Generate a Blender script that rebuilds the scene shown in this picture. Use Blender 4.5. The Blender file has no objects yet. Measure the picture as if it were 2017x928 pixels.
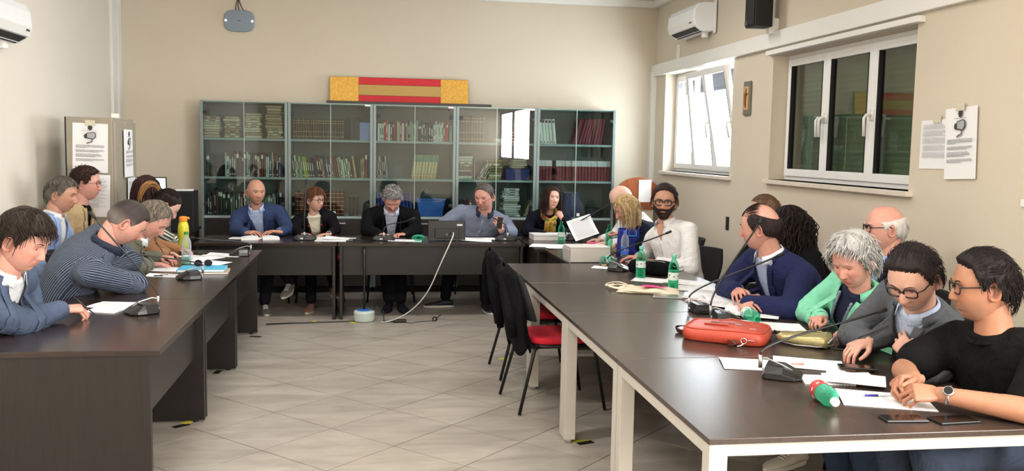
import bpy, bmesh, math, random
import numpy as np
from mathutils import Vector, Matrix, noise
from mathutils.bvhtree import BVHTree
random.seed(7)
S = bpy.context.scene
COL = S.collection
pi = math.pi
R = math.radians
# ------------------------------------------------------------------ camera
def make_camera():
    f, yaw, pitch, roll, h = 1800.0, 0.1546068, 0.0956704, 0.0186723, 1.6721907
    w = Vector((math.sin(yaw)*math.cos(pitch), math.cos(yaw)*math.cos(pitch), -math.sin(pitch)))
    r = Vector((math.cos(yaw), -math.sin(yaw), 0)); u = r.cross(w)
    r2 = r*math.cos(roll)+u*math.sin(roll); u2 = -r*math.sin(roll)+u*math.cos(roll)
    m = Matrix.Identity(4)
    for i in range(3):
        m[i][0] = r2[i]; m[i][1] = u2[i]; m[i][2] = -w[i]
    m[2][3] = h
    cd = bpy.data.cameras.new('camera'); cam = bpy.data.objects.new('camera', cd); COL.objects.link(cam)
    cam.matrix_world = m; cd.sensor_width = 36; cd.lens = f/2017*36; cd.clip_start = .05
    S.camera = cam
make_camera()
# ------------------------------------------------------------------ world, exposure
S.view_settings.view_transform = 'Standard'; S.view_settings.look = 'None'
S.view_settings.exposure = 0.0; S.view_settings.gamma = 1.0; S.view_settings.use_curve_mapping = False
W = bpy.data.worlds.new('sky'); S.world = W; W.use_nodes = True
wn = W.node_tree.nodes; bg = wn['Background']; bg.inputs[0].default_value = (.86, .93, 1, 1); bg.inputs[1].default_value = 9.0
# ------------------------------------------------------------------ lights of the room
def area(name, loc, rot, sx, sy, power, col):
    l = bpy.data.lights.new(name, 'AREA'); l.shape = 'RECTANGLE'; l.size = sx; l.size_y = sy; l.energy = power; l.color = col
    o = bpy.data.objects.new(name, l); COL.objects.link(o); o.location = loc; o.rotation_euler = rot
    return o
# daylight from the right; two are added panels for unseen windows, on the solid wall
area('daylight_panel', (3.38, .3, 1.98), (0, R(90), 0), 1.1, 2.1, 340, (1, .985, .965))
area('daylight_panel', (3.38, -2.0, 1.98), (0, R(90), 0), 1.1, 1.8, 260, (1, .985, .965))
area('daylight_panel', (3.76, 9.45, 1.90), (0, R(84), R(0)), .9, 1.9, 75, (.95, .98, 1))
LAMPS = [(-.9, .6), (1.5, .6), (-.9, 4.2), (1.5, 4.2), (-.6, 7.8), (1.7, 7.8)]
LAMP_POWER = [58, 14, 66, 20, 38, 28]
# ------------------------------------------------------------------ materials
def rgb(*c):
    """sRGB 0-255 -> linear"""
    return tuple((((v/255)/12.92) if v/255 <= .04045 else ((v/255+.055)/1.055)**2.4) for v in c)
def nt(name):
    m = bpy.data.materials.new(name); m.use_nodes = True
    t = m.node_tree; return m, t, t.nodes['Principled BSDF']
def N(t, kind, **kw):
    n = t.nodes.new(kind)
    for k, v in kw.items():
        if k in n.inputs: n.inputs[k].default_value = v
        else: setattr(n, k, v)
    return n
def mat(name, col, rough=.5, metal=0, var=.06, scale=8, bump=0, bscale=60, stretch=None, spec=.5, coat=0, emit=None):
    m, t, b = nt(name); L = t.links
    b.inputs['Roughness'].default_value = rough; b.inputs['Metallic'].default_value = metal
    b.inputs['Specular IOR Level'].default_value = spec
    if coat: b.inputs['Coat Weight'].default_value = coat
    tc = N(t, 'ShaderNodeTexCoord'); mp = N(t, 'ShaderNodeMapping'); L.new(tc.outputs['Object'], mp.inputs[0])
    if stretch: mp.inputs['Scale'].default_value = stretch
    no = N(t, 'ShaderNodeTexNoise', Scale=scale, Detail=4.0); L.new(mp.outputs[0], no.inputs['Vector'])
    mx = N(t, 'ShaderNodeMix', data_type='RGBA')
    L.new(no.outputs[0], mx.inputs[0])
    mx.inputs[6].default_value = tuple(max(0, c*(1-var*2)) for c in col)+(1,); mx.inputs[7].default_value = tuple(min(1, c*(1+var*2)) for c in col)+(1,)
    L.new(mx.outputs[2], b.inputs['Base Color'])
    if bump:
        n2 = N(t, 'ShaderNodeTexNoise', Scale=bscale, Detail=3.0); L.new(mp.outputs[0], n2.inputs['Vector'])
        bp = N(t, 'ShaderNodeBump', Strength=bump, Distance=.004); L.new(n2.outputs[0], bp.inputs['Height']); L.new(bp.outputs[0], b.inputs['Normal'])
    if emit: b.inputs['Emission Color'].default_value = (*emit[:3], 1); b.inputs['Emission Strength'].default_value = emit[3]
    return m
_fab = {}
def fabric(name, col, rough=.85, stripes=None, weave=900, var=.08, folds=.5):
    """cloth: fine weave relief, soft folds; optional stripes (colour, spacing in m, share) along attribute 'su'"""
    key = (name,)
    if key in _fab: return _fab[key]
    m, t, b = nt(name); L = t.links
    b.inputs['Roughness'].default_value = rough; b.inputs['Specular IOR Level'].default_value = .25
    b.inputs['Sheen Weight'].default_value = .1 if sum(col) > .3 else .0
    if sum(col) < .08: b.inputs['Specular IOR Level'].default_value = .12; col = tuple(c*.55 for c in col)
    tc = N(t, 'ShaderNodeTexCoord')
    no = N(t, 'ShaderNodeTexNoise', Scale=9.0, Detail=5.0); L.new(tc.outputs['Object'], no.inputs['Vector'])
    mx = N(t, 'ShaderNodeMix', data_type='RGBA'); L.new(no.outputs[0], mx.inputs[0])
    mx.inputs[6].default_value = tuple(c*(1-var*2) for c in col)+(1,); mx.inputs[7].default_value = tuple(min(1, c*(1+var*2)) for c in col)+(1,)
    out = mx.outputs[2]
    if stripes:
        at = N(t, 'ShaderNodeAttribute', attribute_name='su')
        mm = N(t, 'ShaderNodeMath', operation='MULTIPLY'); L.new(at.outputs['Fac'], mm.inputs[0]); mm.inputs[1].default_value = 1/stripes[1]
        fr = N(t, 'ShaderNodeMath', operation='FRACT'); L.new(mm.outputs[0], fr.inputs[0])
        lt = N(t, 'ShaderNodeMath', operation='LESS_THAN'); L.new(fr.outputs[0], lt.inputs[0]); lt.inputs[1].default_value = stripes[2]
        m2 = N(t, 'ShaderNodeMix', data_type='RGBA'); L.new(lt.outputs[0], m2.inputs[0]); L.new(out, m2.inputs[6]); m2.inputs[7].default_value = (*stripes[0], 1)
        out = m2.outputs[2]
    L.new(out, b.inputs['Base Color'])
    n2 = N(t, 'ShaderNodeTexNoise', Scale=float(weave), Detail=2.0); L.new(tc.outputs['Object'], n2.inputs['Vector'])
    n3 = N(t, 'ShaderNodeTexNoise', Scale=13.0, Detail=3.0, Distortion=1.2); L.new(tc.outputs['Object'], n3.inputs['Vector'])
    bp = N(t, 'ShaderNodeBump', Strength=.25, Distance=.002); L.new(n2.outputs[0], bp.inputs['Height'])
    b2 = N(t, 'ShaderNodeBump', Strength=folds, Distance=.03); L.new(n3.outputs[0], b2.inputs['Height']); L.new(bp.outputs[0], b2.inputs['Normal'])
    L.new(b2.outputs[0], b.inputs['Normal'])
    _fab[key] = m; return m
def wood(name, c1, c2, rough=.35, axis=(1, 22, 22), scale=3.0, bump=.15):
    m, t, b = nt(name); L = t.links
    b.inputs['Roughness'].default_value = rough
    tc = N(t, 'ShaderNodeTexCoord'); mp = N(t, 'ShaderNodeMapping'); mp.inputs['Scale'].default_value = axis; L.new(tc.outputs['Object'], mp.inputs[0])
    no = N(t, 'ShaderNodeTexNoise', Scale=scale, Detail=6.0, Distortion=.6); L.new(mp.outputs[0], no.inputs['Vector'])
    cr = N(t, 'ShaderNodeValToRGB'); cr.color_ramp.elements[0].position = .35; cr.color_ramp.elements[1].position = .68
    cr.color_ramp.elements[0].color = (*c1, 1); cr.color_ramp.elements[1].color = (*c2, 1)
    L.new(no.outputs[0], cr.inputs[0]); L.new(cr.outputs[0], b.inputs['Base Color'])
    bp = N(t, 'ShaderNodeBump', Strength=bump, Distance=.001); L.new(no.outputs[0], bp.inputs['Height']); L.new(bp.outputs[0], b.inputs['Normal'])
    return m
def glass(name, tint=(1, 1, 1), rough=.0, ior=1.45, gloss=1.0):
    """thin pane: see-through tint mixed with mirror reflection by Fresnel"""
    m = bpy.data.materials.new(name); m.use_nodes = True; t = m.node_tree; L = t.links
    t.nodes.remove(t.nodes['Principled BSDF']); o = t.nodes['Material Output']
    tr = N(t, 'ShaderNodeBsdfTransparent'); tr.inputs[0].default_value = (*tint, 1)
    gl = N(t, 'ShaderNodeBsdfGlossy'); gl.inputs['Roughness'].default_value = rough; gl.inputs[0].default_value = (gloss, gloss, gloss, 1)
    fr = N(t, 'ShaderNodeFresnel', IOR=ior); mx = N(t, 'ShaderNodeMixShader')
    ge = N(t, 'ShaderNodeNewGeometry'); iv = N(t, 'ShaderNodeMath', operation='SUBTRACT'); iv.inputs[0].default_value = 1; L.new(ge.outputs['Backfacing'], iv.inputs[1])
    ml = N(t, 'ShaderNodeMath', operation='MULTIPLY'); L.new(fr.outputs[0], ml.inputs[0]); L.new(iv.outputs[0], ml.inputs[1]); L.new(ml.outputs[0], mx.inputs[0]); L.new(tr.outputs[0], mx.inputs[1]); L.new(gl.outputs[0], mx.inputs[2]); L.new(mx.outputs[0], o.inputs[0])
    return m
def plastic_clear(name, tint, body=.35):
    m = bpy.data.materials.new(name); m.use_nodes = True; t = m.node_tree; L = t.links
    b = t.nodes['Principled BSDF']; o = t.nodes['Material Output']
    b.inputs['Base Color'].default_value = (*tint, 1); b.inputs['Roughness'].default_value = .08
    tr = N(t, 'ShaderNodeBsdfTransparent'); tr.inputs[0].default_value = (*[min(1, .42+.62*v) for v in tint], 1)
    lw = N(t, 'ShaderNodeLayerWeight', Blend=.35); ad = N(t, 'ShaderNodeMath', operation='ADD', use_clamp=True); L.new(lw.outputs['Facing'], ad.inputs[0]); ad.inputs[1].default_value = body
    mx = N(t, 'ShaderNodeMixShader'); L.new(ad.outputs[0], mx.inputs[0]); L.new(tr.outputs[0], mx.inputs[1]); L.new(b.outputs[0], mx.inputs[2]); L.new(mx.outputs[0], o.inputs[0])
    return m
M = {}
M['wall'] = mat('wall_plaster', rgb(212, 201, 183), .9, var=.02, scale=1.5, bump=.35, bscale=140)
M['wall_left'] = mat('wall_plaster_lit', rgb(226, 219, 207), .9, var=.02, scale=1.5, bump=.3, bscale=140)  # same plaster as the other walls, lightened: window light put into the colour
M['ceiling'] = mat('ceiling_paint', rgb(232, 230, 222), .9, var=.01)
M['white_trim'] = mat('white_trim', rgb(232, 231, 227), .5, var=.01)
M['white_frame'] = mat('white_window_frame', rgb(238, 238, 238), .35, var=.01)
M['sill'] = mat('marble_sill', rgb(222, 212, 198), .35, var=.06, scale=14)
M['tile'] = None
M['grout'] = mat('grout', rgb(92, 87, 80), .9, var=.05)
M['wenge'] = wood('wenge_top', rgb(34, 25, 23), rgb(47, 36, 32), .24, (1.2, 30, 30), 3.0, .12)
M['wenge_y'] = wood('wenge_top_grey', rgb(54, 44, 39), rgb(67, 55, 49), .27, (30, 1.2, 30), 3.0, .12)
M['wenge_leg'] = wood('wenge_panel', rgb(21, 17, 16), rgb(31, 25, 23), .38, (30, 30, 1.5), 3.0, .1)
M['wenge_dark'] = wood('dark_panel', rgb(15, 14, 15), rgb(22, 20, 20), .4, (1.5, 30, 30), 3.0, .1)
M['edge'] = mat('dark_edge', rgb(40, 28, 25), .5)
M['white_metal'] = mat('white_leg_paint', rgb(184, 179, 171), .45, var=.04, scale=5)
M['black_plastic'] = mat('black_plastic', rgb(19, 19, 21), .35, var=.1)
M['black_matte'] = mat('black_matte', rgb(20, 20, 22), .7, var=.1, bump=.2, bscale=300)
M['black_gloss'] = mat('black_gloss', rgb(12, 12, 14), .12)
M['black_metal'] = mat('black_metal', rgb(22, 22, 24), .4, .3)
M['chrome'] = mat('chrome', rgb(200, 200, 204), .22, .95, var=.02)
M['steel'] = mat('satin_steel', rgb(170, 170, 172), .35, .8, var=.02)
M['white_plastic'] = mat('white_plastic', rgb(236, 236, 234), .35, var=.01)
M['ac_white'] = mat('ac_white', rgb(238, 240, 243), .3, var=.01)
M['paper'] = mat('paper', rgb(238, 238, 240), .8, var=.015, scale=4)
M['ink'] = mat('print_ink', rgb(110, 110, 116), .8)
M['ink_light'] = mat('print_ink_light', rgb(170, 170, 174), .8)
M['ink_dark'] = mat('print_ink_dark', rgb(60, 60, 64), .8)
M['sticker'] = mat('sticker', rgb(225, 225, 225), .5)
M['bc_frame'] = mat('bookcase_frame', rgb(118, 132, 132), .35, .35, var=.03)
M['bc_inner'] = mat('bookcase_inner', rgb(120, 128, 126), .6, var=.03)
M['bc_shelf'] = mat('bookcase_shelf', rgb(150, 164, 162), .45, var=.03)
M['bc_glass'] = glass('smoked_glass', (.76, .83, .82), .01, 1.5)
M['win_glass'] = glass('window_glass', (.92, .95, .96), .0, 1.35)
M['win_glass_dark'] = glass('window_glass_dark', (.62, .66, .63), .0, 1.75)
M['seam'] = mat('glass_edge', rgb(178, 196, 190), .15, var=.02)
M['shutter'] = mat('shutter_slat', rgb(176, 188, 154), .6, var=.04)
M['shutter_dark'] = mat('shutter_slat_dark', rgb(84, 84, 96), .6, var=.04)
M['locker'] = mat('locker_grey', rgb(158, 150, 134), .5, var=.03)
M['gold'] = mat('gold_leaf', rgb(208, 158, 62), .45, .35, var=.22, scale=38, bump=.8, bscale=50)
M['gold_dull'] = mat('gold_canvas', rgb(186, 152, 84), .6, .15, var=.12, scale=30, stretch=(8, 1, 1))
M['red_paint'] = mat('red_paint', rgb(205, 28, 42), .6, var=.04)
M['red_fabric'] = mat('red_chair_fabric', rgb(196, 22, 44), .9, var=.1, scale=60, bump=.3, bscale=400)
M['black_fabric'] = mat('black_chair_fabric', rgb(24, 24, 27), .95, var=.1, scale=60, bump=.3, bscale=400)
M['yellow_tape'] = mat('yellow_tape', rgb(206, 200, 70), .5)
M['black_tape'] = mat('black_tape', rgb(22, 22, 20), .5)
M['lectern'] = wood('lectern_wood', rgb(128, 62, 24), rgb(160, 84, 36), .4, (8, 2, 2), 2.5)
M['skin'] = None
def tile_mat():
    m, t, b = nt('stone_tile'); L = t.links
    b.inputs['Roughness'].default_value = .38
    g = N(t, 'ShaderNodeNewGeometry'); mp = N(t, 'ShaderNodeMapping'); mp.inputs['Rotation'].default_value = (0, 0, R(12)); mp.inputs['Scale'].default_value = (.9, 3.2, 1); L.new(g.outputs['Position'], mp.inputs[0])
    no = N(t, 'ShaderNodeTexNoise', Scale=2.2, Detail=7.0, Roughness=.62, Distortion=.5); L.new(mp.outputs[0], no.inputs['Vector'])
    oi = N(t, 'ShaderNodeObjectInfo')
    cr = N(t, 'ShaderNodeValToRGB'); cr.color_ramp.elements[0].position = .3; cr.color_ramp.elements[1].position = .72
    cr.color_ramp.elements[0].color = (*rgb(142, 134, 124), 1); cr.color_ramp.elements[1].color = (*rgb(176, 168, 158), 1)
    L.new(no.outputs[0], cr.inputs[0])
    mr = N(t, 'ShaderNodeMapRange'); L.new(oi.outputs['Random'], mr.inputs[0]); mr.inputs[3].default_value = .95; mr.inputs[4].default_value = 1.04
    mx = N(t, 'ShaderNodeVectorMath', operation='SCALE'); L.new(cr.outputs[0], mx.inputs[0]); L.new(mr.outputs[0], mx.inputs['Scale'])
    L.new(mx.outputs[0], b.inputs['Base Color'])
    return m
M['tile'] = tile_mat()
def attr_mat(name, rough, spec=.4, bump=.2, bscale=350, sss=0):
    m, t, b = nt(name); L = t.links
    b.inputs['Roughness'].default_value = rough; b.inputs['Specular IOR Level'].default_value = spec
    at = N(t, 'ShaderNodeAttribute', attribute_name='tint')
    tc = N(t, 'ShaderNodeTexCoord'); no = N(t, 'ShaderNodeTexNoise', Scale=45.0, Detail=3.0); L.new(tc.outputs['Object'], no.inputs['Vector'])
    mr = N(t, 'ShaderNodeMapRange'); L.new(no.outputs[0], mr.inputs[0]); mr.inputs[3].default_value = .86; mr.inputs[4].default_value = 1.12
    vm = N(t, 'ShaderNodeVectorMath', operation='SCALE'); L.new(at.outputs['Color'], vm.inputs[0]); L.new(mr.outputs[0], vm.inputs['Scale']); L.new(vm.outputs[0], b.inputs['Base Color'])
    n2 = N(t, 'ShaderNodeTexNoise', Scale=float(bscale), Detail=2.0); L.new(tc.outputs['Object'], n2.inputs['Vector'])
    bp = N(t, 'ShaderNodeBump', Strength=bump, Distance=.001); L.new(n2.outputs[0], bp.inputs['Height']); L.new(bp.outputs[0], b.inputs['Normal'])
    if sss:
        b.inputs['Subsurface Weight'].default_value = sss; b.inputs['Subsurface Radius'].default_value = (.012, .005, .003); b.inputs['Subsurface Scale'].default_value = .6
    return m
M['skin'] = attr_mat('skin', .48, .4, .15, 300)
M['hair'] = attr_mat('hair', .6, .22, .6, 500)
M['bald_shine'] = M['skin']
_pm = {}
def pmat(col, rough=.5, metal=0, **k):
    key = (tuple(col), rough, metal)
    if key not in _pm: _pm[key] = mat('paint_%d_%d_%d' % tuple(int(v) for v in col), rgb(*col), rough, metal, **k)
    return _pm[key]
# ------------------------------------------------------------------ mesh helpers
def frame_of(d):
    d = Vector(d).normalized(); a = Vector((0, 0, 1)) if abs(d.z) < .95 else Vector((1, 0, 0))
    u = d.cross(a).normalized(); v = u.cross(d).normalized(); return u, v
class MB:
    def __init__(s): s.v = []; s.f = []; s.m = []; s.cur = 0; s.mats = []
    def use(s, m):
        if m not in s.mats: s.mats.append(m)
        s.cur = s.mats.index(m); return s
    def add(s, vs, fs):
        n = len(s.v); s.v += [tuple(v) for v in vs]; s.f += [tuple(n+i for i in f) for f in fs]; s.m += [s.cur]*len(fs); return s
    def box(s, x0, x1, y0, y1, z0, z1, T=None):
        vs = [Vector((x, y, z)) for x in (x0, x1) for y in (y0, y1) for z in (z0, z1)]
        if T is not None: vs = [T @ v for v in vs]
        return s.add(vs, [(0, 1, 3, 2), (4, 6, 7, 5), (0, 4, 5, 1), (2, 3, 7, 6), (0, 2, 6, 4), (1, 5, 7, 3)])
    def prism(s, poly, h0, h1, T=None):
        """poly in xy, extruded in z"""
        n = len(poly); vs = [Vector((x, y, h0)) for x, y in poly]+[Vector((x, y, h1)) for x, y in poly]
        if T is not None: vs = [T @ v for v in vs]
        return s.add(vs, [tuple(range(n-1, -1, -1)), tuple(range(n, 2*n))]+[(i, (i+1) % n, n+(i+1) % n, n+i) for i in range(n)])
    def tube(s, pts, r, n=8, cap=True, closed=False, flat=1.0):
        pts = [Vector(p) for p in pts]; k = len(pts); rs = r if isinstance(r, (list, tuple)) else [r]*k
        vs = []; u = None
        for i, p in enumerate(pts):
            if closed: d = pts[(i+1) % k]-pts[i-1]
            else: d = pts[min(i+1, k-1)]-pts[max(i-1, 0)]
            if d.length < 1e-9: d = Vector((0, 0, 1))
            d.normalize()
            if u is None: u, v = frame_of(d)
            else:
                u = (u-d*u.dot(d)); u = u.normalized() if u.length > 1e-6 else frame_of(d)[0]
                v = u.cross(d)
            for j in range(n):
                a = 2*pi*j/n; vs.append(p+u*math.cos(a)*rs[i]+v*math.sin(a)*rs[i]*flat)
        fs = []
        for i in range(k if closed else k-1):
            for j in range(n):
                a = i*n+j; b = i*n+(j+1) % n; c = ((i+1) % k)*n+(j+1) % n; d = ((i+1) % k)*n+j; fs.append((a, b, c, d))
        if cap and not closed: fs += [tuple(range(n-1, -1, -1)), tuple(range((k-1)*n, k*n))]
        return s.add(vs, fs)
    def lathe(s, prof, n=20, T=None, cap=True):
        """prof: (r, z) list"""
        vs = []
        for r_, z in prof:
            for j in range(n): vs.append(Vector((r_*math.cos(2*pi*j/n), r_*math.sin(2*pi*j/n), z)))
        if T is not None: vs = [T @ v for v in vs]
        fs = [(i*n+j, i*n+(j+1) % n, (i+1)*n+(j+1) % n, (i+1)*n+j) for i in range(len(prof)-1) for j in range(n)]
        if cap: fs += [tuple(range(n-1, -1, -1)), tuple(range((len(prof)-1)*n, len(prof)*n))]
        return s.add(vs, fs)
    def grid(s, P):
        """P: rows of points"""
        nr = len(P); nc = len(P[0]); vs = [p for row in P for p in row]
        return s.add(vs, [(i*nc+j, i*nc+j+1, (i+1)*nc+j+1, (i+1)*nc+j) for i in range(nr-1) for j in range(nc-1)])
    def build(s, name, m=None, parent=None, loc=None, rotz=0, smooth=False, bevel=0, solid=0, subsurf=0):
        me = bpy.data.meshes.new(name); me.from_pydata(s.v, [], s.f)
        if s.mats:
            for x in s.mats: me.materials.append(x)
            me.polygons.foreach_set('material_index', s.m)
        elif m: me.materials.append(m)
        if smooth: me.polygons.foreach_set('use_smooth', [True]*len(s.f))
        bm = bmesh.new(); bm.from_mesh(me); bmesh.ops.recalc_face_normals(bm, faces=bm.faces); bm.to_mesh(me); bm.free()
        o = bpy.data.objects.new(name, me); COL.objects.link(o)
        if parent is not None: o.parent = parent
        if loc is not None: o.location = loc
        if rotz: o.rotation_euler = (0, 0, rotz)
        if solid:
            md = o.modifiers.new('solid', 'SOLIDIFY'); md.thickness = solid; md.offset = 0
        if subsurf:
            md = o.modifiers.new('sub', 'SUBSURF'); md.levels = subsurf; md.render_levels = subsurf
        if bevel:
            md = o.modifiers.new('bevel', 'BEVEL'); md.width = bevel; md.segments = 2; md.limit_method = 'ANGLE'
            if smooth is False: pass
        return o
def tag(o, label=None, cat=None, group=None, kind=None):
    if label: o['label'] = label
    if cat: o['category'] = cat
    if group: o['group'] = group
    if kind: o['kind'] = kind
    return o
def thing(name, label, cat, loc=(0, 0, 0), rotz=0, group=None):
    o = bpy.data.objects.new(name, None); COL.objects.link(o); o.empty_display_size = .1
    o.location = loc; o.rotation_euler = (0, 0, rotz); return tag(o, label, cat, group)
def copy_tree(o, parent=None):
    c = o.copy(); COL.objects.link(c)
    if parent is not None: c.parent = parent
    for ch in list(o.children): copy_tree(ch, c)
    return c
def struct(o): o['kind'] = 'structure'; return o
ORD = 'first second third fourth fifth sixth seventh eighth ninth tenth eleventh twelfth thirteenth fourteenth fifteenth sixteenth seventeenth eighteenth nineteenth'.split()
for _t, _u in (('twent', 'twenty'), ('thirt', 'thirty'), ('fort', 'forty'), ('fift', 'fifty')): ORD += [_t+'ieth']+[_u+'-'+w for w in ORD[:9]]
# ------------------------------------------------------------------ the room
XL, XR, YB, YF, ZC = -2.80, 3.43, 10.91, -3.0, 3.47
def build_room():
    fl = struct(MB().box(XL-.1, XR+.1, YF-.1, YB+.1, -.12, -.003).build('floor', M['grout']))
    s_ = .5073; a = R(44.78); ox, oy = -.22924, 6.80201
    e1 = Vector((math.cos(a), -math.sin(a))); e2 = Vector((-math.sin(a), -math.cos(a)))
    g = .0030
    base = MB().prism([(g, g), (s_-g, g), (s_-g, s_-g), (g, s_-g)], -.01, 0)
    proto = None
    for i in range(-22, 24):
        for j in range(-22, 24):
            c = Vector((ox, oy))+e1*(i+.5)*s_+e2*(j+.5)*s_
            if not (XL-.36 < c.x < XR+.36 and 2.3 < c.y < YB+.36): continue
            corners = [Vector((ox, oy))+e1*(i*s_+u)+e2*(j*s_+v) for u, v in ((g, g), (s_-g, g), (s_-g, s_-g), (g, s_-g))]
            poly = corners
            # clip to the room
            def clip(poly, f, inter):
                out = []
                for k in range(len(poly)):
                    p, q = poly[k-1], poly[k]
                    if f(q):
                        if not f(p): out.append(inter(p, q))
                        out.append(q)
                    elif f(p): out.append(inter(p, q))
                return out
            for ax, lim, sg in ((0, XL, 1), (0, XR, -1), (1, YB, -1)):
                if not poly: break
                poly = clip(poly, lambda P: (P[ax]-lim)*sg >= 0, lambda P, Q: P+(Q-P)*((lim-P[ax])/(Q[ax]-P[ax])))
            if len(poly) < 3: continue
            full = len(poly) == 4 and all((poly[k]-corners[k]).length < 1e-6 for k in range(4))
            if full and proto is not None:
                o = proto.copy(); COL.objects.link(o); o.location = (c.x, c.y, 0)
            else:
                mb = MB().prism([(p.x-c.x, p.y-c.y) for p in poly], -.01, 0); o = mb.build('tile', M['tile'], fl, (c.x, c.y, 0))
                if full: proto = o
            o.parent = fl; o.location = (c.x, c.y, 0)
    # the rest of the floor, behind the photographer
    o = MB().box(XL, XR, YF, 2.3, -.002, 0).build('tile_field', M['tile'], fl); o['kind'] = 'stuff'
    struct(MB().box(XL-.15, XL, YF, YB, 0, ZC).build('wall_left', M['wall_left']))
    struct(MB().box(XL-.15, XR+.3, YB, YB+.15, 0, ZC).build('wall_back', M['wall']))
    struct(MB().box(XL-.15, XR+.3, YF-.15, YF, 0, ZC).build('wall_front', M['wall']))
    # right wall with two openings
    w1 = (8.43, 10.48, 1.435, 2.565); w2 = (5.44, 7.55, 1.44, 2.505)
    wb = MB(); X0, X1 = XR, XR+.32
    wb.box(X0, X1, YF, w2[0], 0, ZC); wb.box(X0, X1, w2[1], w1[0], 0, ZC); wb.box(X0, X1, w1[1], YB, 0, ZC)
    for w in (w1, w2): wb.box(X0, X1, w[0], w[1], 0, w[2]); wb.box(X0, X1, w[0], w[1], w[3], ZC)
    struct(wb.build('wall_right', M['wall']))
    struct(MB().box(XL-.15, XR+.32, YF-.15, YB+.15, ZC, ZC+.15).build('ceiling', M['ceiling']))
    # trims
    struct(MB().box(XR-.045, XR, YF, YB, 2.565, 2.70).build('trim_1', M['white_trim'], bevel=.004))
    struct(MB().box(XR-.055, XR, 5.36, 7.60, 2.505, 2.545).build('trim_2', M['white_trim'], bevel=.003))
    struct(MB().box(XR-.06, XR, YB-.09, YB, 0, 2.62).build('trim_3', M['white_trim'], bevel=.003))
    t4 = MB().box(XL, XL+.03, YB-.30, YB-.16, 0, ZC).box(XL, XL+.05, YB-.14, YB-.002, 0, ZC); struct(t4.build('trim_4', M['white_trim'], bevel=.003))
    struct(MB().box(XL, XR, YB-.07, YB, ZC-.085, ZC).build('trim_5', M['white_trim'], bevel=.01))
    struct(MB().box(XR-.07, XR, YF, YB-.07, ZC-.085, ZC).build('trim_6', M['white_trim'], bevel=.01))
    struct(MB().box(XR-.012, XR, 10.0, 10.09, 2.70, 2.86).build('trim_7', M['white_trim'], bevel=.003))
    struct(MB().box(XL, XL+.012, 2.3, YB-.3, 0, .08).build('baseboard_left', M['sill'], bevel=.003))
    struct(MB().box(XR-.012, XR, 2.3, YB-.09, 0, .08).build('baseboard_right', M['sill'], bevel=.003))
    struct(MB().box(XL+.05, XR-.06, YB-.012, YB, 0, .08).build('baseboard_back', M['sill'], bevel=.003))
    # windows
    XW = 3.60
    def sash(parent, y0, y1, z0, z1, tilt=0, handle=None, gm='win_glass', name='sash'):
        fr = MB(); w = .062; d = .05
        T = Matrix.Translation((XW-.02, 0, z0)) @ Matrix.Rotation(-tilt, 4, 'Y') @ Matrix.Translation((0, 0, -z0))
        fr.box(-d/2, d/2, y0, y0+w, z0, z1, T); fr.box(-d/2, d/2, y1-w, y1, z0, z1, T)
        fr.box(-d/2, d/2, y0+w, y1-w, z0, z0+w, T); fr.box(-d/2, d/2, y0+w, y1-w, z1-w, z1, T)
        so = fr.build(name, M['white_frame'], parent, bevel=.004)
        MB().box(-.004, .004, y0+w-.005, y1-w+.005, z0+w-.005, z1-w+.005, T).build('pane', M[gm], so)
        gk = MB()
        for a, b in ((y0+w, y0+w+.012), (y1-w-.012, y1-w)): gk.box(-d/2-.001, d/2, a, b, z0+w, z1-w, T)
        gk.build('gasket', M['black_matte'] if gm != 'win_glass' else M['steel'], so)
        if handle is not None:
            h = MB(); yy = handle; zc = (z0+z1)/2-.02
            h.box(-d/2-.012, -d/2, yy-.018, yy+.018, zc-.04, zc+.04, T)
            h.tube([T @ Vector((-d/2-.01, yy, zc)), T @ Vector((-d/2-.05, yy, zc)), T @ Vector((-d/2-.058, yy+.012, zc-.02)), T @ Vector((-d/2-.05, yy+.02, zc-.15))], .011, 8)
            h.build('handle', M['white_plastic'], so, smooth=True)
        return so
    def shutter(parent, y0, y1, z0, z1, m):
        k = 0
        z = z0; first = None
        while z < z1-.02:
            if first is None:
                sl = MB(); prof = [(0, 0), (.010, .006), (.013, .022), (.010, .038), (0, .044), (-.004, .022)]
                n = len(prof); vs = [Vector((XW+.09+p[0], y0, p[1])) for p in prof]+[Vector((XW+.09+p[0], y1, p[1])) for p in prof]
                sl.add(vs, [tuple(range(n)), tuple(range(2*n-1, n-1, -1))]+[(i, n+i, n+(i+1) % n, (i+1) % n) for i in range(n)])
                first = sl.build('slat', m, parent, (0, 0, z)); o = first
            else:
                o = first.copy(); COL.objects.link(o); o.location = (0, 0, z)
            z += .0435
    def sill(parent, y0, y1, z):
        MB().box(XR-.045, XW-.02, y0-.05, y1+.03, z-.035, z).build('window_sill', M['sill'], parent, bevel=.004)
    def outer(name, w):
        y0, y1, z0, z1 = w; fr = MB(); q = .045
        fr.box(XW-.03, XW+.05, y0, y0+q, z0, z1); fr.box(XW-.03, XW+.05, y1-q, y1, z0, z1); fr.box(XW-.03, XW+.05, y0+q, y1-q, z0, z0+q); fr.box(XW-.03, XW+.05, y0+q, y1-q, z1-q, z1)
        return struct(fr.build(name, M['white_frame'], bevel=.004))
    o2 = outer('window_2', w2); sill(o2, w2[0], w2[1], w2[2])
    q = .03; a, b = w2[0]+q, w2[1]-q; d3 = (b-a)/3
    sash(o2, b-d3, b, 1.475, 2.47, 0, b-d3+.02, 'win_glass_dark'); sash(o2, a+d3, b-d3, 1.475, 2.47, 0, b-d3-.03, 'win_glass_dark'); sash(o2, a, a+d3, 1.475, 2.47, 0, a+d3-.02, 'win_glass_dark')
    shutter(o2, w2[0], w2[1], 1.44, 2.505, M['shutter'])
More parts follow.
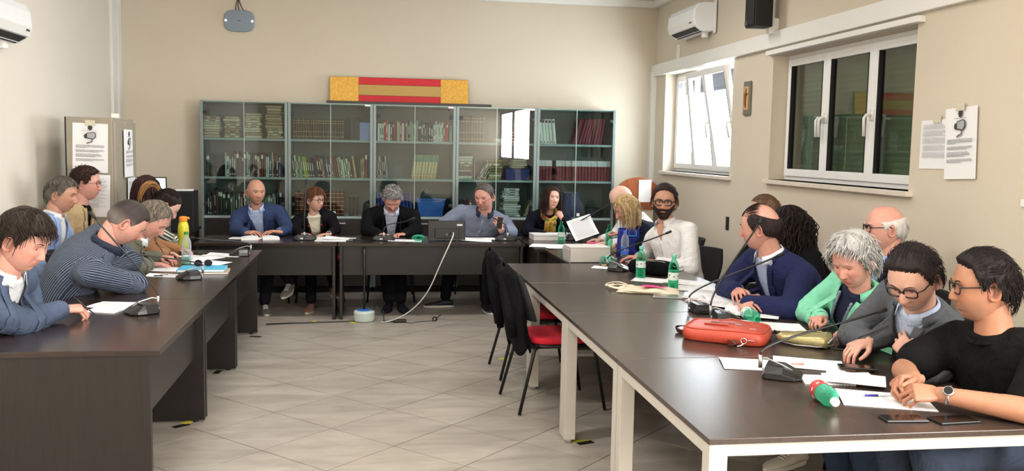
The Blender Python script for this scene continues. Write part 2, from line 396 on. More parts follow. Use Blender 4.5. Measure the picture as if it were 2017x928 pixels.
    o1 = outer('window_1', w1); sill(o1, w1[0], w1[1], w1[2])
    a, b = w1[0]+q, w1[1]-q; d3 = (b-a)/3
    sash(o1, b-d3, b, 1.47, 2.53, 0); sash(o1, a+d3, b-d3, 1.47, 2.53, R(7), a+d3+.02); sash(o1, a, a+d3, 1.47, 2.53, R(11), a+.02)
    shutter(o1, w1[0], w1[1], 2.33, 2.56, M['shutter_dark'])
    o1['label'] = 'left window with tilted white sashes and bright daylight'; o2['label'] = 'three sash white window with lowered shutter behind'
build_room()
def ceiling_lights():
    for i, ((x, y), p) in enumerate(zip(LAMPS, LAMP_POWER)):
        t = thing('ceiling_light', 'flat white ceiling light panel, %s row, on the %s side' % (ORD[i//2], 'window' if i % 2 else 'locker'), 'lamp', (x, y, ZC), 0, 'ceiling light panels of the %s row' % ORD[i//2])
        MB().box(-.6, .6, -.15, .15, -.06, -.001).build('frame', M['white_plastic'], t, bevel=.005)
        MB().box(-.57, .57, -.12, .12, -.066, -.060).build('diffuser', M['lampglow'], t)
        l = area('lamp_light', (x, y, ZC-.075), (0, 0, 0), 1.1, .24, p, (1, .975, .945))
M['lampglow'] = mat('lamp_diffuser', (1, 1, 1), .5, emit=(1, .96, .9, 3))
ceiling_lights()
# ------------------------------------------------------------------ tables
TH = .74
def panel_table(x0, x1, y0, y1, label, group, side, m_top='wenge', leg_in=.03, along='y'):
    """dark melamine desk: top, two end panels, modesty panel (side = which long edge it stands near)"""
    cx, cy = (x0+x1)/2, (y0+y1)/2
    t = thing('desk', label, 'table', (cx, cy, 0), 0, group); hx, hy = (x1-x0)/2, (y1-y0)/2
    MB().box(-hx, hx, -hy, hy, TH-.028, TH).build('tabletop', M[m_top], t, bevel=.003)
    if along == 'y':
        for s in (-1, 1):
            yy = s*(hy-.03); MB().box(-hx+.1, hx-.045, yy-.014, yy+.014, .012, TH-.029).build('end_panel', M['wenge_leg'], t, bevel=.002)
        xx = side*(hx-.10); MB().box(xx-.009, xx+.009, -hy+.046, hy-.046, .40, TH-.029).build('modesty_panel', M['wenge_leg'], t, bevel=.002)
        ft = [(-hx+.15, s*(hy-.03)) for s in (-1, 1)]+[(hx-.1, s*(hy-.03)) for s in (-1, 1)]
    else:
        for s in (-1, 1):
            xx = s*(hx-.03); MB().box(xx-.014, xx+.014, -hy+.03, hy-.08, .012, TH-.029).build('end_panel', M['wenge_leg'], t, bevel=.002)
        yy = side*(hy-.09); MB().box(-hx+.046, hx-.046, yy-.009, yy+.009, .425, TH-.029).build('modesty_panel', M['wenge_dark'], t, bevel=.002)
        ft = [(s*(hx-.03), v) for s in (-1, 1) for v in (-hy+.08, hy-.14)]
    for fx, fy in ft: MB().lathe([(.016, 0), (.018, .004), (.018, .013)], 10, Matrix.Translation((fx, fy, 0))).build('foot', M['black_plastic'], t)
    return t
panel_table(-1.735, -.932, 4.22, 5.612, 'dark wenge desk nearest on the left, the one with its broad end panel showing', 'dark desks', 1)
panel_table(-1.735, -.932, 5.618, 6.895, 'dark wenge desk in the middle of the left row', 'dark desks', 1)
panel_table(-1.735, -.932, 6.90, 8.20, 'dark wenge desk at the far end of the left row, under the blue folder', 'dark desks', 1)
panel_table(-1.62, -.312, 8.76, 9.52, 'dark desk of the head table at which the bald person in blue sits', 'dark desks', -1, along='x')
panel_table(-.305, 1.50, 8.76, 9.52, 'long dark desk of the head table carrying the monitor', 'dark desks', -1, along='x')
panel_table(1.52, 2.42, 8.30, 9.50, 'dark corner desk under the white box and scarf person\'s elbow', 'dark desks', -1, along='x')
panel_table(1.60, 2.42, 7.33, 8.29, 'dark desk on the right between corner desk and white-legged desks', 'dark desks', -1, along='x')
def leg_table(y0, y1, label):
    x0, x1 = 1.092, 2.42; t = thing('meeting_table', label, 'table', ((x0+x1)/2, (y0+y1)/2, 0), 0, 'white-legged meeting tables'); hx, hy = (x1-x0)/2, (y1-y0)/2
    MB().box(-hx, hx, -hy, hy, TH-.02, TH).build('tabletop', M['wenge_y'], t, bevel=.002)
    for sx in (-1, 1):
        for sy in (-1, 1):
            x = sx*(hx-.036); y = sy*(hy-.036)
            lg = MB().box(x-.032, x+.032, y-.032, y+.032, .02, TH-.021).build('leg', M['white_metal'], t, bevel=.003)
            MB().lathe([(.02, 0), (.024, .006), (.024, .0205)], 10, Matrix.Translation((x, y, 0))).build('foot', M['steel'], lg)
    for sy in (-1, 1):
        y = sy*(hy-.036); MB().box(-hx+.068, hx-.068, y-.018, y+.018, TH-.066, TH-.021).build('apron', M['white_metal'], t, bevel=.002)
    for sx in (-1, 1):
        x = sx*(hx-.024); MB().box(x-.018, x+.018, -hy+.068, hy-.068, TH-.066, TH-.021).build('apron', M['white_metal'], t, bevel=.002)
leg_table(2.762, 3.895, 'brown-topped meeting table with white legs, nearest on the right, green bottle lying on it')
leg_table(3.900, 5.030, 'brown-topped white-legged meeting table under the red leather bag')
leg_table(5.035, 6.19, 'brown-topped white-legged meeting table under the cream tote bag')
leg_table(6.195, 7.26, 'brown-topped white-legged meeting table farthest back, under the black pouch')
# floor tape marks
for i, (x, y, c, lab) in enumerate([(1.20, 4.99, 'yellow_tape', 'yellow tape mark under the middle white table leg'), (1.22, 4.96, 'black_tape', 'black tape scrap beside the white table leg'), (-1.10, 5.50, 'black_tape', 'black tape scrap at the foot of the left desks'), (-1.07, 5.58, 'yellow_tape', 'yellow tape mark at the foot of the left desks'), (-1.10, 6.80, 'black_tape', 'black tape scrap beneath the second left desk'), (-.52, 8.70, 'yellow_tape', 'yellow tape mark beside the head table leg joint'), (-.17, 8.66, 'yellow_tape', 'yellow tape mark between joint leg and white floor unit'), (1.06, 7.05, 'yellow_tape', 'yellow tape mark beneath the far white table leg'), (-.98, 8.05, 'black_tape', 'dark tape scrap beneath the farthest left desk')]):
    tag(MB().box(-.05, .05, -.022, .022, .0002, .0016).build('floor_tape', M[c], None, (x, y, .0006*(i % 2)), R(20*i)), lab, 'tape')
# ------------------------------------------------------------------ bookcases
BX = [-1.842+.9346*i for i in range(6)]; BY0, BY1 = 10.44, 10.88; BH = 2.13
SH = [1.298, 1.725]; CABT = .868
BAY = ['first', 'second', 'third', 'fourth', 'fifth']
def bookcase(i):
    x0, x1 = BX[i]+.002, BX[i+1]-.002; cx = (x0+x1)/2; w = (x1-x0)/2
    t = thing('bookcase', 'grey-green glazed bookcase with dark lower doors, %s from the left' % BAY[i], 'bookcase', (cx, BY0, 0), 0, 'glazed bookcases along the back wall')
    D = BY1-BY0
    for s in (-1, 1): MB().box(s*w-(.032 if s > 0 else 0), s*w+(.032 if s < 0 else 0), -.004, D, 0.06, BH).build('side_panel', M['bc_frame'], t, bevel=.002)
    MB().box(-w+.022, w-.022, D-.012, D, .06, BH).build('back_panel', M['bc_inner'], t)
    MB().box(-w+.022, w-.022, .012, D-.012, BH-.022, BH).build('top_panel', M['bc_frame'], t, bevel=.002)
    MB().box(-w+.01, w-.01, .03, D, 0, .06).build('plinth', M['black_matte'], t)
    for z in SH: MB().box(-w+.022, w-.022, .02, D-.012, z-.026, z).build('shelf', M['bc_shelf'], t, bevel=.002)
    MB().box(-w+.022, w-.022, .008, D-.012, CABT-.028, CABT).build('shelf', M['bc_shelf'], t, bevel=.002)
    for s in (-1, 1):
        a, b = (-w+.034, -.002) if s < 0 else (.002, w-.034)
        g = MB().box(a, b, 0, .005, CABT+.003, BH-.004).build('glass_door', M['bc_glass'], t)
        xe = -.0035 if s < 0 else .0025
        MB().box(xe-.001, xe+.002, -.001, .0055, CABT+.003, BH-.004).build('glass_edge', M['seam'], g)
        MB().box(a, b, -.0006, .0055, BH-.009, BH-.0042).build('glass_edge', M['seam'], g)
        for z in (CABT+.13, BH-.13):
            xc = a+.022 if s < 0 else b-.022
            MB().lathe([(0.001, -.008), (.02, -.008), (.022, -.004), (.022, .014), (.018, .016)], 14, Matrix.Translation((xc, 0, z)) @ Matrix.Rotation(pi/2, 4, 'X')).build('hinge', M['black_plastic'], g)
        dr = MB().box(a, b, -.014, .004, .075, CABT-.032).build('lower_door', M['wenge_leg'], t, bevel=.002)
        xc = s*.105
        h = MB().box(xc-.06, xc+.06, -.044, -.034, CABT-.085, CABT-.07); h.box(xc-.055, xc-.045, -.036, -.0135, CABT-.084, CABT-.071); h.box(xc+.045, xc+.055, -.036, -.0135, CABT-.084, CABT-.071)
        h.build('handle', M['steel'], dr, bevel=.002)
    if i in (1, 2, 3): MB().box(w-.09, w-.03, -.004, -.001, BH-.028, BH-.008).build('sticker', M['sticker'], t)
    if i in (1, 2, 4):
        k = MB().box(.02, .055, -.02, -.001, CABT+.02, CABT+.055); k.build('lock', M['white_plastic'], t, bevel=.003)
for i in range(5): bookcase(i)
# --- books
_bk = {}
def book(w, h, d, style, col, loc, lean=0, flat=False, label='', group='', yaw=0):
    """a book standing on its tail (or lying flat): boards, spine, page block"""
    key = (round(w, 3), round(h, 3), round(d, 3), style, tuple(col), flat)
    if key not in _bk:
        cov = pmat(col, .55, var=.1, scale=25); pg = pmat((222, 214, 194), .9, var=.06, scale=60)
        mb = MB().use(cov); t = min(.003, w*.15)
        prof = [(-w/2, .012), (-w/2+w*.12, .004), (-w/2+w*.3, 0), (w/2-w*.3, 0), (w/2-w*.12, .004), (w/2, .012), (w/2, d), (w/2-t, d), (w/2-t, .016), (-w/2+t, .016), (-w/2+t, d), (-w/2, d)]
        mb.prism(prof, 0, h)
        mb.use(pg).box(-w/2+t, w/2-t, .0165, d-.004, .003, h-.003)
        if style == 'bands':
            mb.use(pmat((206, 160, 78), .4, .5))
            for k in range(6):
                z = h*(.08+.165*k); mb.box(-w/2+.002, w/2-.002, -.0015, .006, z, z+.006)
        elif style == 'label':
            mb.use(pmat((226, 222, 210), .7)); mb.box(-w/2*.75, w/2*.75, -.001, .006, h*.74, h*.9)
        elif style == 'title':
            mb.use(pmat((225, 220, 205) if sum(col) < 420 else (70, 60, 60), .7)); mb.box(-w/2*.35, w/2*.35, -.001, .006, h*.35, h*.75); mb.box(-w/2*.6, w/2*.6, -.001, .006, h*.08, h*.13)
        elif style == 'whitetop':
            mb.use(pmat((205, 200, 196), .7)); mb.box(-w/2-.0004, w/2+.0004, -.001, .02, h*.72, h+.0004)
        elif style == 'brownset':
            mb.use(pmat((160, 140, 110), .6))
            for k in (.12, .36, .78, .9): mb.box(-w/2+.001, w/2-.001, -.001, .006, h*k, h*k+.008)
        elif style == 'greentop':
            mb.use(pmat((110, 140, 110), .6)); mb.box(-w/2+.001, w/2-.001, -.001, .006, h*.72, h*.97); mb.use(pmat((170, 120, 60), .6)); mb.box(-w/2+.001, w/2-.001, -.001, .006, h*.05, h*.09); mb.box(-w/2+.001, w/2-.001, -.001, .006, h*.18, h*.20)
        elif style == 'binder':
            mb.use(pmat((60, 62, 70), .6)); mb.box(-w/2*.6, w/2*.6, -.001, .006, h*.85, h*.95); mb.box(-w/2*.4, w/2*.4, -.001, .006, h*.05, h*.09)
        o = mb.build('book'); _bk[key] = o.data; bpy.data.objects.remove(o)
    o = bpy.data.objects.new('book', _bk[key]); COL.objects.link(o)
    if flat: o.matrix_world = Matrix.Translation(loc) @ Matrix.Rotation(yaw, 4, 'Z') @ Matrix.Rotation(pi/2, 4, 'Y') @ Matrix.Translation((-w/2, 0, -h/2))
    else: o.matrix_world = Matrix.Translation(loc) @ Matrix.Rotation(lean, 4, 'Y')
    return tag(o, label, 'book', group)
CN = {}
def cname(c):
    names = {'maroon': (96, 26, 36), 'red': (170, 34, 40), 'dark green': (36, 66, 50), 'olive green': (104, 116, 60), 'yellow-green': (160, 170, 60), 'navy': (30, 40, 84), 'blue': (60, 90, 160), 'brown': (96, 66, 46), 'tan': (150, 118, 84), 'cream': (206, 196, 168), 'white': (222, 222, 216), 'grey': (124, 126, 126), 'black': (30, 30, 34), 'teal': (66, 120, 116), 'orange-brown': (160, 86, 50), 'pale green': (160, 184, 160)}
    return min(names, key=lambda k: sum((a-b)**2 for a, b in zip(names[k], c)))
def row(bay, z, xa, xb, specs, where, lean0=0, y=None, ranked=True, group=None):
    """specs: list of (w,h,d,style,col,lean)"""
    x = xa; y = y if y is not None else BY0+.06; n = 0
    for (w, h, d, st, c, ln) in specs:
        eff = w/math.cos(ln) if ln else w
        if x+eff > xb: break
        side = math.sin(abs(ln))*w if ln else 0
        zz = z+.0006+(w/2)*abs(math.sin(ln)); yy = y+random.uniform(-.008, .012)
        lab = '%s %s book, %s from left %s' % ({'bands': 'gold-banded', 'whitetop': 'white-topped', 'binder': 'upright', 'brownset': 'ribbed'}.get(st, 'thin' if w < .02 else 'thick'), cname(c), ORD[n], where)
        book(w, h, d, st, c, (x+eff/2, yy, zz), ln, label=lab, group=group or 'books '+where)
        x += eff+.0008; n += 1
def stack(x, z, n, cols, where, w=(.14, .17), t=(.018, .032), yawj=2, d=.2, gname=None):
    zz = z+.0008
    for k in range(n):
        th = random.uniform(*t); c = random.choice(cols)
        book(th, random.uniform(*w), d*random.uniform(.85, 1), random.choice(['plain', 'title', 'plain']), c, (x+random.uniform(-.008, .008), BY0+.06, zz), flat=True, yaw=R(random.uniform(-yawj, yawj)), label='flat %s book, %s from bottom, %s' % (cname(c), ORD[k], where), group='books in the '+(gname or where))
        zz += th+.0007
OLD = [(198, 184, 150), (180, 164, 128), (206, 198, 172), (170, 146, 108), (188, 176, 148), (150, 128, 96)]
Z1, Z2, Z3 = SH[1], SH[0], CABT
def rnd(*a): return random.uniform(*a)
def mixed(n, hs, pal, lean=0, ws=(.014, .034), styles=('title', 'plain', 'label')):
    return [(round(rnd(*ws), 3), round(rnd(*hs), 3), round(rnd(.16, .2), 2), random.choice(styles), random.choice(pal), lean) for _ in range(n)]
def fill_books():
    # bay 1
    for k, (dx, n) in enumerate([(.115, 8), (.33, 9), (.555, 10), (.785, 12)]):
        stack(BX[0]+dx, Z1, n, OLD, '%s stack, top shelf of first bookcase' % ORD[k], (.15, .185), (.022, .036))
    pal1 = [(150, 160, 190), (206, 206, 196), (176, 190, 160), (40, 42, 60), (120, 40, 40), (70, 70, 64), (200, 200, 200), (60, 90, 110), (86, 92, 84)]
    row(0, Z2, BX[0]+.05, BX[0]+.15, mixed(3, (.23, .25), [(58, 70, 66), (70, 80, 76)], 0, (.03, .045)), 'on the middle shelf of first bookcase, left end')
    row(0, Z2, BX[0]+.25, BX[1]-.04, mixed(30, (.22, .28), pal1), 'on the middle shelf of first bookcase')
    row(0, Z3, BX[0]+.06, BX[1]-.04, mixed(34, (.2, .3), [(40, 70, 50), (120, 130, 110), (90, 30, 36), (44, 50, 48), (150, 150, 140), (60, 66, 60), (34, 36, 40), (30, 50, 40)]), 'on the lower shelf of first bookcase')
    # bay 2
    row(1, Z1, BX[1]+.05, BX[1]+.62, [(.026, .225, .17, 'brownset', (92, 76, 62), 0)]*22, 'on the top shelf of second bookcase')
    row(1, Z2, BX[1]+.06, BX[1]+.33, [(.022, .25-.004*k, .18, 'title', c, -R(7)) for k, c in enumerate([(40, 60, 50), (190, 200, 170), (60, 100, 60), (170, 190, 170), (66, 120, 80), (176, 180, 60), (150, 160, 50), (60, 80, 60), (40, 46, 80), (38, 44, 76)])], 'on the middle shelf of second bookcase, left group')
    row(1, Z2, BX[1]+.33, BX[1]+.80, [(.024, round(rnd(.2, .25), 3), .18, random.choice(['title', 'plain']), c, -R(9)) for c in [(34, 38, 70), (120, 40, 36), (190, 180, 150), (40, 40, 50), (110, 120, 160), (70, 60, 60), (180, 170, 140), (120, 66, 50), (100, 60, 50), (150, 130, 110), (196, 190, 170), (210, 210, 200), (70, 150, 110), (206, 206, 200), (120, 60, 50), (90, 50, 44), (186, 172, 130)]], 'on the middle shelf of second bookcase, centre group')
    row(1, Z2, BX[1]+.80, BX[2]-.03, [(.02, .21, .18, 'title', (176, 160, 120), -R(2)), (.022, .23, .18, 'title', (190, 180, 150), -R(2)), (.028, .29, .2, 'label', (120, 20, 36), 0)], 'on the middle shelf of second bookcase, right end')
    row(1, Z3, BX[1]+.075, BX[1]+.64, [(.044, .275, .2, 'bands', (88, 22, 28), 0)]*12, 'on the lower shelf of second bookcase')
    row(1, Z3, BX[1]+.67, BX[1]+.78, [(.05, .22, .2, 'plain', (20, 20, 24), 0)]*2, 'beside the maroon set, lower shelf')
    # bay 3
    pal3 = [(214, 214, 206), (190, 40, 44), (200, 206, 190), (120, 36, 44), (60, 80, 90), (222, 222, 216), (170, 190, 160), (40, 40, 50), (196, 60, 56), (150, 160, 150)]
    row(2, Z1, BX[2]+.05, BX[3]-.035, mixed(46, (.185, .235), pal3, 0, (.013, .026)), 'on the top shelf of third bookcase')
    row(2, Z2, BX[2]+.05, BX[2]+.23, [(.016, .25, .18, 'title', c, -R(6)) for c in [(190, 186, 176), (80, 30, 40), (200, 196, 186), (140, 150, 150), (60, 60, 66), (40, 40, 46), (190, 190, 186)]], 'on the middle shelf of third bookcase, left group')
    row(2, Z2, BX[2]+.43, BX[2]+.75, [(.034, .27, .2, 'greentop', (206, 188, 140), R(8))]*8, 'on the middle shelf of third bookcase, right group')
    row(2, Z3, BX[2]+.04, BX[2]+.47, [(.04, .27, .2, 'plain', (34, 52, 120), 0)]*10, 'on the lower shelf of third bookcase')
    # bay 4
    row(3, Z1, BX[3]+.045, BX[3]+.36, [(.031, .30, .2, 'brownset', (112, 92, 72), 0)]*10, 'on the top shelf of fourth bookcase')
    stack(BX[3]+.54, Z1, 1, [(214, 210, 200)], 'top shelf of fourth bookcase', (.14, .15), (.045, .05))
    stack(BX[3]+.68, Z1, 5, [(150, 34, 36), (130, 30, 34)], 'red pile, top shelf of fourth bookcase', (.17, .2), (.03, .036))
    stack(BX[3]+.12, Z2, 9, [(206, 200, 180), (170, 160, 140), (60, 56, 50), (196, 190, 170), (130, 110, 80)], 'left stack, middle shelf of fourth bookcase', (.14, .165), (.025, .045))
    row(3, Z2, BX[3]+.245, BX[3]+.40, [(.024, .2, .18, 'title', c, R(28)) for c in [(60, 60, 56), (196, 190, 176), (50, 50, 54), (150, 140, 120)]], 'leaning on the middle shelf of fourth bookcase')
    stack(BX[3]+.46, Z2, 7, [(196, 180, 130), (206, 200, 180), (130, 110, 60), (160, 140, 90)], 'centre stack, middle shelf of fourth bookcase', (.14, .17), (.026, .04))
    stack(BX[3]+.74, Z2+.135, 4, [(60, 160, 70), (190, 180, 150), (150, 140, 120), (176, 170, 150)], 'pile on navy box, fourth bookcase', (.14, .19), (.018, .028), 6)
    stack(BX[3]+.66, Z3, 13, [(206, 204, 200), (180, 180, 178), (60, 60, 70), (150, 140, 120), (216, 214, 210), (100, 60, 50)], 'tall untidy pile, lower shelf of fourth bookcase', (.16, .21), (.018, .03), 9)
    row(3, Z3, BX[3]+.80, BX[3]+.91, [(.022, .2, .17, 'title', c, R(22)) for c in [(120, 110, 80), (200, 196, 186), (60, 50, 50)]], 'leaning on the lower shelf of fourth bookcase')
    row(3, Z3, BX[3]+.06, BX[3]+.2, mixed(6, (.14, .2), [(150, 60, 60), (190, 180, 180), (60, 40, 60)], 0), 'on the lower shelf of fourth bookcase, left end')
    # bay 5
    row(4, Z1, BX[4]+.05, BX[4]+.25, [(.038, .285, .2, 'binder', (214, 212, 200), -R(6))]*5, 'on the top shelf of fifth bookcase, left group')
    row(4, Z1, BX[4]+.43, BX[4]+.86, [(.034, .30, .2, 'plain', (112, 26, 40), R(17-k)) for k in range(10)], 'leaning on the top shelf of fifth bookcase')
    row(4, Z2, BX[4]+.045, BX[4]+.20, [(.037, .235, .2, 'whitetop', (116, 24, 38), 0)]*4, 'on the middle shelf of fifth bookcase, left group')
    row(4, Z2, BX[4]+.245, BX[5]-.03, [(.0375, .235, .2, 'whitetop', (120, 26, 40), 0)]*17, 'on the middle shelf of fifth bookcase')
    row(4, Z3, BX[4]+.36, BX[4]+.60, [(.06, .29, .22, 'plain', (30, 44, 90), 0)]*4, 'on the lower shelf of fifth bookcase')
fill_books()
def shelf_things():
    # round black clock-like case, bay 1
    t = tag(MB().lathe([(.001, -.03), (.058, -.03), (.066, -.015), (.066, .015), (.058, .03), (.001, .03)], 24, Matrix.Translation((BX[0]+.195, BY0+.16, Z2+.0665)) @ Matrix.Rotation(pi/2, 4, 'X')).build('round_case', M['black_matte'], smooth=False), 'round black case on the middle shelf of first bookcase', 'case')
    # bookend, bay 4
    tag(MB().box(-.002, .002, 0, .16, 0, .24).box(-.1, .002, 0, .16, 0, .002).build('bookend', M['steel'], None, (BX[3]+.225, BY0+.07, Z2+.0002)), 'thin metal bookend beside the left stack of fourth bookcase', 'bookend')
    b = MB().box(-.15, .13, 0, .22, 0, .13); tag(b.build('storage_box', pmat((30, 40, 110), .5), None, (BX[3]+.74, BY0+.06, Z2+.0005), bevel=.006), 'navy blue box under green book in fourth bookcase', 'box')
    # blue crate, bay 3 with wire ornament
    t = thing('plastic_crate', 'bright blue plastic crate in the third bookcase', 'crate', (BX[2]+.66, BY0+.06, Z3+.0005)); w0, w1, z1 = .13, .165, .19
    MB().add([(-w0, 0, 0), (w0, 0, 0), (w0, .2, 0), (-w0, .2, 0), (-w1, -.01, z1), (w1, -.01, z1), (w1, .21, z1), (-w1, .21, z1)], [(0, 1, 2, 3), (4, 5, 6, 7), (0, 1, 5, 4), (1, 2, 6, 5), (2, 3, 7, 6), (3, 0, 4, 7)]).build('body', pmat((52, 104, 190), .4), t, bevel=.004)
    MB().box(-w1-.006, w1+.006, -.016, .216, z1+.0005, z1+.014).build('rim', pmat((70, 120, 200), .4), t, bevel=.003)
    t = thing('wire_ornament', 'small bent wire ornament standing on the blue crate', 'ornament', (BX[2]+.62, BY0+.16, Z3+.216))
    mb = MB()
    for k in range(7):
        a = k*.9; mb.tube([(0, 0, 0), (.03*math.cos(a), .02*math.sin(a), .04), (.055*math.cos(a+.5), .03*math.sin(a), .075), (.05*math.cos(a+1), .02, .11)], .0035, 5)
    mb.build('wires', M['steel'], t); MB().lathe([(.03, 0), (.03, .008)], 12).build('base', M['black_matte'], t)
    tag(MB().prism([(-.06, 0), (.06, 0), (.055, .17), (.03, .2), (-.04, .16)], 0, .12, Matrix.Rotation(pi/2, 4, 'X')).build('dark_bag', M['black_matte'], None, (BX[2]+.845, BY0+.36, Z3+.0005), bevel=.02), 'black bag slumped beside the blue crate', 'bag')
    tag(MB().box(-.09, .09, 0, .2, 0, .15).build('storage_box', pmat((24, 26, 34), .5), None, (BX[2]+.62, BY0+.05, Z1-.43+.0), bevel=.006) if False else MB().box(-.055, .055, 0, .2, 0, .25).build('box_file', pmat((26, 28, 40), .5), None, (BX[1]+.73, BY0+.06, Z1+.0005), bevel=.004), 'dark box file at the right of the brown volumes', 'box')
    tag(MB().box(-.07, .07, 0, .02, 0, .2).build('reflection_slab', pmat((120, 140, 200), .2), None, (BX[1]+.84, BY0+.07, Z1+.0005), bevel=.002), 'pale blue slab standing for a glass reflection, second bookcase top shelf', 'reflection')  # blueish reflection in the door glass, built as a solid pale blue slab
    tag(MB().box(-.13, .13, 0, .2, 0, .11).build('storage_box', pmat((28, 30, 34), .5), None, (BX[4]+.75, BY0+.06, Z3+.0005), bevel=.006), 'black box on the lower shelf of fifth bookcase', 'box')
    # plank and painted panel on top
    tag(MB().box(-.49, 1.37, 10.50, 10.86, BH+.0005, BH+.032).build('plank', M['wenge_leg'], bevel=.003), 'dark plank lying across the bookcase tops', 'plank')
    t = thing('painted_panel', 'long panel with gold-leaf ends and red-gold-red stripes, leaning on the wall', 'artwork', (.335, 10.80, BH+.0335)); t.rotation_euler = (-R(8), 0, 0)
    H = .295; L2 = .80
    MB().box(-L2, L2, 0, .03, 0, H).build('board', pmat((60, 40, 30), .7), t, bevel=.002)
    for s in (-1, 1):
        a, b = (-L2+.002, -L2+.325) if s < 0 else (L2-.325, L2-.002)
        MB().box(a, b, -.004, 0, .004, H-.004).build('gold_square', M['gold'], t)
    for nm, z0, z1, m in (('red_stripe', .004, .082, 'red_paint'), ('gold_stripe', .086, .206, 'gold_dull'), ('red_stripe', .210, H-.004, 'red_paint')):
        MB().box(-L2+.327, L2-.327, -.003, 0, z0, z1).build(nm, M[m], t)
shelf_things()
# ------------------------------------------------------------------ wall things
def notice(name, label, M4, w, h, camera=True, seed=1, cat='notice', tape=True):
    """sheet in the local xz plane facing -y"""
    t = bpy.data.objects.new(name, None); COL.objects.link(t); t.matrix_world = M4; tag(t, label, cat)
    n = 8; P = [[Vector((-w/2+w*i/n, -.0015-.004*math.sin(i/n*pi*1.5+seed)*(j/n), -h/2+h*j/n)) for i in range(n+1)] for j in range(n+1)]
    MB().grid(P).build('sheet', M['paper'], t, solid=.0008)
    ink = MB(); rr = random.Random(seed); y = -.0105
    def bar(x0, x1, z0, z1): ink.box(x0, x1, y, y+.0006, z0, z1)
    if camera:
        # round emblem
        e = MB().prism([(.018*math.cos(a)*(1+.12*math.cos(8*a)), .022*math.sin(a)*(1+.1*math.cos(8*a))) for a in [2*pi*k/24 for k in range(24)]], -.0003, .0003, Matrix.Translation((0, y, h*.41)) @ Matrix.Rotation(pi/2, 4, 'X')); e.build('emblem', M['ink_dark'], t)
        for k in range(22): bar(-w*.2+k*w*.018, -w*.2+k*w*.018+w*.012, h*.345, h*.351)
        T = Matrix.Translation((0, y, h*.235)) @ Matrix.Rotation(pi/2, 4, 'X'); s_ = w*.17
        body = MB().prism([(-.75*s_, -.35*s_), (.5*s_, -.55*s_), (.98*s_, -.1*s_), (.95*s_, .62*s_), (.55*s_, .8*s_), (-.5*s_, .62*s_), (-.8*s_, .3*s_)], -.0004, .0004, T); body.build('camera_outline', M['ink_dark'], t)
        MB().prism([(-.62*s_, -.2*s_), (.48*s_, -.42*s_), (.85*s_, -.02*s_), (.84*s_, .55*s_), (.52*s_, .68*s_), (-.45*s_, .52*s_)], -.001, -.0006, Matrix.Translation((0, -.002, 0)) @ T).build('camera_body', M['ink_light'], t)
        MB().prism([(-.72*s_+.27*s_*math.cos(a), .02*s_+.38*s_*math.sin(a)) for a in [2*pi*k/16 for k in range(16)]], -.0004, .0004, Matrix.Translation((0, -.003, 0)) @ T).build('camera_lens', M['ink_dark'], t)
        MB().prism([(.25*s_, -.5*s_), (.45*s_, -.52*s_), (.38*s_, -1.0*s_), (-.2*s_, -1.2*s_), (-.5*s_, -1.35*s_), (-.62*s_, -1.15*s_), (-.3*s_, -1.0*s_), (.22*s_, -.85*s_)], -.0004, .0004, T).build('camera_arm', M['ink'], t)
        rows = [(.05, 1), (.032, 1), (.014, 1), (-.004, .35), None, (-.05, 1), (-.068, .97), (-.086, .8), None, (-.13, .85), (-.148, .9), (-.166, .92), (-.184, .7), None, (-.23, 1), (-.248, 1), (-.266, .6)]
    else:
        rows = [(.40-.021*k, rr.choice([1, .9, .7, .95])) for k in range(34) if k % 7 != 5]
    for r_ in rows:
        if r_ is None: continue
        z, wd = r_[0]*h, r_[1]; x = -w*.4; xe = -w*.4+w*.8*wd
        while x < xe:
            l = rr.uniform(.02, .06)*w; bar(x, min(x+l, xe), z, z+h*.0075); x += l+w*.012
    io = ink.build('print', M['ink'] if camera else M['ink_light'], t); io['kind'] = 'stuff'
    if tape:
        MB().box(-.04, .04, -.0135, -.0125, h/2-.02, h/2+.025).build('adhesive_tape', pmat((212, 205, 184), .3), t)
    return t
def wallM(x, y, z, ang, roll=0): return Matrix.Translation((x, y, z)) @ Matrix.Rotation(ang, 4, 'Z') @ Matrix.Rotation(roll, 4, 'Y')
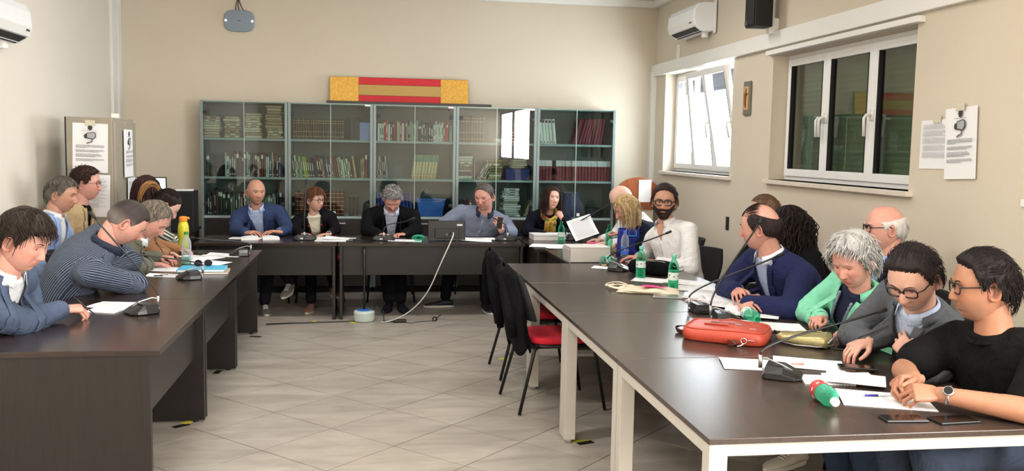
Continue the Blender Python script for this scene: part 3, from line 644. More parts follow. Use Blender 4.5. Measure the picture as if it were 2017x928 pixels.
# face -X : rotate -y to -x => angle -90
notice('notice', 'white surveillance-camera notice taped on the right wall, near side', wallM(XR-.012, 4.92, 1.748, R(-90), R(-2.5)), .29, .42, seed=2)
notice('notice', 'smaller table-printed sheet half behind the right wall camera notice', wallM(XR-.003, 5.155, 1.742, R(-90), R(-1)), .36, .30, camera=False, seed=5)
def locker():
    x0, x1, y0, y1, h = -2.545, -2.17, 8.24, 8.95, 1.865
    t = thing('metal_locker', 'grey metal locker with notices stuck on it, in the left corner', 'cabinet', ((x0+x1)/2, (y0+y1)/2, 0)); hx, hy = (x1-x0)/2, (y1-y0)/2
    MB().box(-hx, hx, -hy, hy, .06, h).build('body', M['locker'], t, bevel=.004)
    MB().box(-hx+.02, hx-.02, -hy+.02, hy-.02, 0, .06).build('plinth', M['black_matte'], t)
    for a, b in ((-hy+.01, -.003), (.003, hy-.01)):
        d = MB().box(hx+.0005, hx+.02, a, b, .08, h-.03).build('door', M['locker'], t, bevel=.003)
        MB().box(hx+.02, hx+.035, (b-.06 if a < -.1 else a+.04), (b-.04 if a < -.1 else a+.06), .95, 1.07).build('handle', M['steel'], d, bevel=.002)
    MB().box(-hx-.004, -hx+.006, -hy-.004, -hy+.004, .06, h).build('edge_strip', M['black_matte'], t)
    notice('notice', 'surveillance-camera notice taped on the locker end above the person with glasses', wallM((x0+x1)/2+.01, y0-.004, 1.605, 0, R(1.5)), .285, .415, seed=3)
    notice('notice', 'plain printed sheet beneath the camera notice on the locker end', wallM((x0+x1)/2+.035, y0-.002, 1.20, 0, R(2)), .25, .36, camera=False, seed=4, tape=False)
    notice('notice', 'camera notice on the locker door, seen edge-on', wallM(x1+.034, 8.62, 1.56, R(90), 0), .3, .42, seed=6, tape=False)
    notice('notice', 'blank-looking sheet hanging lower on the locker door', wallM(x1+.034, 8.70, 1.17, R(90), 0), .27, .34, camera=False, seed=7, tape=False)
    tag(MB().box(-.03, .03, -.02, .02, 0, .04).build('small_box', M['white_plastic'], None, (x1-.04, 8.5, h+.0005), bevel=.003), 'tiny white box on top of the locker', 'box')
locker()
def ac_unit(name, label, loc, rotz, L_, H, D):
    """local: back on y=0 (wall), front towards -y, length along x"""
    t = thing(name, label, 'air conditioner', loc, rotz)
    prof = [(0, 0), (-D*.55, 0), (-D*.9, H*.18), (-D, H*.4), (-D*.97, H*.75), (-D*.8, H*.95), (-D*.5, H), (0, H)]
    T = Matrix(((0, 0, 1, 0), (1, 0, 0, 0), (0, 1, 0, 0), (0, 0, 0, 1)))
    MB().prism([(a, b) for a, b in prof], -L_/2, L_/2, T).build('body', M['ac_white'], t, bevel=.012)
    # front panel line, louver, outlet slot, side cap
    MB().prism([(-D*.93, H*.16), (-D*1.02, H*.36), (-D*1.03, H*.40), (-D*.99, H*.4), (-D*.90, H*.2)], -L_/2+.02, L_/2-.02, T).build('louver', M['white_plastic'], t, bevel=.003)
    MB().prism([(-D*.50, -.004), (-D*.86, H*.13), (-D*.84, H*.16), (-D*.48, .003)], -L_/2+.05, L_/2-.05, T).build('air_slot', M['black_matte'], t)
    MB().box(L_/2-.13, L_/2-.06, -D*1.005, -D*.96, H*.28, H*.34).build('display', M['black_gloss'], t)
    MB().box(-L_/2-.03, -L_/2+.0, -.012, -.0, -.01, H+.01).box(L_/2, L_/2+.06, -.012, 0, -.02, H+.01).build('mount_plate', M['white_plastic'], t, bevel=.004)
    MB().tube([(L_/2*.7, -.05, .002), (L_/2*.7, -.05, -.05)], .035, 10).build('pipe_stub', M['white_plastic'], t)
    return t
ac_unit('air_conditioner', 'white wall air conditioner high on the right wall above the left window', (XR-.014, 9.36, 2.88), R(-90), .82, .29, .22)
ac_unit('air_conditioner', 'white wall air conditioner at the top of the left wall', (XL+.002, 7.22, 2.40), R(90), .85, .31, .22)
def wall_speaker():
    t = thing('wall_speaker', 'black box loudspeaker mounted on the right wall above the windows', 'speaker', (XR-.16, 7.50, 2.73), R(-90))
    MB().prism([(-.105, -.09), (.105, -.09), (.08, .08), (-.08, .08)], 0, .42).build('cabinet', M['black_matte'], t, bevel=.01)
    MB().box(-.095, .095, -.098, -.09, .015, .405).build('grille', pmat((18, 18, 20), .8, bump=.5, bscale=600), t, bevel=.004)
    MB().box(-.09, -.04, -.101, -.0985, .02, .06).build('badge', pmat((60, 60, 64), .4), t)
    MB().box(-.03, .03, .07, .158, -.05, .08).build('bracket', M['white_plastic'], t, bevel=.004)
wall_speaker()
def access_point():
    t = thing('access_point', 'flat grey rounded wireless unit high on the back wall', 'device', (-1.475, YB-.002, 3.045))
    P = [];
    for k in range(32):
        a = 2*pi*k/32; c, s_ = math.cos(a), math.sin(a); P.append((.165*math.copysign(abs(c)**.6, c), .122*math.copysign(abs(s_)**.6, s_)))
    T = Matrix.Rotation(pi/2, 4, 'X')
    MB().prism(P, .002, .04, T).build('housing', pmat((132, 146, 160), .35), t, bevel=.01)
    for s_ in (-1, 1): MB().lathe([(.004, .040), (.012, .041), (.012, .044), (.002, .046)], 10, Matrix.Translation((s_*.145, 0, -.0)) @ T).build('led', mat('led_glow', (.8, .8, 1), .4, emit=(.85, .85, 1, 3)), t)
    MB().box(-.018, .018, -.0425, -.040, -.008, .008).build('logo', pmat((100, 112, 126), .4), t)
    for k, (a, b) in enumerate(((-.04, -.05), (0, -.02), (.05, -.01))):
        MB().tube([(a, -.02, .118), (a*.6-.01, -.03, .17), (b*.3, -.022, .24), (b, -.014, .34)], .005, 6).build('cable', M['black_plastic'], t)
access_point()
def small_walls():
    t = thing('crucifix_plaque', 'small grey-green plaque with a brown crucifix on the right wall', 'plaque', (XR-.002, 8.045, 2.165), R(-90))
    MB().box(-.075, .075, -.022, 0, -.155, .155).build('board', pmat((112, 114, 98), .6, bump=.3), t, bevel=.008)
    MB().box(-.045, .045, -.025, -.0222, -.105, .105).build('panel', pmat((214, 170, 118), .6), t)
    MB().box(-.006, .006, -.033, -.0252, -.09, .09).box(-.035, .035, -.033, -.0252, .03, .044).build('cross', pmat((130, 60, 20), .5), t, bevel=.002)
    MB().tube([(0, -.034, .05), (0, -.038, .02), (.003, -.036, -.03), (-.003, -.035, -.07)], [.006, .008, .007, .004], 8).tube([(-.03, -.034, .04), (0, -.036, .025), (.03, -.034, .04)], .003, 6).build('figure', pmat((150, 80, 40), .45), t, smooth=True)
    t = thing('wall_socket', 'narrow black wall socket beside the person in white shirt', 'socket', (XR-.001, 8.42, .98), R(-90))
    MB().box(-.035, .035, -.008, 0, -.065, .065).build('plate', M['black_plastic'], t, bevel=.003)
    for z in (-.035, 0, .035): MB().lathe([(.001, 0), (.011, .0), (.011, .001), (.006, .0012)], 12, Matrix.Translation((0, -.0085, z)) @ Matrix.Rotation(pi/2, 4, 'X')).build('outlet', pmat((70, 70, 74), .4), t)
    t = thing('wall_switch', 'white switch plate at the right edge of the right wall', 'switch', (XR-.001, 4.33, 1.43), R(-90))
    MB().box(-.06, .06, -.01, 0, -.02, .02).build('plate', M['white_plastic'], t, bevel=.003); MB().box(-.02, .02, -.014, -.0101, -.012, .012).build('rocker', M['white_plastic'], t, bevel=.002)
    # lectern
    t = thing('lectern', 'brown wooden lectern with rounded back board in the right corner', 'lectern', (3.08, 10.30, 0))
    poly = [(-.27, 1.02)]+[(.27*math.cos(a)*1.0, 1.16+.20*math.sin(a)) for a in [pi-pi*k/16 for k in range(17)]]+[(.27, 1.02)]
    MB().prism(poly, -.012, .012, Matrix.Rotation(pi/2, 4, 'X')).build('back_board', M['lectern'], t, bevel=.004)
    MB().box(-.2, .2, .02, .34, 0, 1.0).build('body', pmat((196, 184, 160), .6), t, bevel=.006)
    tt = Matrix.Translation((0, .19, 1.04)) @ Matrix.Rotation(R(14), 4, 'X'); MB().box(-.24, .24, -.2, .2, -.01, .012, tt).build('reading_top', M['lectern'], t, bevel=.004)
    tag(MB().box(-.075, .075, -.001, .0, -.13, .13).build('paper_sheet', M['paper'], None, (3.16, 10.283, 1.20)), 'white sheet pinned to the lectern board behind the bald head', 'paper')
    # tower + computer monitor on a corner desk
    t = thing('corner_desk', 'small dark desk in the left back corner', 'table', (-2.32, 10.25, 0))
    MB().box(-.45, .45, -.3, .4, .71, .735).build('tabletop', M['wenge'], t, bevel=.003)
    for x in (-.41, .41): MB().box(x-.012, x+.012, -.28, .38, 0, .709).build('end_panel', M['wenge_leg'], t)
    t = thing('loudspeaker', 'tall black box speaker on the corner desk', 'speaker', (-1.955, 10.12, .736))
    MB().box(-.115, .115, -.13, .17, 0, .42).build('cabinet', M['black_matte'], t, bevel=.006); MB().box(-.1, .1, -.137, -.131, .02, .40).build('grille', pmat((16, 16, 18), .85), t)
    tag(MB().box(-.09, .09, -.1, .1, 0, .012).build('paper_pile', M['paper'], None, (-1.95, 10.13, 1.1565), R(8)), 'few white papers lying on the black speaker', 'paper')
    t = thing('computer_monitor', 'lit computer monitor on the corner desk behind the bob-haired person', 'monitor', (-2.37, 10.1, .736), R(8))
    MB().box(-.24, .24, -.015, .015, .24, .56).build('bezel', M['black_plastic'], t, bevel=.005)
    MB().box(-.228, .228, -.0165, -.0155, .252, .548).build('screen', mat('screen_white', (.8, .9, 1), .3, emit=(.82, .93, 1, 1.3)), t)
    sc = MB()
    for k, (z, w) in enumerate(((.52, .4), (.49, .3), (.47, .36), (.42, .2), (.40, .34), (.36, .3))): sc.box(-.21, -.21+w, -.0172, -.0167, z, z+.008)
    sc.build('screen_lines', mat('screen_teal', rgb(90, 150, 170), .3, emit=(.2, .5, .6, .6)), t)
    MB().box(-.03, .03, .0, .03, .01, .3).box(-.12, .12, -.08, .1, 0, .012).build('stand', M['black_plastic'], t, bevel=.003)
small_walls()
# ------------------------------------------------------------------ chairs
def make_chair(label, coat=None, group=None, seatm='red_fabric', backm='black_fabric'):
    """stacking chair, faces local +y; four thin black legs, padded seat and back"""
    t = thing('meeting_chair', label, 'chair', (0, 0, 0), 0, group)
    # seat pad
    P = []
    for k in range(28):
        a = 2*pi*k/28; c, s_ = math.cos(a), math.sin(a); P.append((.225*math.copysign(abs(c)**.55, c), .21*math.copysign(abs(s_)**.55, s_)))
    MB().prism(P, .435, .475).build('seat', M[seatm], t, bevel=.014)
    MB().prism([(x*1.0, y*1.0) for x, y in P], .418, .434).build('seat_pan', M['black_plastic'], t, bevel=.004)
    # backrest: curved padded panel leaning back
    rows = 9; cols = 9; A = []; B = []
    for i in range(rows):
        v = i/(rows-1); z = .58+.30*v; hw = .205*(1-.18*max(0, v-.55)**1.2*2)*(.93+.07*math.sin(pi*v)); ra = []; rb = []
        for j in range(cols):
            u = j/(cols-1)*2-1; y = -.235-.10*v+.045*u*u
            ra.append(Vector((u*hw, y+.017, z))); rb.append(Vector((u*hw, y-.014, z)))
        A.append(ra); B.append(rb)
    def closed(A, B):
        mb = MB(); mb.grid(A); n = len(mb.v); mb.grid([list(reversed(r)) for r in B])
        R_ = len(A); C_ = len(A[0]); ia = lambda i, j: i*C_+j; ib = lambda i, j: n+i*C_+(C_-1-j)
        for i in range(R_-1): mb.f += [(ia(i, 0), ia(i+1, 0), ib(i+1, 0), ib(i, 0)), (ia(i, C_-1), ib(i, C_-1), ib(i+1, C_-1), ia(i+1, C_-1))]; mb.m += [0, 0]
        for j in range(C_-1): mb.f += [(ia(0, j), ib(0, j), ib(0, j+1), ia(0, j+1)), (ia(R_-1, j), ia(R_-1, j+1), ib(R_-1, j+1), ib(R_-1, j))]; mb.m += [0, 0]
        return mb
    closed(A, B).build('backrest', M[backm], t, bevel=.008)
    for s_ in (-1, 1):
        MB().tube([(s_*.19, .17, .425), (s_*.215, .20, .40), (s_*.25, .27, 0.006)], .011, 8).build('leg', M['black_metal'], t, smooth=True)
        MB().tube([(s_*.19, -.17, .425), (s_*.215, -.20, .40), (s_*.25, -.30, 0.006)], .011, 8).build('leg', M['black_metal'], t, smooth=True)
        MB().tube([(s_*.17, .15, .412), (s_*.17, -.2, .412), (s_*.15, -.25, .5), (s_*.15, -.275, .64)], .010, 8).build('back_support', M['black_metal'], t, smooth=True)
    MB().tube([(-.2, .16, .408), (.2, .16, .408)], .009, 8).build('crossbar', M['black_metal'], t)
    return t
def make_coat(label, seed, loc, rotz):
    """jacket draped over a chair back (in the chair's frame, faces +y)"""
    rr = random.Random(seed); rows, cols = 22, 40; P = []
    for i in range(rows):
        v = i/(rows-1); row_ = []
        for j in range(cols):
            a = 2*pi*j/cols; z = .925-.54*v
            hw = (.185+.035*math.sin(min(1, v*2.2)*pi/2)-.02*v)*(.2 if i == 0 else 1)*(.8 if i == 1 else 1)
            hd = (.040+.012*v)*(.2 if i == 0 else 1)
            c, s_ = math.cos(a), math.sin(a)
            f = 1+.10*noise.noise(Vector((c*2.5+seed, s_*2.5, v*3.0)))+.05*math.sin(a*7+v*3+seed)*v
            row_.append(Vector((hw*f*math.copysign(abs(c)**.8, c), -.285-.06*(1-v)+.045*v+hd*f*s_, z+(.012*math.cos(a*2) if i < 2 else 0)+.03*math.sin(a*3+seed)*v*v)))
        row_.append(row_[0]); P.append(row_)
    t = thing('coat', label, 'coat', loc, rotz)
    MB().grid(P).build('body', M['coat_black'], t, smooth=True, solid=.008, subsurf=1)
    lap = MB()
    for s_ in (-1, 1): lap.tube([(s_*.07, -.35, .90), (s_*.11, -.355, .80), (s_*.155, -.345, .62), (s_*.165, -.325, .48)], [.02, .036, .036, .024], 8, flat=.4)
    lap.build('sleeve', M['coat_black'], t, smooth=True)
    return t
M['coat_black'] = fabric('coat_black', rgb(24, 24, 28), .95)
CH = []
def place_chair(src, x, y, ang, label):
    o = copy_tree(src); o.location = (x, y, 0); o.rotation_euler = (0, 0, ang-pi/2); o['label'] = label; return o
chair0 = make_chair('black stacking chair with red seat, nearer of the two inside the tables', group='stacking chairs')
chair0.location = (1.20, 5.80, 0); chair0.rotation_euler = (0, 0, R(-90+6))
chair_b = place_chair(chair0, 1.22, 6.64, R(2), 'black stacking chair under a dark coat, farther of the two inside the tables'); chair_b['group'] = 'stacking chairs'
make_coat('black coat draped over the nearer inner chair', 1, (1.20, 5.80, 0), R(-90+6))
make_coat('black coat draped over the farther inner chair', 4, (1.22, 6.64, 0), R(-90+2))
# ------------------------------------------------------------------ things on the tables
M['bottle_green'] = plastic_clear('bottle_green', rgb(84, 208, 168), .0)
M['bottle_pale'] = plastic_clear('bottle_pale', rgb(150, 200, 180), .12)
M['bottle_clear'] = plastic_clear('bottle_clear', rgb(205, 215, 222), .12)
M['water'] = plastic_clear('water_tinted', rgb(120, 220, 190), .2)
M['yellow_liquid'] = mat('yellow_bottle', rgb(206, 198, 46), .3, var=.03)
M['orange_cap'] = mat('orange_cap', rgb(240, 140, 40), .4)
T0 = TH+.0006
def bez(p0, p1, p2, p3, n=18):
    p0, p1, p2, p3 = map(Vector, (p0, p1, p2, p3))
    return [p0*(1-t)**3+p1*3*t*(1-t)**2+p2*3*t*t*(1-t)+p3*t**3 for t in [i/n for i in range(n+1)]]
def mic(loc, ang, tip, label, bend=.16, bs=1.0):
    """conference microphone: wedge base, steel fork, gooseneck to the world point tip. ang: world heading of the base's front (talker) side"""
    t = thing('gooseneck_microphone', label, 'microphone', (loc[0], loc[1], T0), ang-pi/2, 'conference gooseneck microphones')
    rows = [(-.075, .046, .010, .062), (-.06, .068, .052, .056), (.01, .072, .05, .05), (.055, .066, .03, .03), (.085, .045, .016, .016)]
    mb = MB(); n = 6; vs = []
    for y, w, h, h2 in [(a, b*1.22*bs, c, d) for a, b, c, d in rows]: vs += [Vector((-w, y, .004)), Vector((w, y, .004)), Vector((w*.98, y, h*.55)), Vector((w*.66, y, h)), Vector((-w*.66, y, h)), Vector((-w*.98, y, h*.55))]
    fs = [(k*n+j, k*n+(j+1) % n, (k+1)*n+(j+1) % n, (k+1)*n+j) for k in range(len(rows)-1) for j in range(n)]+[tuple(range(n)), tuple(range(5*n-1, 4*n-1, -1))]
    mb.add(vs, fs).build('base', M['black_plastic'], t, bevel=.003)
    MB().box(-.06, .06, -.066, .06, 0, .004).build('rubber_pad', M['black_matte'], t)
    MB().box(-.03, .03, -.03, .02, .0505, .054).build('speaker_grille', pmat((50, 52, 56), .45), t, bevel=.001)
    MB().box(-.038, -.012, -.0785, -.0755, .014, .026).build('sticker', M['sticker'], t)
    MB().tube([(.022, .045, .036), (.03, .0, .058), (.012, -.06, .075), (.0, -.085, .07), (.0, -.088, .03)], .0042, 8).build('steel_fork', M['steel'], t, smooth=True)
    b0 = Vector((0, -.086, .030)); b1 = Vector((0, -.088, .085))
    MB().tube([b0, b1], .0085, 10).build('steel_sleeve', M['steel'], t, smooth=True)
    im = Matrix.Translation((loc[0], loc[1], T0)) @ Matrix.Rotation(ang-pi/2, 4, 'Z'); tp = im.inverted() @ Vector(tip)
    dr = tp-b1; up = Vector((0, 0, 1)); p = bez(b1, b1+up*bend, tp-(dr.normalized()*.16), tp)
    MB().tube(p, .0052, 8).build('gooseneck', M['black_plastic'], t, smooth=True)
    d = (p[-1]-p[-3]).normalized(); MB().tube([tp-d*.002, tp+d*.004, tp+d*.02, tp+d*.045, tp+d*.05], [.005, .0085, .0095, .0095, .005], 10).build('capsule', M['black_matte'], t, smooth=True)
    return t
mic((-1.225, 5.16), R(215), (-1.51, 5.35, 1.24), 'gooseneck microphone before the striped-shirt person, nearest on the left desks', .05)
mic((-1.22, 6.46), R(200), (-1.60, 6.30, .94), 'gooseneck microphone by the blue folder with its neck bent low to the left', .03)
mic((-1.07, 7.80), R(190), (-1.42, 7.75, .89), 'gooseneck microphone at the far end of the left desks', .03)
mic((-.63, 9.08), R(90), (-.615, 9.05, 1.285), 'gooseneck microphone standing straight up before the person with red necklace', .2, bs=1.3)
mic((.13, 9.06), R(90), (.40, 9.12, .945), 'gooseneck microphone bent right before the grey curly-haired person', .12, bs=1.3)
mic((1.36, 9.10), R(90), (1.216, 9.24, .978), 'gooseneck microphone beside the speaking person in grey shirt', .12, bs=1.3)
mic((2.02, 9.14), R(60), (2.41, 9.0, 1.133), 'gooseneck microphone leaning right over the printed pages', .06)
mic((1.90, 6.82), R(-30), (2.20, 6.6, 1.05), 'gooseneck microphone beside the black pouch', .05)
mic((1.92, 5.03), R(0), (2.346, 5.0, 1.07), 'gooseneck microphone with low long neck, left of the joined pair', .06)
mic((1.945, 4.74), R(-12), (2.227, 5.0, 1.263), 'gooseneck microphone with steep neck, right of the joined pair', .1)
mic((1.70, 3.53), R(-30), (2.19, 3.65, .987), 'gooseneck microphone nearest the camera on the right tables', .06)
def bottle(loc, h, r, body, label, cap='white_plastic', lying=None, level=None, band=None, name='water_bottle', roll=0):
    t = thing(name, label, 'bottle', loc)
    if lying is not None: t.matrix_world = Matrix.Translation(Vector(loc)+Vector((0, 0, r+.001))) @ Matrix.Rotation(lying, 4, 'Z') @ Matrix.Rotation(pi/2, 4, 'Y')
    prof = [(r*.55, .004), (r*.9, 0), (r, .012)]
    for k in range(9): z = .012+(h*.62-.012)*(k+1)/9; prof.append((r*(.955 if k % 2 == 0 else 1), z))
    prof += [(r*.96, h*.67), (r*.72, h*.78), (r*.42, h*.86), (r*.36, h*.9), (r*.4, h*.905), (r*.36, h*.92)]
    MB().lathe(prof, 24).build('bottle_body', M[body], t, smooth=True)
    MB().lathe([(r*.43, h*.915), (r*.45, h*.92), (r*.45, h*.985), (r*.4, h)], 18).build('cap', M[cap] if isinstance(cap, str) else cap, t, smooth=False)
    if band:
        lb = MB().use(band[0]).lathe([(r*1.005, h*band[1]), (r*1.01, h*band[1]+.002), (r*1.01, h*band[2]-.002), (r*1.005, h*band[2])], 24, cap=False)
        lb.build('label_band', None, t, smooth=True)
        lb = MB(); rr = random.Random(int(h*1000)+int(loc[0]*100))
        for k in range(7):
            a = 2*pi*k/7; T = Matrix.Rotation(a, 4, 'Z') @ Matrix.Translation((r*1.014, 0, 0)); z = h*(band[1]+band[2])/2+rr.uniform(-.008, .008)
            lb.box(-.0005, .0008, -.006, .006, z-.003, z+.003, T)
        o = lb.build('label_print', band[3], t)
    if level: MB().lathe([(r*.5, .006), (r*.9, .006), (r*.92, .014), (r*.92, h*level)], 20).build('water', M['water'], t, smooth=True)
    return t
LW = mat('bottle_label', rgb(206, 220, 214), .5); LR = mat('bottle_label_red', rgb(186, 60, 60), .5)
bottle((1.954, 6.40, T0), .235, .036, 'bottle_green', 'green water bottle standing against the black pouch', pmat((120, 200, 200), .4), band=(LW, .34, .55, M['ink_dark']), level=.3)
bottle((2.022, 5.87, T0), .235, .036, 'bottle_green', 'green water bottle standing on the cream tote bag corner', pmat((90, 190, 160), .4), band=(LW, .28, .5, M['ink_dark']), level=.55)
bottle((1.88, 8.88, T0), .21, .034, 'bottle_green', 'green water bottle beside the white box and scarf person', 'bottle_green', band=(LW, .3, .5, M['ink_dark']))
bottle((2.233, 8.36, T0), .23, .035, 'bottle_green', 'green water bottle half behind the grey-white box', 'bottle_green')
bottle((2.20, 7.70, T0), .23, .035, 'bottle_clear', 'clear water bottle before the blue bag', pmat((60, 110, 200), .4), band=(pmat((70, 110, 200), .5), .1, .4, M['paper']))
bottle((2.08, 4.79, T0), .215, .037, 'bottle_green', 'green water bottle lying on papers above the red bag', 'bottle_green', lying=R(-96), band=(LW, .08, .35, M['ink_dark']))
bottle((1.695, 3.21, T0), .205, .036, 'bottle_green', 'green bottle with white cap and red label lying on the nearest table', lying=R(-99), band=(LR, .06, .36, M['paper']))
bottle((1.85, 7.20, T0), .14, .035, 'bottle_pale', 'pale squashed bottle lying beside the grey-white box', 'bottle_pale', lying=R(-5), band=(mat('teal_label', rgb(90, 180, 160), .5), .3, .6, M['paper']))
bottle((-1.385, 7.22, T0), .25, .037, 'bottle_clear', 'clear bottle with green cap beside the blue folder', pmat((40, 130, 70), .4), level=.22)
def sport_bottle():
    t = thing('sports_bottle', 'yellow sports bottle with orange screw cap on the left desk', 'bottle', (-1.56, 8.02, T0))
    MB().lathe([(.03, 0), (.043, .004), (.044, .06), (.040, .10), (.040, .12), (.046, .17), (.044, .22), (.034, .255), (.027, .262)], 26).build('bottle_body', M['yellow_liquid'], t, smooth=True)
    MB().lathe([(.029, .262), (.034, .266), (.034, .292), (.03, .302), (.012, .306)], 22).build('cap', M['orange_cap'], t, smooth=False, bevel=.002)
    MB().tube([(.03, 0, .29), (.042, 0, .292), (.05, 0, .28)], [.01, .009, .006], 8).build('cap_loop', M['orange_cap'], t, smooth=True)
sport_bottle()
def squashed():
    t = thing('squashed_bottle', 'squashed green plastic bottle beside the monitor', 'bottle', (.47, 8.99, T0)); rows = []
    for i in range(9):
        th = pi*i/8; rows.append([Vector((.062*math.sin(th)*math.cos(a)*(1+.12*math.sin(5*a+i)), .045*math.sin(th)*math.sin(a)*(1+.12*math.cos(4*a)), .032-.031*math.cos(th)*(1+.1*math.sin(3*a)))) for a in [2*pi*k/18 for k in range(19)]])
    MB().grid(rows).build('bottle_body', M['bottle_green'], t); MB().lathe([(.012, 0), (.013, .012), (.01, .015)], 12, Matrix.Translation((.055, -.01, .03)) @ Matrix.Rotation(R(70), 4, 'Y')).build('cap', M['bottle_green'], t)
squashed()
def sheet(x, y, ang, label, w=.21, l=.297, z=0, curl=.006, n=1, printed=.5, seed=0, name='paper_sheet', cat='paper'):
    """A4 sheet or thin pile lying on a table"""
    t = thing(name, label, cat, (x, y, T0+z), ang); rr = random.Random(seed+int(x*100)+int(y*77)); N_ = 8
    th = .0004*n+.0002
    P = [[Vector((-w/2+w*i/N_, -l/2+l*j/N_, th+curl*abs(math.sin(i/N_*2.3+seed))*(j/N_)**2+.0006)) for i in range(N_+1)] for j in range(N_+1)]
    Q = [[Vector((p.x, p.y, .0002+max(0, p.z-th-.001)*(.3 if n > 3 else .9))) for p in r] for r in P]
    mb = MB(); mb.grid(P); k = len(mb.v); mb.grid(Q); C = N_+1
    for i in range(N_):
        for a, b in (((i, 0), (i+1, 0)), ((i, N_), (i+1, N_)), ((0, i), (0, i+1)), ((N_, i), (N_, i+1))):
            ia, ib = a[0]*C+a[1], b[0]*C+b[1]; mb.f.append((ia, ib, k+ib, k+ia)); mb.m.append(0)
    mb.build('sheet', M['paper'], t)
    if printed:
        ink = MB(); y_ = l*.42
        while y_ > -l*.42*printed*2+l*.42-.02 and y_ > -l*.43:
            x_ = -w*.4; xe = w*.4*rr.choice([1, 1, .9, .5]); j = (y_+l/2)/l
            while x_ < xe:
                s_ = rr.uniform(.008, .03); i = (x_+w/2)/w; zz = th+curl*abs(math.sin(i*2.3+seed))*j**2+.0012
                ink.box(x_, min(x_+s_, xe), y_, y_+.0016, zz, zz+.0002); x_ += s_+.003
            y_ -= .0075 if rr.random() > .12 else .016
        ink.build('print', M['ink_light'], t)['kind'] = 'stuff'
    return t
def pen(x, y, ang, col, label, z=0, l=.14, name='pen'):
    t = thing(name, label, 'pen', (x, y, T0+.0045+z), ang)
    MB().tube([(-l*.5, 0, 0), (l*.3, 0, 0), (l*.42, 0, 0), (l*.5, 0, 0)], [.004, .004, .0028, .0006], 8).build('barrel', pmat((200, 200, 205), .3), t, smooth=True)
    MB().tube([(-l*.5, 0, 0), (-l*.48, 0, 0), (-l*.1, 0, 0)], [.0035, .0048, .0048], 8).build('cap', pmat(col, .4), t, smooth=True)
    return t
def phone(x, y, ang, label, w=.074, l=.155, z=0, th=.008):
    t = thing('mobile_phone', label, 'phone', (x, y, T0+z), ang)
    MB().box(-w/2, w/2, -l/2, l/2, 0, th).build('phone_body', M['black_plastic'], t, bevel=.003); MB().box(-w/2+.004, w/2-.004, -l/2+.006, l/2-.006, th, th+.0006).build('screen', M['black_gloss'], t)
    return t
# left desks
sheet(-1.40, 5.40, R(80), 'printed sheet beneath the hand of the person writing, left desks', l=.30, seed=1)
sheet(-1.43, 5.22, R(72), 'small white notepad under the writing hand', w=.11, l=.16, n=12, printed=0)
sheet(-1.42, 6.60, R(82), 'white sheet under the dark pens by the second left microphone', w=.15, l=.25, printed=0, seed=2)
pen(-1.37, 6.58, R(6), (60, 64, 50), 'dark green felt pen lying on the sheet by the microphone', z=.003)
pen(-1.40, 6.55, R(2), (40, 46, 40), 'black pen lying beside the green felt pen', z=.003, l=.15)
def folders():
    t = thing('document_folder', 'kraft brown folder lowest in the pile on the left desk', 'folder', (-1.17, 6.78, T0), R(4)); MB().box(-.16, .16, -.12, .12, 0, .012).build('cover', pmat((176, 146, 104), .7), t, bevel=.002)
    MB().box(-.158, .161, -.121, .118, .003, .009).build('papers', M['paper'], t)
    t = thing('document_folder', 'bright blue cardboard folder on top of the kraft folder', 'folder', (-1.19, 6.80, T0+.0125), R(2))
    MB().box(-.165, .16, -.12, .12, 0, .003).box(-.165, .16, -.12, .12, .016, .019).box(-.165, -.16, -.12, .12, 0, .019).build('cover', pmat((70, 170, 206), .6), t, bevel=.001); MB().box(-.158, .155, -.118, .116, .0035, .0155).build('papers', M['paper'], t)
    t = thing('sunglasses', 'dark round sunglasses lying on the blue folder', 'glasses', (-1.20, 6.86, T0+.033), R(10))
    fr = MB()
    for s_ in (-1, 1): fr.tube([(s_*.034+.027*math.cos(a), 0, .022+.024*math.sin(a)) for a in [2*pi*k/16 for k in range(16)]], .0022, 6, closed=True)
    fr.tube([(-.008, 0, .028), (.008, 0, .028)], .0022, 6); fr.build('frame', M['black_plastic'], t, smooth=True)
    for s_ in (-1, 1):
        MB().lathe([(.001, -.0008), (.026, -.0008), (.026, .0008), (.001, .0008)], 16, Matrix.Translation((s_*.034, 0, .022)) @ Matrix.Rotation(pi/2, 4, 'X')).build('lens', M['black_gloss'], t)
        MB().tube([(s_*.062, .002, .03), (s_*.064, .06, .02), (s_*.06, .12, .002)], .002, 6).build('temple', M['black_plastic'], t, smooth=True)
folders()
sheet(-1.24, 7.30, R(70), 'loose printed sheet behind the blue folder', seed=3, curl=.02); sheet(-1.34, 7.62, R(60), 'loose sheet beside the sports bottle', z=.002, seed=4, curl=.015)
sheet(-1.20, 7.80, R(80), 'loose sheet at the far end of the left desks', seed=5, curl=.01); sheet(-1.44, 6.92, R(75), 'sheet being read by the person in olive blazer', seed=6)
def tube_cap():
    t = thing('glue_stick', 'small white tube lying among the papers behind the folder', 'tube', (-1.34, 7.42, T0+.016), R(30)); MB().tube([(-.04, 0, 0), (.03, 0, 0), (.045, 0, 0)], [.011, .011, .007], 10).build('tube_body', M['white_plastic'], t, smooth=True)
tube_cap()
phone(-1.47, 7.86, R(70), 'dark phone before the sports bottle', z=0)
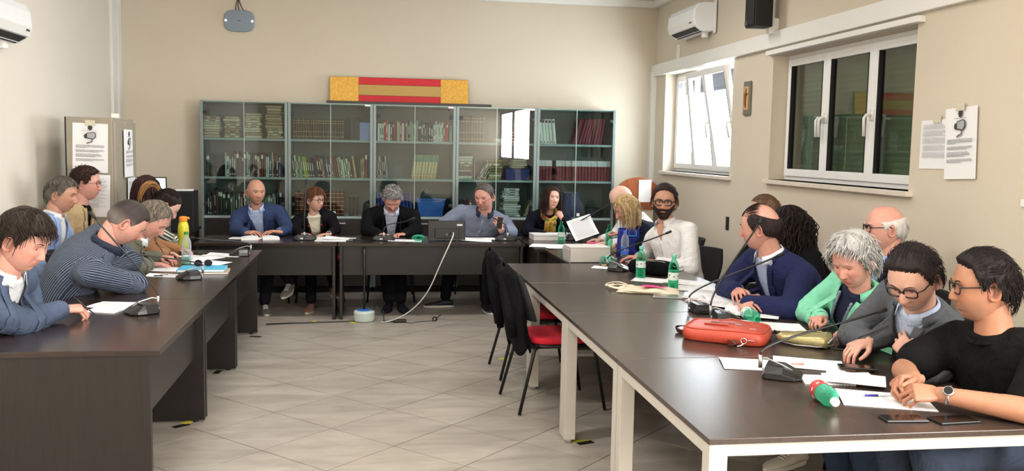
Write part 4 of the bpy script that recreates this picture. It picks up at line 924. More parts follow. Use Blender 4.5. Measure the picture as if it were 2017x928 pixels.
# head table
def open_book():
    t = thing('open_book', 'open thick book before the bald person in blue blazer', 'book', (-1.06, 9.14, T0), R(8))
    for s_ in (-1, 1):
        P = [[Vector((s_*(.02+.16*i/6), -.11+.22*j, .004+.022*math.sin(pi*(.25+.62*i/6)))) for i in range(7)] for j in (0, 1)]
        mb = MB().grid(P); n = len(mb.v); mb.grid([[Vector((p.x, p.y, .0005)) for p in r] for r in P]); 
        for i in range(6): mb.f += [(i, i+1, n+i+1, n+i), (7+i, n+7+i, n+8+i, 8+i)]; mb.m += [0, 0]
        mb.f += [(6, 13, n+13, n+6), (0, n, n+7, 7)]; mb.m += [0, 0]
        mb.build('pages', M['paper'], t)
open_book()
sheet(-1.20, 9.20, R(84), 'sheet under the left side of the open book', seed=7, z=0)
sheet(-.38, 9.02, R(88), 'printed sheet right of the upright microphone', seed=8, curl=.002); sheet(-.30, 9.16, R(80), 'second sheet lying behind the printed sheet', seed=9, z=.003, curl=.02); sheet(-.50, 9.24, R(92), 'sheet before the person with red necklace', seed=10, n=8)
phone(-.13, 9.08, R(80), 'black phone at the joint of the head tables')
sheet(.34, 9.02, R(86), 'white sheet beneath the squashed green bottle', seed=11, l=.33)
phone(.28, 9.22, R(85), 'phone under the reading person\'s hand', z=.0)
sheet(1.05, 9.03, R(84), 'sheet under the speaking person, right of monitor', seed=12, curl=.03, l=.3); sheet(1.12, 9.20, R(95), 'second sheet under the speaking person\'s elbow', seed=13, z=.003)
def head_monitor():
    t = thing('desk_monitor', 'black monitor seen from behind, standing low on the head table', 'monitor', (.745, 8.96, T0), R(1.5))
    MB().box(-.185, .185, 0, .022, .004, .205).build('back_shell', M['black_plastic'], t, bevel=.006); MB().box(-.175, .175, .0222, .024, .012, .197).build('screen', M['black_gloss'], t)
    MB().box(-.12, .12, -.012, .0, .03, .13).build('back_bulge', M['black_plastic'], t, bevel=.006)
    MB().box(.1, .155, -.0025, -.0002, .155, .172).build('sticker', M['sticker'], t); MB().box(-.008, .008, -.0145, -.0122, .06, .078).build('badge', pmat((120, 120, 124), .4), t)
    MB().box(-.09, .09, -.06, .1, 0, .003).build('stand', M['black_plastic'], t)
head_monitor()
def cables():
    pts = bez((.80, 8.935, .83), (.82, 8.70, .86), (.72, 8.66, .70), (.60, 8.66, .40), 14)+bez((.60, 8.66, .40), (.50, 8.65, .16), (.30, 8.62, .01), (.10, 8.60, .008), 14)[1:]
    tag(MB().tube(pts, .0055, 8).build('power_cable', pmat((206, 204, 198), .5), smooth=True), 'white cable hanging from the monitor down to the floor unit', 'cable')
    pts = [(-.95, 8.58, .006), (-.6, 8.63, .006), (-.3, 8.66, .006), (-.15, 8.68, .006), (-.07, 8.70, .006)]
    tag(MB().tube(pts, .006, 8).build('floor_cable', M['black_plastic'], smooth=True), 'black cable along the floor left of the white floor unit', 'cable')
    pts = [(.02, 8.70, .10), (.07, 8.82, .16), (.13, 8.76, .07), (.13, 8.66, .008), (.2, 8.65, .006), (.28, 8.64, .006)]
    tag(MB().tube(pts, .006, 8).build('floor_cable', M['black_plastic'], smooth=True), 'black cable looping right of the white floor unit', 'cable')
    pts = [(.33, 8.62, .006), (.38, 8.56, .005), (.45, 8.62, .005), (.52, 8.65, .005), (.62, 8.66, .005), (.63, 8.76, .005), (.70, 9.0, .005)]
    tag(MB().tube(pts, .0035, 6).build('floor_cable', pmat((70, 66, 60), .6), smooth=True), 'thin cable running right from the black adapter', 'cable')
    tag(MB().box(-.06, .06, -.025, .025, 0, .03).build('power_adapter', M['black_plastic'], None, (.28, 8.62, .0005), R(4), bevel=.008), 'flat black power adapter on the floor', 'adapter')
    tag(MB().tube([(.02*math.cos(a), .0, .022+.02*math.sin(a)) for a in [2*pi*k/12 for k in range(12)]], .007, 6, closed=True).build('cable_ring', M['black_plastic'], None, (.615, 8.66, .0005)), 'small black ring standing on the thin cable', 'ring')
    t = thing('floor_unit', 'round white floor unit with blue top beneath the head table', 'device', (-.055, 8.72, 0))
    MB().lathe([(.085, 0), (.098, .008), (.1, .04), (.1, .085), (.092, .10), (.07, .104)], 32).build('housing', pmat((196, 210, 206), .4), t, smooth=False, bevel=.003)
    MB().lathe([(.07, .1045), (.06, .110), (.02, .112)], 24).build('top_disc', pmat((50, 110, 190), .4), t)
    MB().tube([(0, 0, .112), (0, .03, .3), (0, .05, .5), (0, .06, .70)], .011, 10).build('pole', M['black_plastic'], t, smooth=True)
cables()
# corner desk and right-hand dark desk
def paper_box(loc, rz, w, l, h, label, open_end=False):
    t = thing('white_box', label, 'box', loc, rz); c = pmat((212, 208, 206), .6)
    MB().box(-w/2, w/2, -l/2, l/2, 0, h*.72).build('box_body', c, t, bevel=.002); MB().box(-w/2-.002, w/2+.002, -l/2-.002, l/2+.002, h*.725, h).build('lid', c, t, bevel=.002)
    return t
paper_box((1.80, 9.20, T0), R(2), .33, .24, .06, 'flat white box of paper before the person with scarf')
t = thing('cardboard_box', 'greyish white cardboard box with folded end flap, right of corner desk', 'box', (1.80, 7.46, T0), R(1))
MB().box(-.17, .17, -.13, .13, 0, .118).build('box_body', pmat((205, 200, 196), .6), t, bevel=.002); MB().box(-.175, -.171, -.13, .11, 0, .118, Matrix.Rotation(R(-4), 4, 'Y')).build('flap', pmat((190, 186, 182), .6), t)
MB().box(-.172, .172, -.132, .132, .1185, .124).build('lid', pmat((215, 211, 207), .6), t, bevel=.001)
for i, (x, y, a, l_) in enumerate([(1.70, 8.62, 80, 'top sheet on the corner desk left of the box'), (1.78, 8.40, 96, 'lower sheet on the corner desk left of the box'), (1.66, 8.52, 70, 'skewed sheet on the corner desk'), (2.20, 8.60, 85, 'sheet beneath the raised pages')]): sheet(x, y, R(a), l_, seed=20+i, z=.0013*i, curl=.008)
def held_pages():
    t = thing('held_pages', 'fan of printed pages held up by the blonde person', 'paper', (2.16, 8.92, T0+.05), R(-4))
    T = Matrix.Rotation(R(-28), 4, 'X') @ Matrix.Rotation(R(-20), 4, 'Y')
    n = 8; P = [[T @ Vector((-.13+.26*i/n, .03*math.sin(j/n*2), .24*j/n)) for i in range(n+1)] for j in range(n+1)]
    MB().grid(P).build('sheet', M['paper'], t, solid=.0015); k = MB()
    for j in range(16): k.box(-.10, .10, -.002+.03*math.sin((j+1)/18*2), -.0015+.03*math.sin((j+1)/18*2), .02+.013*j, .0225+.013*j, Matrix.Translation((0, -.002, 0)) @ T)
    k.build('print', M['ink_light'], t)['kind'] = 'stuff'
held_pages()
tag(MB().box(-.09, .09, -.03, .03, 0, .018).build('pencil_case', pmat((206, 60, 110), .6), None, (2.20, 8.74, T0+.002), R(5), bevel=.007), 'pink pencil case beneath the raised pages', 'case')
def blue_bag():
    t = thing('blue_bag', 'stiff royal blue fabric bag standing before the blonde person', 'bag', (2.30, 7.88, T0), R(5))
    mb = MB(); rows = []
    for j in range(9):
        v = j/8; w = .125-.01*v; d = .045*(1-v*.75); rows.append([Vector((w*math.copysign(abs(math.cos(a))**.35, math.cos(a)), d*math.copysign(abs(math.sin(a))**.6, math.sin(a)), .225*v+.006*math.sin(a*2+1)*v)) for a in [2*pi*k/32 for k in range(33)]])
    mb.grid(rows).build('bag_body', mat('blue_bag_cloth', rgb(26, 40, 130), .8, var=.06, bump=.3, bscale=300), t, smooth=True, solid=.003)
    MB().box(-.115, .115, -.0, .0035, .008, .24).build('inner_flap', pmat((30, 46, 140), .8), t)
    for s_ in (-1, 1): MB().tube([(-.05, s_*.012, .22), (-.045, s_*.03, .17), (.045, s_*.03, .17), (.05, s_*.012, .22)], .006, 6, flat=.4).build('handle', pmat((60, 130, 200), .7), t)
blue_bag()
def pouch():
    t = thing('black_pouch', 'black padded zip pouch between the first green bottle and white-shirt person', 'bag', (2.10, 6.58, T0), R(-40))
    rows = []
    for i in range(11):
        u = i/10*2-1; w = (1-abs(u)**4)**.25 if abs(u) < 1 else .02; w = max(w, .12); rows.append([Vector((u*.20, .075*w*math.copysign(abs(math.cos(a))**.6, math.cos(a)), .055+.055*w*math.copysign(abs(math.sin(a))**.6, math.sin(a))*(1+.05*math.sin(6*u)))) for a in [2*pi*k/20 for k in range(21)]])
    MB().grid(rows).build('pouch_body', M['coat_black'], t, smooth=True); MB().tube([(-.19, -.03, .075), (-.1, -.04, .108), (.1, -.04, .108), (.19, -.03, .078)], .003, 6).build('zipper', M['steel'], t); MB().tube([(.2, 0, .06), (.235, .01, .08), (.24, .02, .05), (.2, .02, .04)], .006, 6, flat=.4).build('strap_loop', M['black_matte'], t)
pouch()
sheet(2.02, 6.28, R(60), 'white sheet beneath the black pouch', seed=31, printed=0); sheet(1.82, 6.98, R(60), 'small sheet beside the microphone near the pale bottle', w=.12, l=.16, printed=0)
tag(MB().prism([(-.03, -.015), (.03, -.02), (.025, .02), (-.02, .018)], 0, .012).build('wooden_tag', pmat((190, 160, 120), .7), None, (1.86, 7.08, T0), bevel=.002), 'small tan wooden tag beside the pale bottle', 'tag')
def tote():
    t = thing('tote_bag', 'crumpled cream cotton tote bag with pink print', 'bag', (1.83, 5.80, T0), R(-20))
    cm = mat('cotton', rgb(222, 208, 184), .95, var=.05, scale=20, bump=.5, bscale=250); rows = []
    for j in range(17):
        row_ = []
        for i in range(23):
            u, v = i/22*2-1, j/16*2-1; e = (1-abs(u)**6)*(1-abs(v)**6)
            h = .006+.030*e*(.55+.6*noise.noise(Vector((u*2.2, v*2.0, 3)))+.25*noise.noise(Vector((u*6, v*6, 1))))
            row_.append(Vector((u*.20*(1+.1*noise.noise(Vector((v*3, 0, 7)))), v*.135*(1+.12*noise.noise(Vector((u*3, 5, 0)))), max(.002, h))))
        rows.append(row_)
    mb = MB().grid(rows); n = len(mb.v); mb.grid([[Vector((p.x, p.y, 0)) for p in r] for r in rows]); mb.build('bag_body', cm, t, smooth=True)
    for k, pts in enumerate(([(-.12, .05, .02), (-.22, .06, .035), (-.27, .02, .012), (-.25, -.05, .03), (-.19, -.06, .012), (-.15, -.0, .03)], [(-.14, .09, .02), (-.2, .13, .04), (-.29, .1, .03), (-.30, .04, .012), (-.22, .0, .04)], [(-.18, -.1, .012), (-.1, -.14, .02), (0, -.15, .015), (.1, -.14, .02)])):
        MB().tube(pts, .012, 8, flat=.35).build('handle', cm, t, smooth=True, subsurf=1)
    MB().prism([(-.06, -.03), (.02, -.05), (.10, -.06), (.13, -.045), (.06, -.01), (.03, .03), (-.03, .035)], .035, .037).build('pink_print', pmat((214, 50, 130), .8), t)
tote()
t = thing('tablet', 'silver tablet in clear case at the tote bag edge', 'tablet', (1.90, 5.56, T0), R(70)); MB().box(-.07, .07, -.11, .11, 0, .007).build('tablet_body', pmat((150, 152, 150), .3, .4), t, bevel=.003); MB().box(-.064, .064, -.1, .1, .007, .0076).build('screen', pmat((110, 116, 112), .15), t)
t = thing('plastic_pouch', 'crumpled clear and red plastic wrapper by the tablet', 'wrapper', (1.99, 5.38, T0), R(20))
MB().grid([[Vector((-.05+.1*i/6, -.035+.07*j/5, .004+.022*abs(noise.noise(Vector((i*.8, j*.9, 2)))))) for i in range(7)] for j in range(6)]).build('wrapper', pmat((200, 170, 180), .25), t, solid=.002); MB().prism([(-.03, -.035), (.05, -.04), (.045, -.01), (-.01, -.015)], .012, .014).build('red_print', pmat((190, 40, 70), .3), t)
for i, (x, y, a, l_) in enumerate([(2.22, 6.16, 60, 'top sheet in the pile right of the second green bottle'), (2.20, 5.88, 75, 'second sheet right of the second green bottle'), (2.25, 5.68, 50, 'skewed sheet before the blue blazer person'), (2.13, 5.50, 66, 'printed sheet beneath the long microphone necks'), (2.24, 5.42, 80, 'sheet at the blue blazer person\'s elbow'), (2.13, 5.22, 58, 'broad printed page left of the blue blazer person\'s hand'), (2.16, 4.90, 62, 'sheet beneath the lying green bottle'), (2.12, 4.52, 75, 'sheet half hidden behind the red bag')]): sheet(x, y, R(a), l_, seed=40+i, z=.0015*i, curl=.012, w=.22, l=.31)
M['red_leather'] = mat('red_leather', rgb(176, 66, 46), .42, var=.07, scale=14, bump=.35, bscale=220)
M['brown_leather'] = mat('brown_leather', rgb(70, 40, 34), .45, var=.08, bump=.3, bscale=220)
M['gold_leather'] = mat('gold_leather', rgb(176, 166, 118), .32, .55, var=.12, scale=9, bump=.5, bscale=60)
def red_bag():
    t = thing('leather_bag', 'orange-red leather messenger bag lying on the right table', 'bag', (1.77, 4.29, T0), R(-33)); t.scale = (1.1, 1.1, 1.0)
    def outline(s, z, dz=0):
        P = []
        for k in range(40):
            a = 2*pi*k/40; c, s_ = math.cos(a), math.sin(a)
            P.append(Vector((.185*s*math.copysign(abs(c)**.35, c), .135*s*math.copysign(abs(s_)**.35, s_), z+dz*(c*.5+.5))))
        P.append(P[0]); return P
    rows = [outline(.3, .001), outline(.94, .001), outline(1.0, .008), outline(1.02, .035), outline(1.0, .058), outline(.95, .066), outline(.8, .070), outline(.3, .073), outline(.02, .073)]
    for r_ in rows:
        for p in r_: p.z *= 1+.15*math.sin(p.x*14)*.4-.35*max(0, p.x-.02)*2.0
    MB().grid(rows).build('bag_body', M['red_leather'], t, smooth=True)
    MB().tube([Vector((p.x*1.0, p.y*1.0, p.z+.002)) for p in rows[5][:-1]], .0035, 6, closed=True).build('piping', M['red_leather'], t, smooth=True)
    MB().tube([(-.10, -.02, .071), (0, -.035, .078), (.10, -.06, .066), (.15, -.07, .05)], [.012, .014, .012, .006], 8, flat=.4).build('front_fold', M['red_leather'], t, smooth=True)
    MB().tube([(-.08, .02, .073), (.06, .0, .075), (.15, -.03, .06)], .0028, 6).build('zipper', M['brown_leather'], t)
    for p in ((.05, -.02, .078), (.12, -.045, .068), (.13, -.141, .03)): MB().box(p[0]-.014, p[0]+.014, p[1]-.004, p[1]+.004, p[2], p[2]+.004).build('zip_pull', M['chrome'], t, bevel=.001)
    MB().tube([(-.18, .05, .03), (-.23, .06, .035), (-.26, .04, .02), (-.22, .0, .008), (-.17, 0, .01)], .016, 8, flat=.25).build('strap', M['brown_leather'], t, smooth=True, subsurf=1)
    MB().tube([(.03, -.14, .02), (.05, -.165, .035), (.08, -.17, .02), (.06, -.17, .006), (.03, -.15, .006)], .014, 8, flat=.3).build('strap_end', M['brown_leather'], t, smooth=True, subsurf=1)
    MB().tube([(.10+.013*math.cos(a), -.152, .03+.013*math.sin(a)) for a in [2*pi*k/14 for k in range(14)]], .0025, 6, closed=True).build('ring', M['chrome'], t, smooth=True)
    MB().tube([(.10, -.155, .017), (.09, -.16, .008), (.075, -.165, .004)], .004, 6).build('clasp', M['chrome'], t)
    MB().tube([(-.05, .06, .074), (.0, .09, .085), (.08, .07, .078), (.1, .03, .07)], .006, 6, flat=.5).build('handle', M['red_leather'], t, smooth=True)
red_bag()
def purse():
    t = thing('gold_purse', 'small gold leather purse with clasp beside the red bag', 'purse', (2.10, 4.13, T0), R(-36))
    rows = []
    for i in range(15):
        u = i/14*2-1; w = (1-abs(u)**7)**.4*(.78+.22*u); w = max(w, .08); rows.append([Vector((u*.135, .092*w*math.copysign(abs(math.cos(a))**.6, math.cos(a)), .030+.030*min(1, w*1.3)*math.copysign(abs(math.sin(a))**.6, math.sin(a))*(1+.10*math.sin(u*7+a*2)+.1*math.sin(a*5+u*3)))) for a in [2*pi*k/28 for k in range(29)]])
    MB().grid(rows).build('purse_body', M['gold_leather'], t, smooth=True)
    MB().tube([(-.12, -.045, .012), (-.02, -.085, .010), (.08, -.088, .012), (.138, -.05, .018), (.142, .04, .03), (.13, .07, .03)], .0035, 6).build('frame', M['steel'], t, smooth=True)
    MB().tube([(.12, -.07, .03), (.143, .0, .052), (.125, .07, .035)], [.004, .006, .004], 6).build('clasp', M['steel'], t, smooth=True)
    MB().tube([(-.02, -.02, .062), (.03, .03, .070), (.10, .02, .064)], .002, 6).build('seam', M['gold_leather'], t)
    MB().tube([(-.12, .02, .04), (-.15, .03, .05), (-.165, .01, .03), (-.16, -.03, .02)], .010, 6, flat=.4).build('strap', M['brown_leather'], t, smooth=True)
purse()
phone(2.27, 4.00, R(62), 'dark red phone beneath the silver-haired person\'s hands')
sheet(1.68, 3.74, R(75), 'sheet tucked under the nearest microphone', seed=60, w=.21, l=.297, printed=0); sheet(1.92, 3.73, R(66), 'printed sheet with clear pen before the person in grey blazer', seed=61, z=.0015); pen(1.90, 3.70, R(-8), (210, 120, 110), 'clear pen with reddish cap on printed sheet', z=.003)
def notebook():
    t = thing('spiral_notebook', 'open white spiral notebook beside the nearest microphone', 'notebook', (1.86, 3.45, T0), R(-14))
    MB().box(-.10, .10, -.07, .07, 0, .006).build('pages', M['paper'], t); MB().box(-.002, .19, -.06, .08, .0065, .013, Matrix.Rotation(R(-3), 4, 'Y')).build('turned_pages', M['paper'], t)
    for k in range(14): MB().tube([(-.09+.0125*k+.004*math.cos(a)*0, -.070+.006*math.cos(a), .005+.006*math.sin(a)) for a in [2*pi*q/8 for q in range(8)]], .0009, 4, closed=True).build('ring', M['steel'], t)
    o = sheet(1.96, 3.40, R(60), 'thin pile of folded pages on the spiral notebook', seed=62, z=.016, n=12, curl=.006, w=.17, l=.23)
notebook()
phone(2.08, 3.60, R(70), 'black phone beneath the fingers of the grey blazer person', z=.012)
sheet(1.94, 3.15, R(70), 'printed sheet with blue pen before the person in black', seed=63, w=.23, l=.33); pen(1.95, 3.19, R(-2), (60, 50, 150), 'blue-capped pen lying on the nearest sheet', z=.003)
phone(1.865, 2.905, R(86), 'black phone at the table edge, left of the two'); phone(2.04, 2.875, R(94), 'black phone at the table edge, right of the two', w=.082, l=.16)
# ------------------------------------------------------------------ people
def lin(*c): return rgb(*c)
SKIN = {'light': lin(206, 162, 144), 'tan': lin(188, 140, 118), 'rosy': lin(204, 150, 134), 'pale': lin(212, 172, 154), 'deep': lin(172, 122, 96)}
def seg_dist(p, A, B):
    d = B-A; t = min(1., max(0., float((p-A)@d)/float(d@d))); return float(np.linalg.norm(p-A-d*t))
def unit_rows(a): return a/np.maximum(np.linalg.norm(a, axis=1), 1e-9)[:, None]
def smooth01(x): x = np.clip(x, 0, 1); return x*x*(3-2*x)
def head_surface(th, ph, fat=0., female=False):
    """head outline: th from crown (0) to under the chin (pi), ph around from the face (0); local x right, y forward, z up (metres)"""
    dx, dy, dz = np.sin(th)*np.sin(ph), np.sin(th)*np.cos(ph), np.cos(th)
    n = 2.35; rr = (np.abs(dx)**n+np.abs(dy)**n+np.abs(dz)**n)**(-1/n); x, y, z = dx*rr, dy*rr, dz*rr
    z = np.where(z > 0, z*.122, z*.117); t = np.clip(-z/.112, 0, 1)
    x = x*(.0745+.004*fat); x = x*(1-(.40-.16*fat+(.05 if female else 0))*t**1.7)
    x = x*(1+.05*np.exp(-((z-.04)/.05)**2))
    yf = y > 0; y = np.where(yf, y*.093, y*.102)
    y = np.where(~yf, y*(1-.62*smooth01((-z-.01)/.09)), y*(1-.06*t))
    y = np.where(~yf, y*(1+.05*np.exp(-((z-.03)/.05)**2)), y)
    fm = smooth01((dy-.15)/.35)
    def G(cx, cz, sx, sz): return np.exp(-((np.abs(x)-cx)/sx)**2-((z-cz)/sz)**2)
    a = 0
    a = a+.0045*G(.028, .033, .022, .009)*(.6 if female else 1)-.0135*G(.029, .013, .016, .011)-.004*G(.0, .022, .010, .014)
    br = smooth01((.024-z)/.052)*smooth01((z+.040)/.010)
    a = a+.0215*br*np.exp(-(x/(.0085+.003*br))**2)+.0085*G(.0125, -.0285, .0065, .0065)
    a = a-.002*G(0, -.041, .006, .006)+.0065*np.exp(-(x/.022)**2-((z+.0505)/.0052)**2)+.0075*np.exp(-(x/.019)**2-((z+.0625)/.0058)**2)-.0045*np.exp(-(x/.024)**2-((z+.0563)/.0022)**2)
    a = a-.003*G(0, -.073, .018, .006)+.0085*np.exp(-(x/.018)**2-((z+.094)/.015)**2)
    a = a+.0035*G(.042, -.012, .017, .018)+.004*fat*G(.04, -.045, .02, .03)-.0032*G(.027, -.043, .006, .016)
    y = y+a*fm
    return np.stack([x, y, z], -1)
def tint_me(me, cols):
    at = me.color_attributes.new('tint', 'FLOAT_COLOR', 'POINT'); a = np.ones((len(me.vertices), 4), np.float32); a[:, :3] = cols; at.data.foreach_set('color', a.ravel())
def head_mesh(P, skin, o):
    """verts, faces, colours in head space"""
    nt_, np_ = 72, 96
    th = np.linspace(.02, pi-.02, nt_)[:, None]*np.ones((1, np_)); ph = (np.arange(np_)*2*pi/np_)[None, :]*np.ones((nt_, 1))
    fat, fem = o.get('fat', 0), o.get('female', False)
    V = head_surface(th, ph, fat, fem).reshape(-1, 3); fs = [(i*np_+j, (i+1)*np_+j, (i+1)*np_+(j+1) % np_, i*np_+(j+1) % np_) for i in range(nt_-1) for j in range(np_)]
    fs += [tuple(range(np_)), tuple((nt_-1)*np_+j for j in range(np_-1, -1, -1))]
    C = np.ones((len(V), 3))*np.array(skin); x, y, z = V.T; front = (y > .03)
    def mixc(mask, col):
        C[:] = C*(1-mask[:, None])+np.array(col)*mask[:, None]
    sk = np.array(skin)
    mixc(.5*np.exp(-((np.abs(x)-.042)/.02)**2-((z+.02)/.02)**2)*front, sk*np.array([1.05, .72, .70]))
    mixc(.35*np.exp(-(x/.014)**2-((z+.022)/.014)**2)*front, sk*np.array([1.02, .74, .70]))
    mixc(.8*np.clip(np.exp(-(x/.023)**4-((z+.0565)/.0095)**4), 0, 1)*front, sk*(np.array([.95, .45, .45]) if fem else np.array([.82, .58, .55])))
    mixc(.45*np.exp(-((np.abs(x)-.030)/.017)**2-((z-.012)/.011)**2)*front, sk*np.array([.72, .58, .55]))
    if o.get('stubble'):
        m = smooth01((-.018-z)/.02)*smooth01((y-.0)/.04)*(1-np.exp(-(x/.022)**4-((z+.0565)/.0075)**4))*(1-.8*np.exp(-((np.abs(x)-.045)/.02)**2-((z+.025)/.02)**2)); mixc(o['stubble']*m, o.get('stubble_col', lin(110, 95, 88)))
    vs = [V]; cs = [C]; n = len(V)
    def add(v, f, c):
        nonlocal n
        v = np.array(v, float); vs.append(v); cs.append(np.ones((len(v), 3))*np.array(c) if np.ndim(c) == 1 else np.array(c)); fs.extend([tuple(n+i for i in q) for q in f]); n += len(v)
    def ball(c, r, k=12, fn=None, zmin=None):
        v = []; f = []
        for i in range(k+1):
            for j in range(2*k):
                a, b = pi*i/k, pi*j/k; v.append([c[0]+r*math.sin(a)*math.cos(b), c[1]+r*math.sin(a)*math.sin(b), c[2]+r*math.cos(a)])
        for i in range(k):
            for j in range(2*k): f.append((i*2*k+j, (i+1)*2*k+j, (i+1)*2*k+(j+1) % (2*k), i*2*k+(j+1) % (2*k)))
        return v, f
    look = o.get('eyes', 0)            # 0 open, 1 closed / looking down
    for s in (-1, 1):
        c = (s*.0300, .0690, .0125); r = .0122; v, f = ball(c, r, 12); v = np.array(v); d = (v-np.array(c))/r
        gd = np.array([0, math.cos(R(18*look)), -math.sin(R(18*look))]); dt = d @ gd
        col = np.where(dt[:, None] > .93, np.array([.01, .008, .006]), np.where(dt[:, None] > .84, np.array(o.get('iris', lin(70, 46, 34))), np.array(lin(214, 204, 198)))); add(v, f, col)
        # lids: skin caps over the upper and lower part of the eyeball
        for up in (1, -1):
            v = []; k, q = 6, 14; lim = R(62-48*look) if up > 0 else R(66)
            if up > 0: lim = R(27+ -29*look)      # elevation of the upper lid edge above the centre
            else: lim = R(-24)
            for i in range(k+1):
                for j in range(q+1):
                    el = lim+(R(88)-lim)*i/k if up > 0 else lim+(-R(85)-lim)*i/k; az = -R(85)+R(170)*j/q; el2 = el*math.cos(az*.75) if up > 0 and el > 0 else el*math.cos(az*.5)
                    rr = r+.0016; v.append([c[0]+rr*math.cos(el2)*math.sin(az), c[1]+rr*math.cos(el2)*math.cos(az), c[2]+rr*math.sin(el2)])
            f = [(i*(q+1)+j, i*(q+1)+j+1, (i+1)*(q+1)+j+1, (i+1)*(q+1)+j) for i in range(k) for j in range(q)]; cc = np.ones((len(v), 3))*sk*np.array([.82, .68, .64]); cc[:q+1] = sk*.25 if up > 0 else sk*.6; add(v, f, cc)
        # ears
        rows = []; K = 20
        for i in range(K+1):
            a = 2*pi*i/K; ey, ez = -.006+.0175*math.cos(a)*(1-.15*math.sin(a)), .0-.002+.031*math.sin(a); wob = .004*max(0, math.cos(a-pi))
            rows.append((ey, ez, a))
        v = []
        for (off, sc) in ((.000, 1.0), (.010, 1.12), (.016, 1.05), (.0155, .86), (.008, .66), (.006, .3)):
            for (ey, ez, a) in rows: v.append([s*(.0705+.0035*fat+off-.006*(ey+.006)/.0175*(1 if off > 0 else 0)), -.006+(ey+.006)*sc-.004*off/.016, ez*sc])
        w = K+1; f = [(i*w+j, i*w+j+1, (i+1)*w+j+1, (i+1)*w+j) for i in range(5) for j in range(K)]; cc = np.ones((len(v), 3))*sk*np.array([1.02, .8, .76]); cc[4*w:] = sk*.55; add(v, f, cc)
    return np.concatenate(vs), fs, np.concatenate(cs)
# --- implicit-looking solid parts joined by voxel remesh
def cone_cap(A, B, ra, rb, n=14, flat=None):
    A, B = np.array(A, float), np.array(B, float); d = B-A; L_ = np.linalg.norm(d); d = d/max(L_, 1e-6)
    a = np.array([0, 0, 1.]) if abs(d[2]) < .9 else np.array([1., 0, 0]); u = np.cross(d, a); u /= np.linalg.norm(u); v = np.cross(d, u)
    if flat is not None:
        v = np.array(flat[0], float); v = v-d*(v@d); v /= np.linalg.norm(v); u = np.cross(v, d)
    fl = 1 if flat is None else flat[1]; rings = []
    for k in range(4): e = pi/2*(1-k/4); rings.append((A-d*ra*math.sin(e), ra*math.cos(e)))
    rings.append((A, ra)); rings.append(((A+B)/2, (ra+rb)/2)); rings.append((B, rb))
    for k in range(1, 5): e = pi/2*k/4; rings.append((B+d*rb*math.sin(e), rb*math.cos(e)))
    vs = []; fs = []
    for c, r in rings:
        r = max(r, 1e-4)
        for j in range(n): t = 2*pi*j/n; vs.append(c+u*r*math.cos(t)+v*r*fl*math.sin(t))
    for i in range(len(rings)-1):
        for j in range(n): fs.append((i*n+j, i*n+(j+1) % n, (i+1)*n+(j+1) % n, (i+1)*n+j))
    fs += [tuple(range(n-1, -1, -1)), tuple(range((len(rings)-1)*n, len(rings)*n))]
    return vs, fs
def loft(rings, n=24, ex=2.4):
    """rings: (centre, side axis, front axis, half width, half depth front, half depth back)"""
    vs = []; fs = []
    for c, X, Y, w, df, db in rings:
        for j in range(n):
            t = 2*pi*j/n; ct, st = math.cos(t), math.sin(t); cc = math.copysign(abs(ct)**(2/ex), ct); ss = math.copysign(abs(st)**(2/ex), st)
            vs.append(np.array(c)+np.array(X)*w*cc+np.array(Y)*(df if ss > 0 else db)*ss)
    for i in range(len(rings)-1):
        for j in range(n): fs.append((i*n+j, i*n+(j+1) % n, (i+1)*n+(j+1) % n, (i+1)*n+j))
    fs += [tuple(range(n-1, -1, -1)), tuple(range((len(rings)-1)*n, len(rings)*n))]
    return vs, fs
def fuse(parts, voxel, smooth=6, post=None):
    """one continuous surface out of overlapping solids -> (verts, faces)"""
    vs = []; fs = []
    for v, f in parts:
        n = len(vs); vs += [tuple(p) for p in v]; fs += [tuple(n+i for i in q) for q in f]
    me = bpy.data.meshes.new('tmp'); me.from_pydata(vs, [], fs); bm = bmesh.new(); bm.from_mesh(me); bmesh.ops.recalc_face_normals(bm, faces=bm.faces); bm.to_mesh(me); bm.free()
    o = bpy.data.objects.new('tmp', me); COL.objects.link(o)
    md = o.modifiers.new('r', 'REMESH'); md.mode = 'VOXEL'; md.voxel_size = voxel
    ms = o.modifiers.new('s', 'SMOOTH'); ms.factor = .5; ms.iterations = smooth
    dg = bpy.context.evaluated_depsgraph_get(); ev = o.evaluated_get(dg); m2 = ev.to_mesh()
    V = np.empty(len(m2.vertices)*3); m2.vertices.foreach_get('co', V); V = V.reshape(-1, 3); F = [tuple(p.vertices) for p in m2.polygons]
    Nn = np.empty(len(m2.vertices)*3); m2.vertices.foreach_get('normal', Nn)
    ev.to_mesh_clear(); bpy.data.objects.remove(o); bpy.data.meshes.remove(me)
    return V, F, Nn.reshape(-1, 3)
HANDS = {}
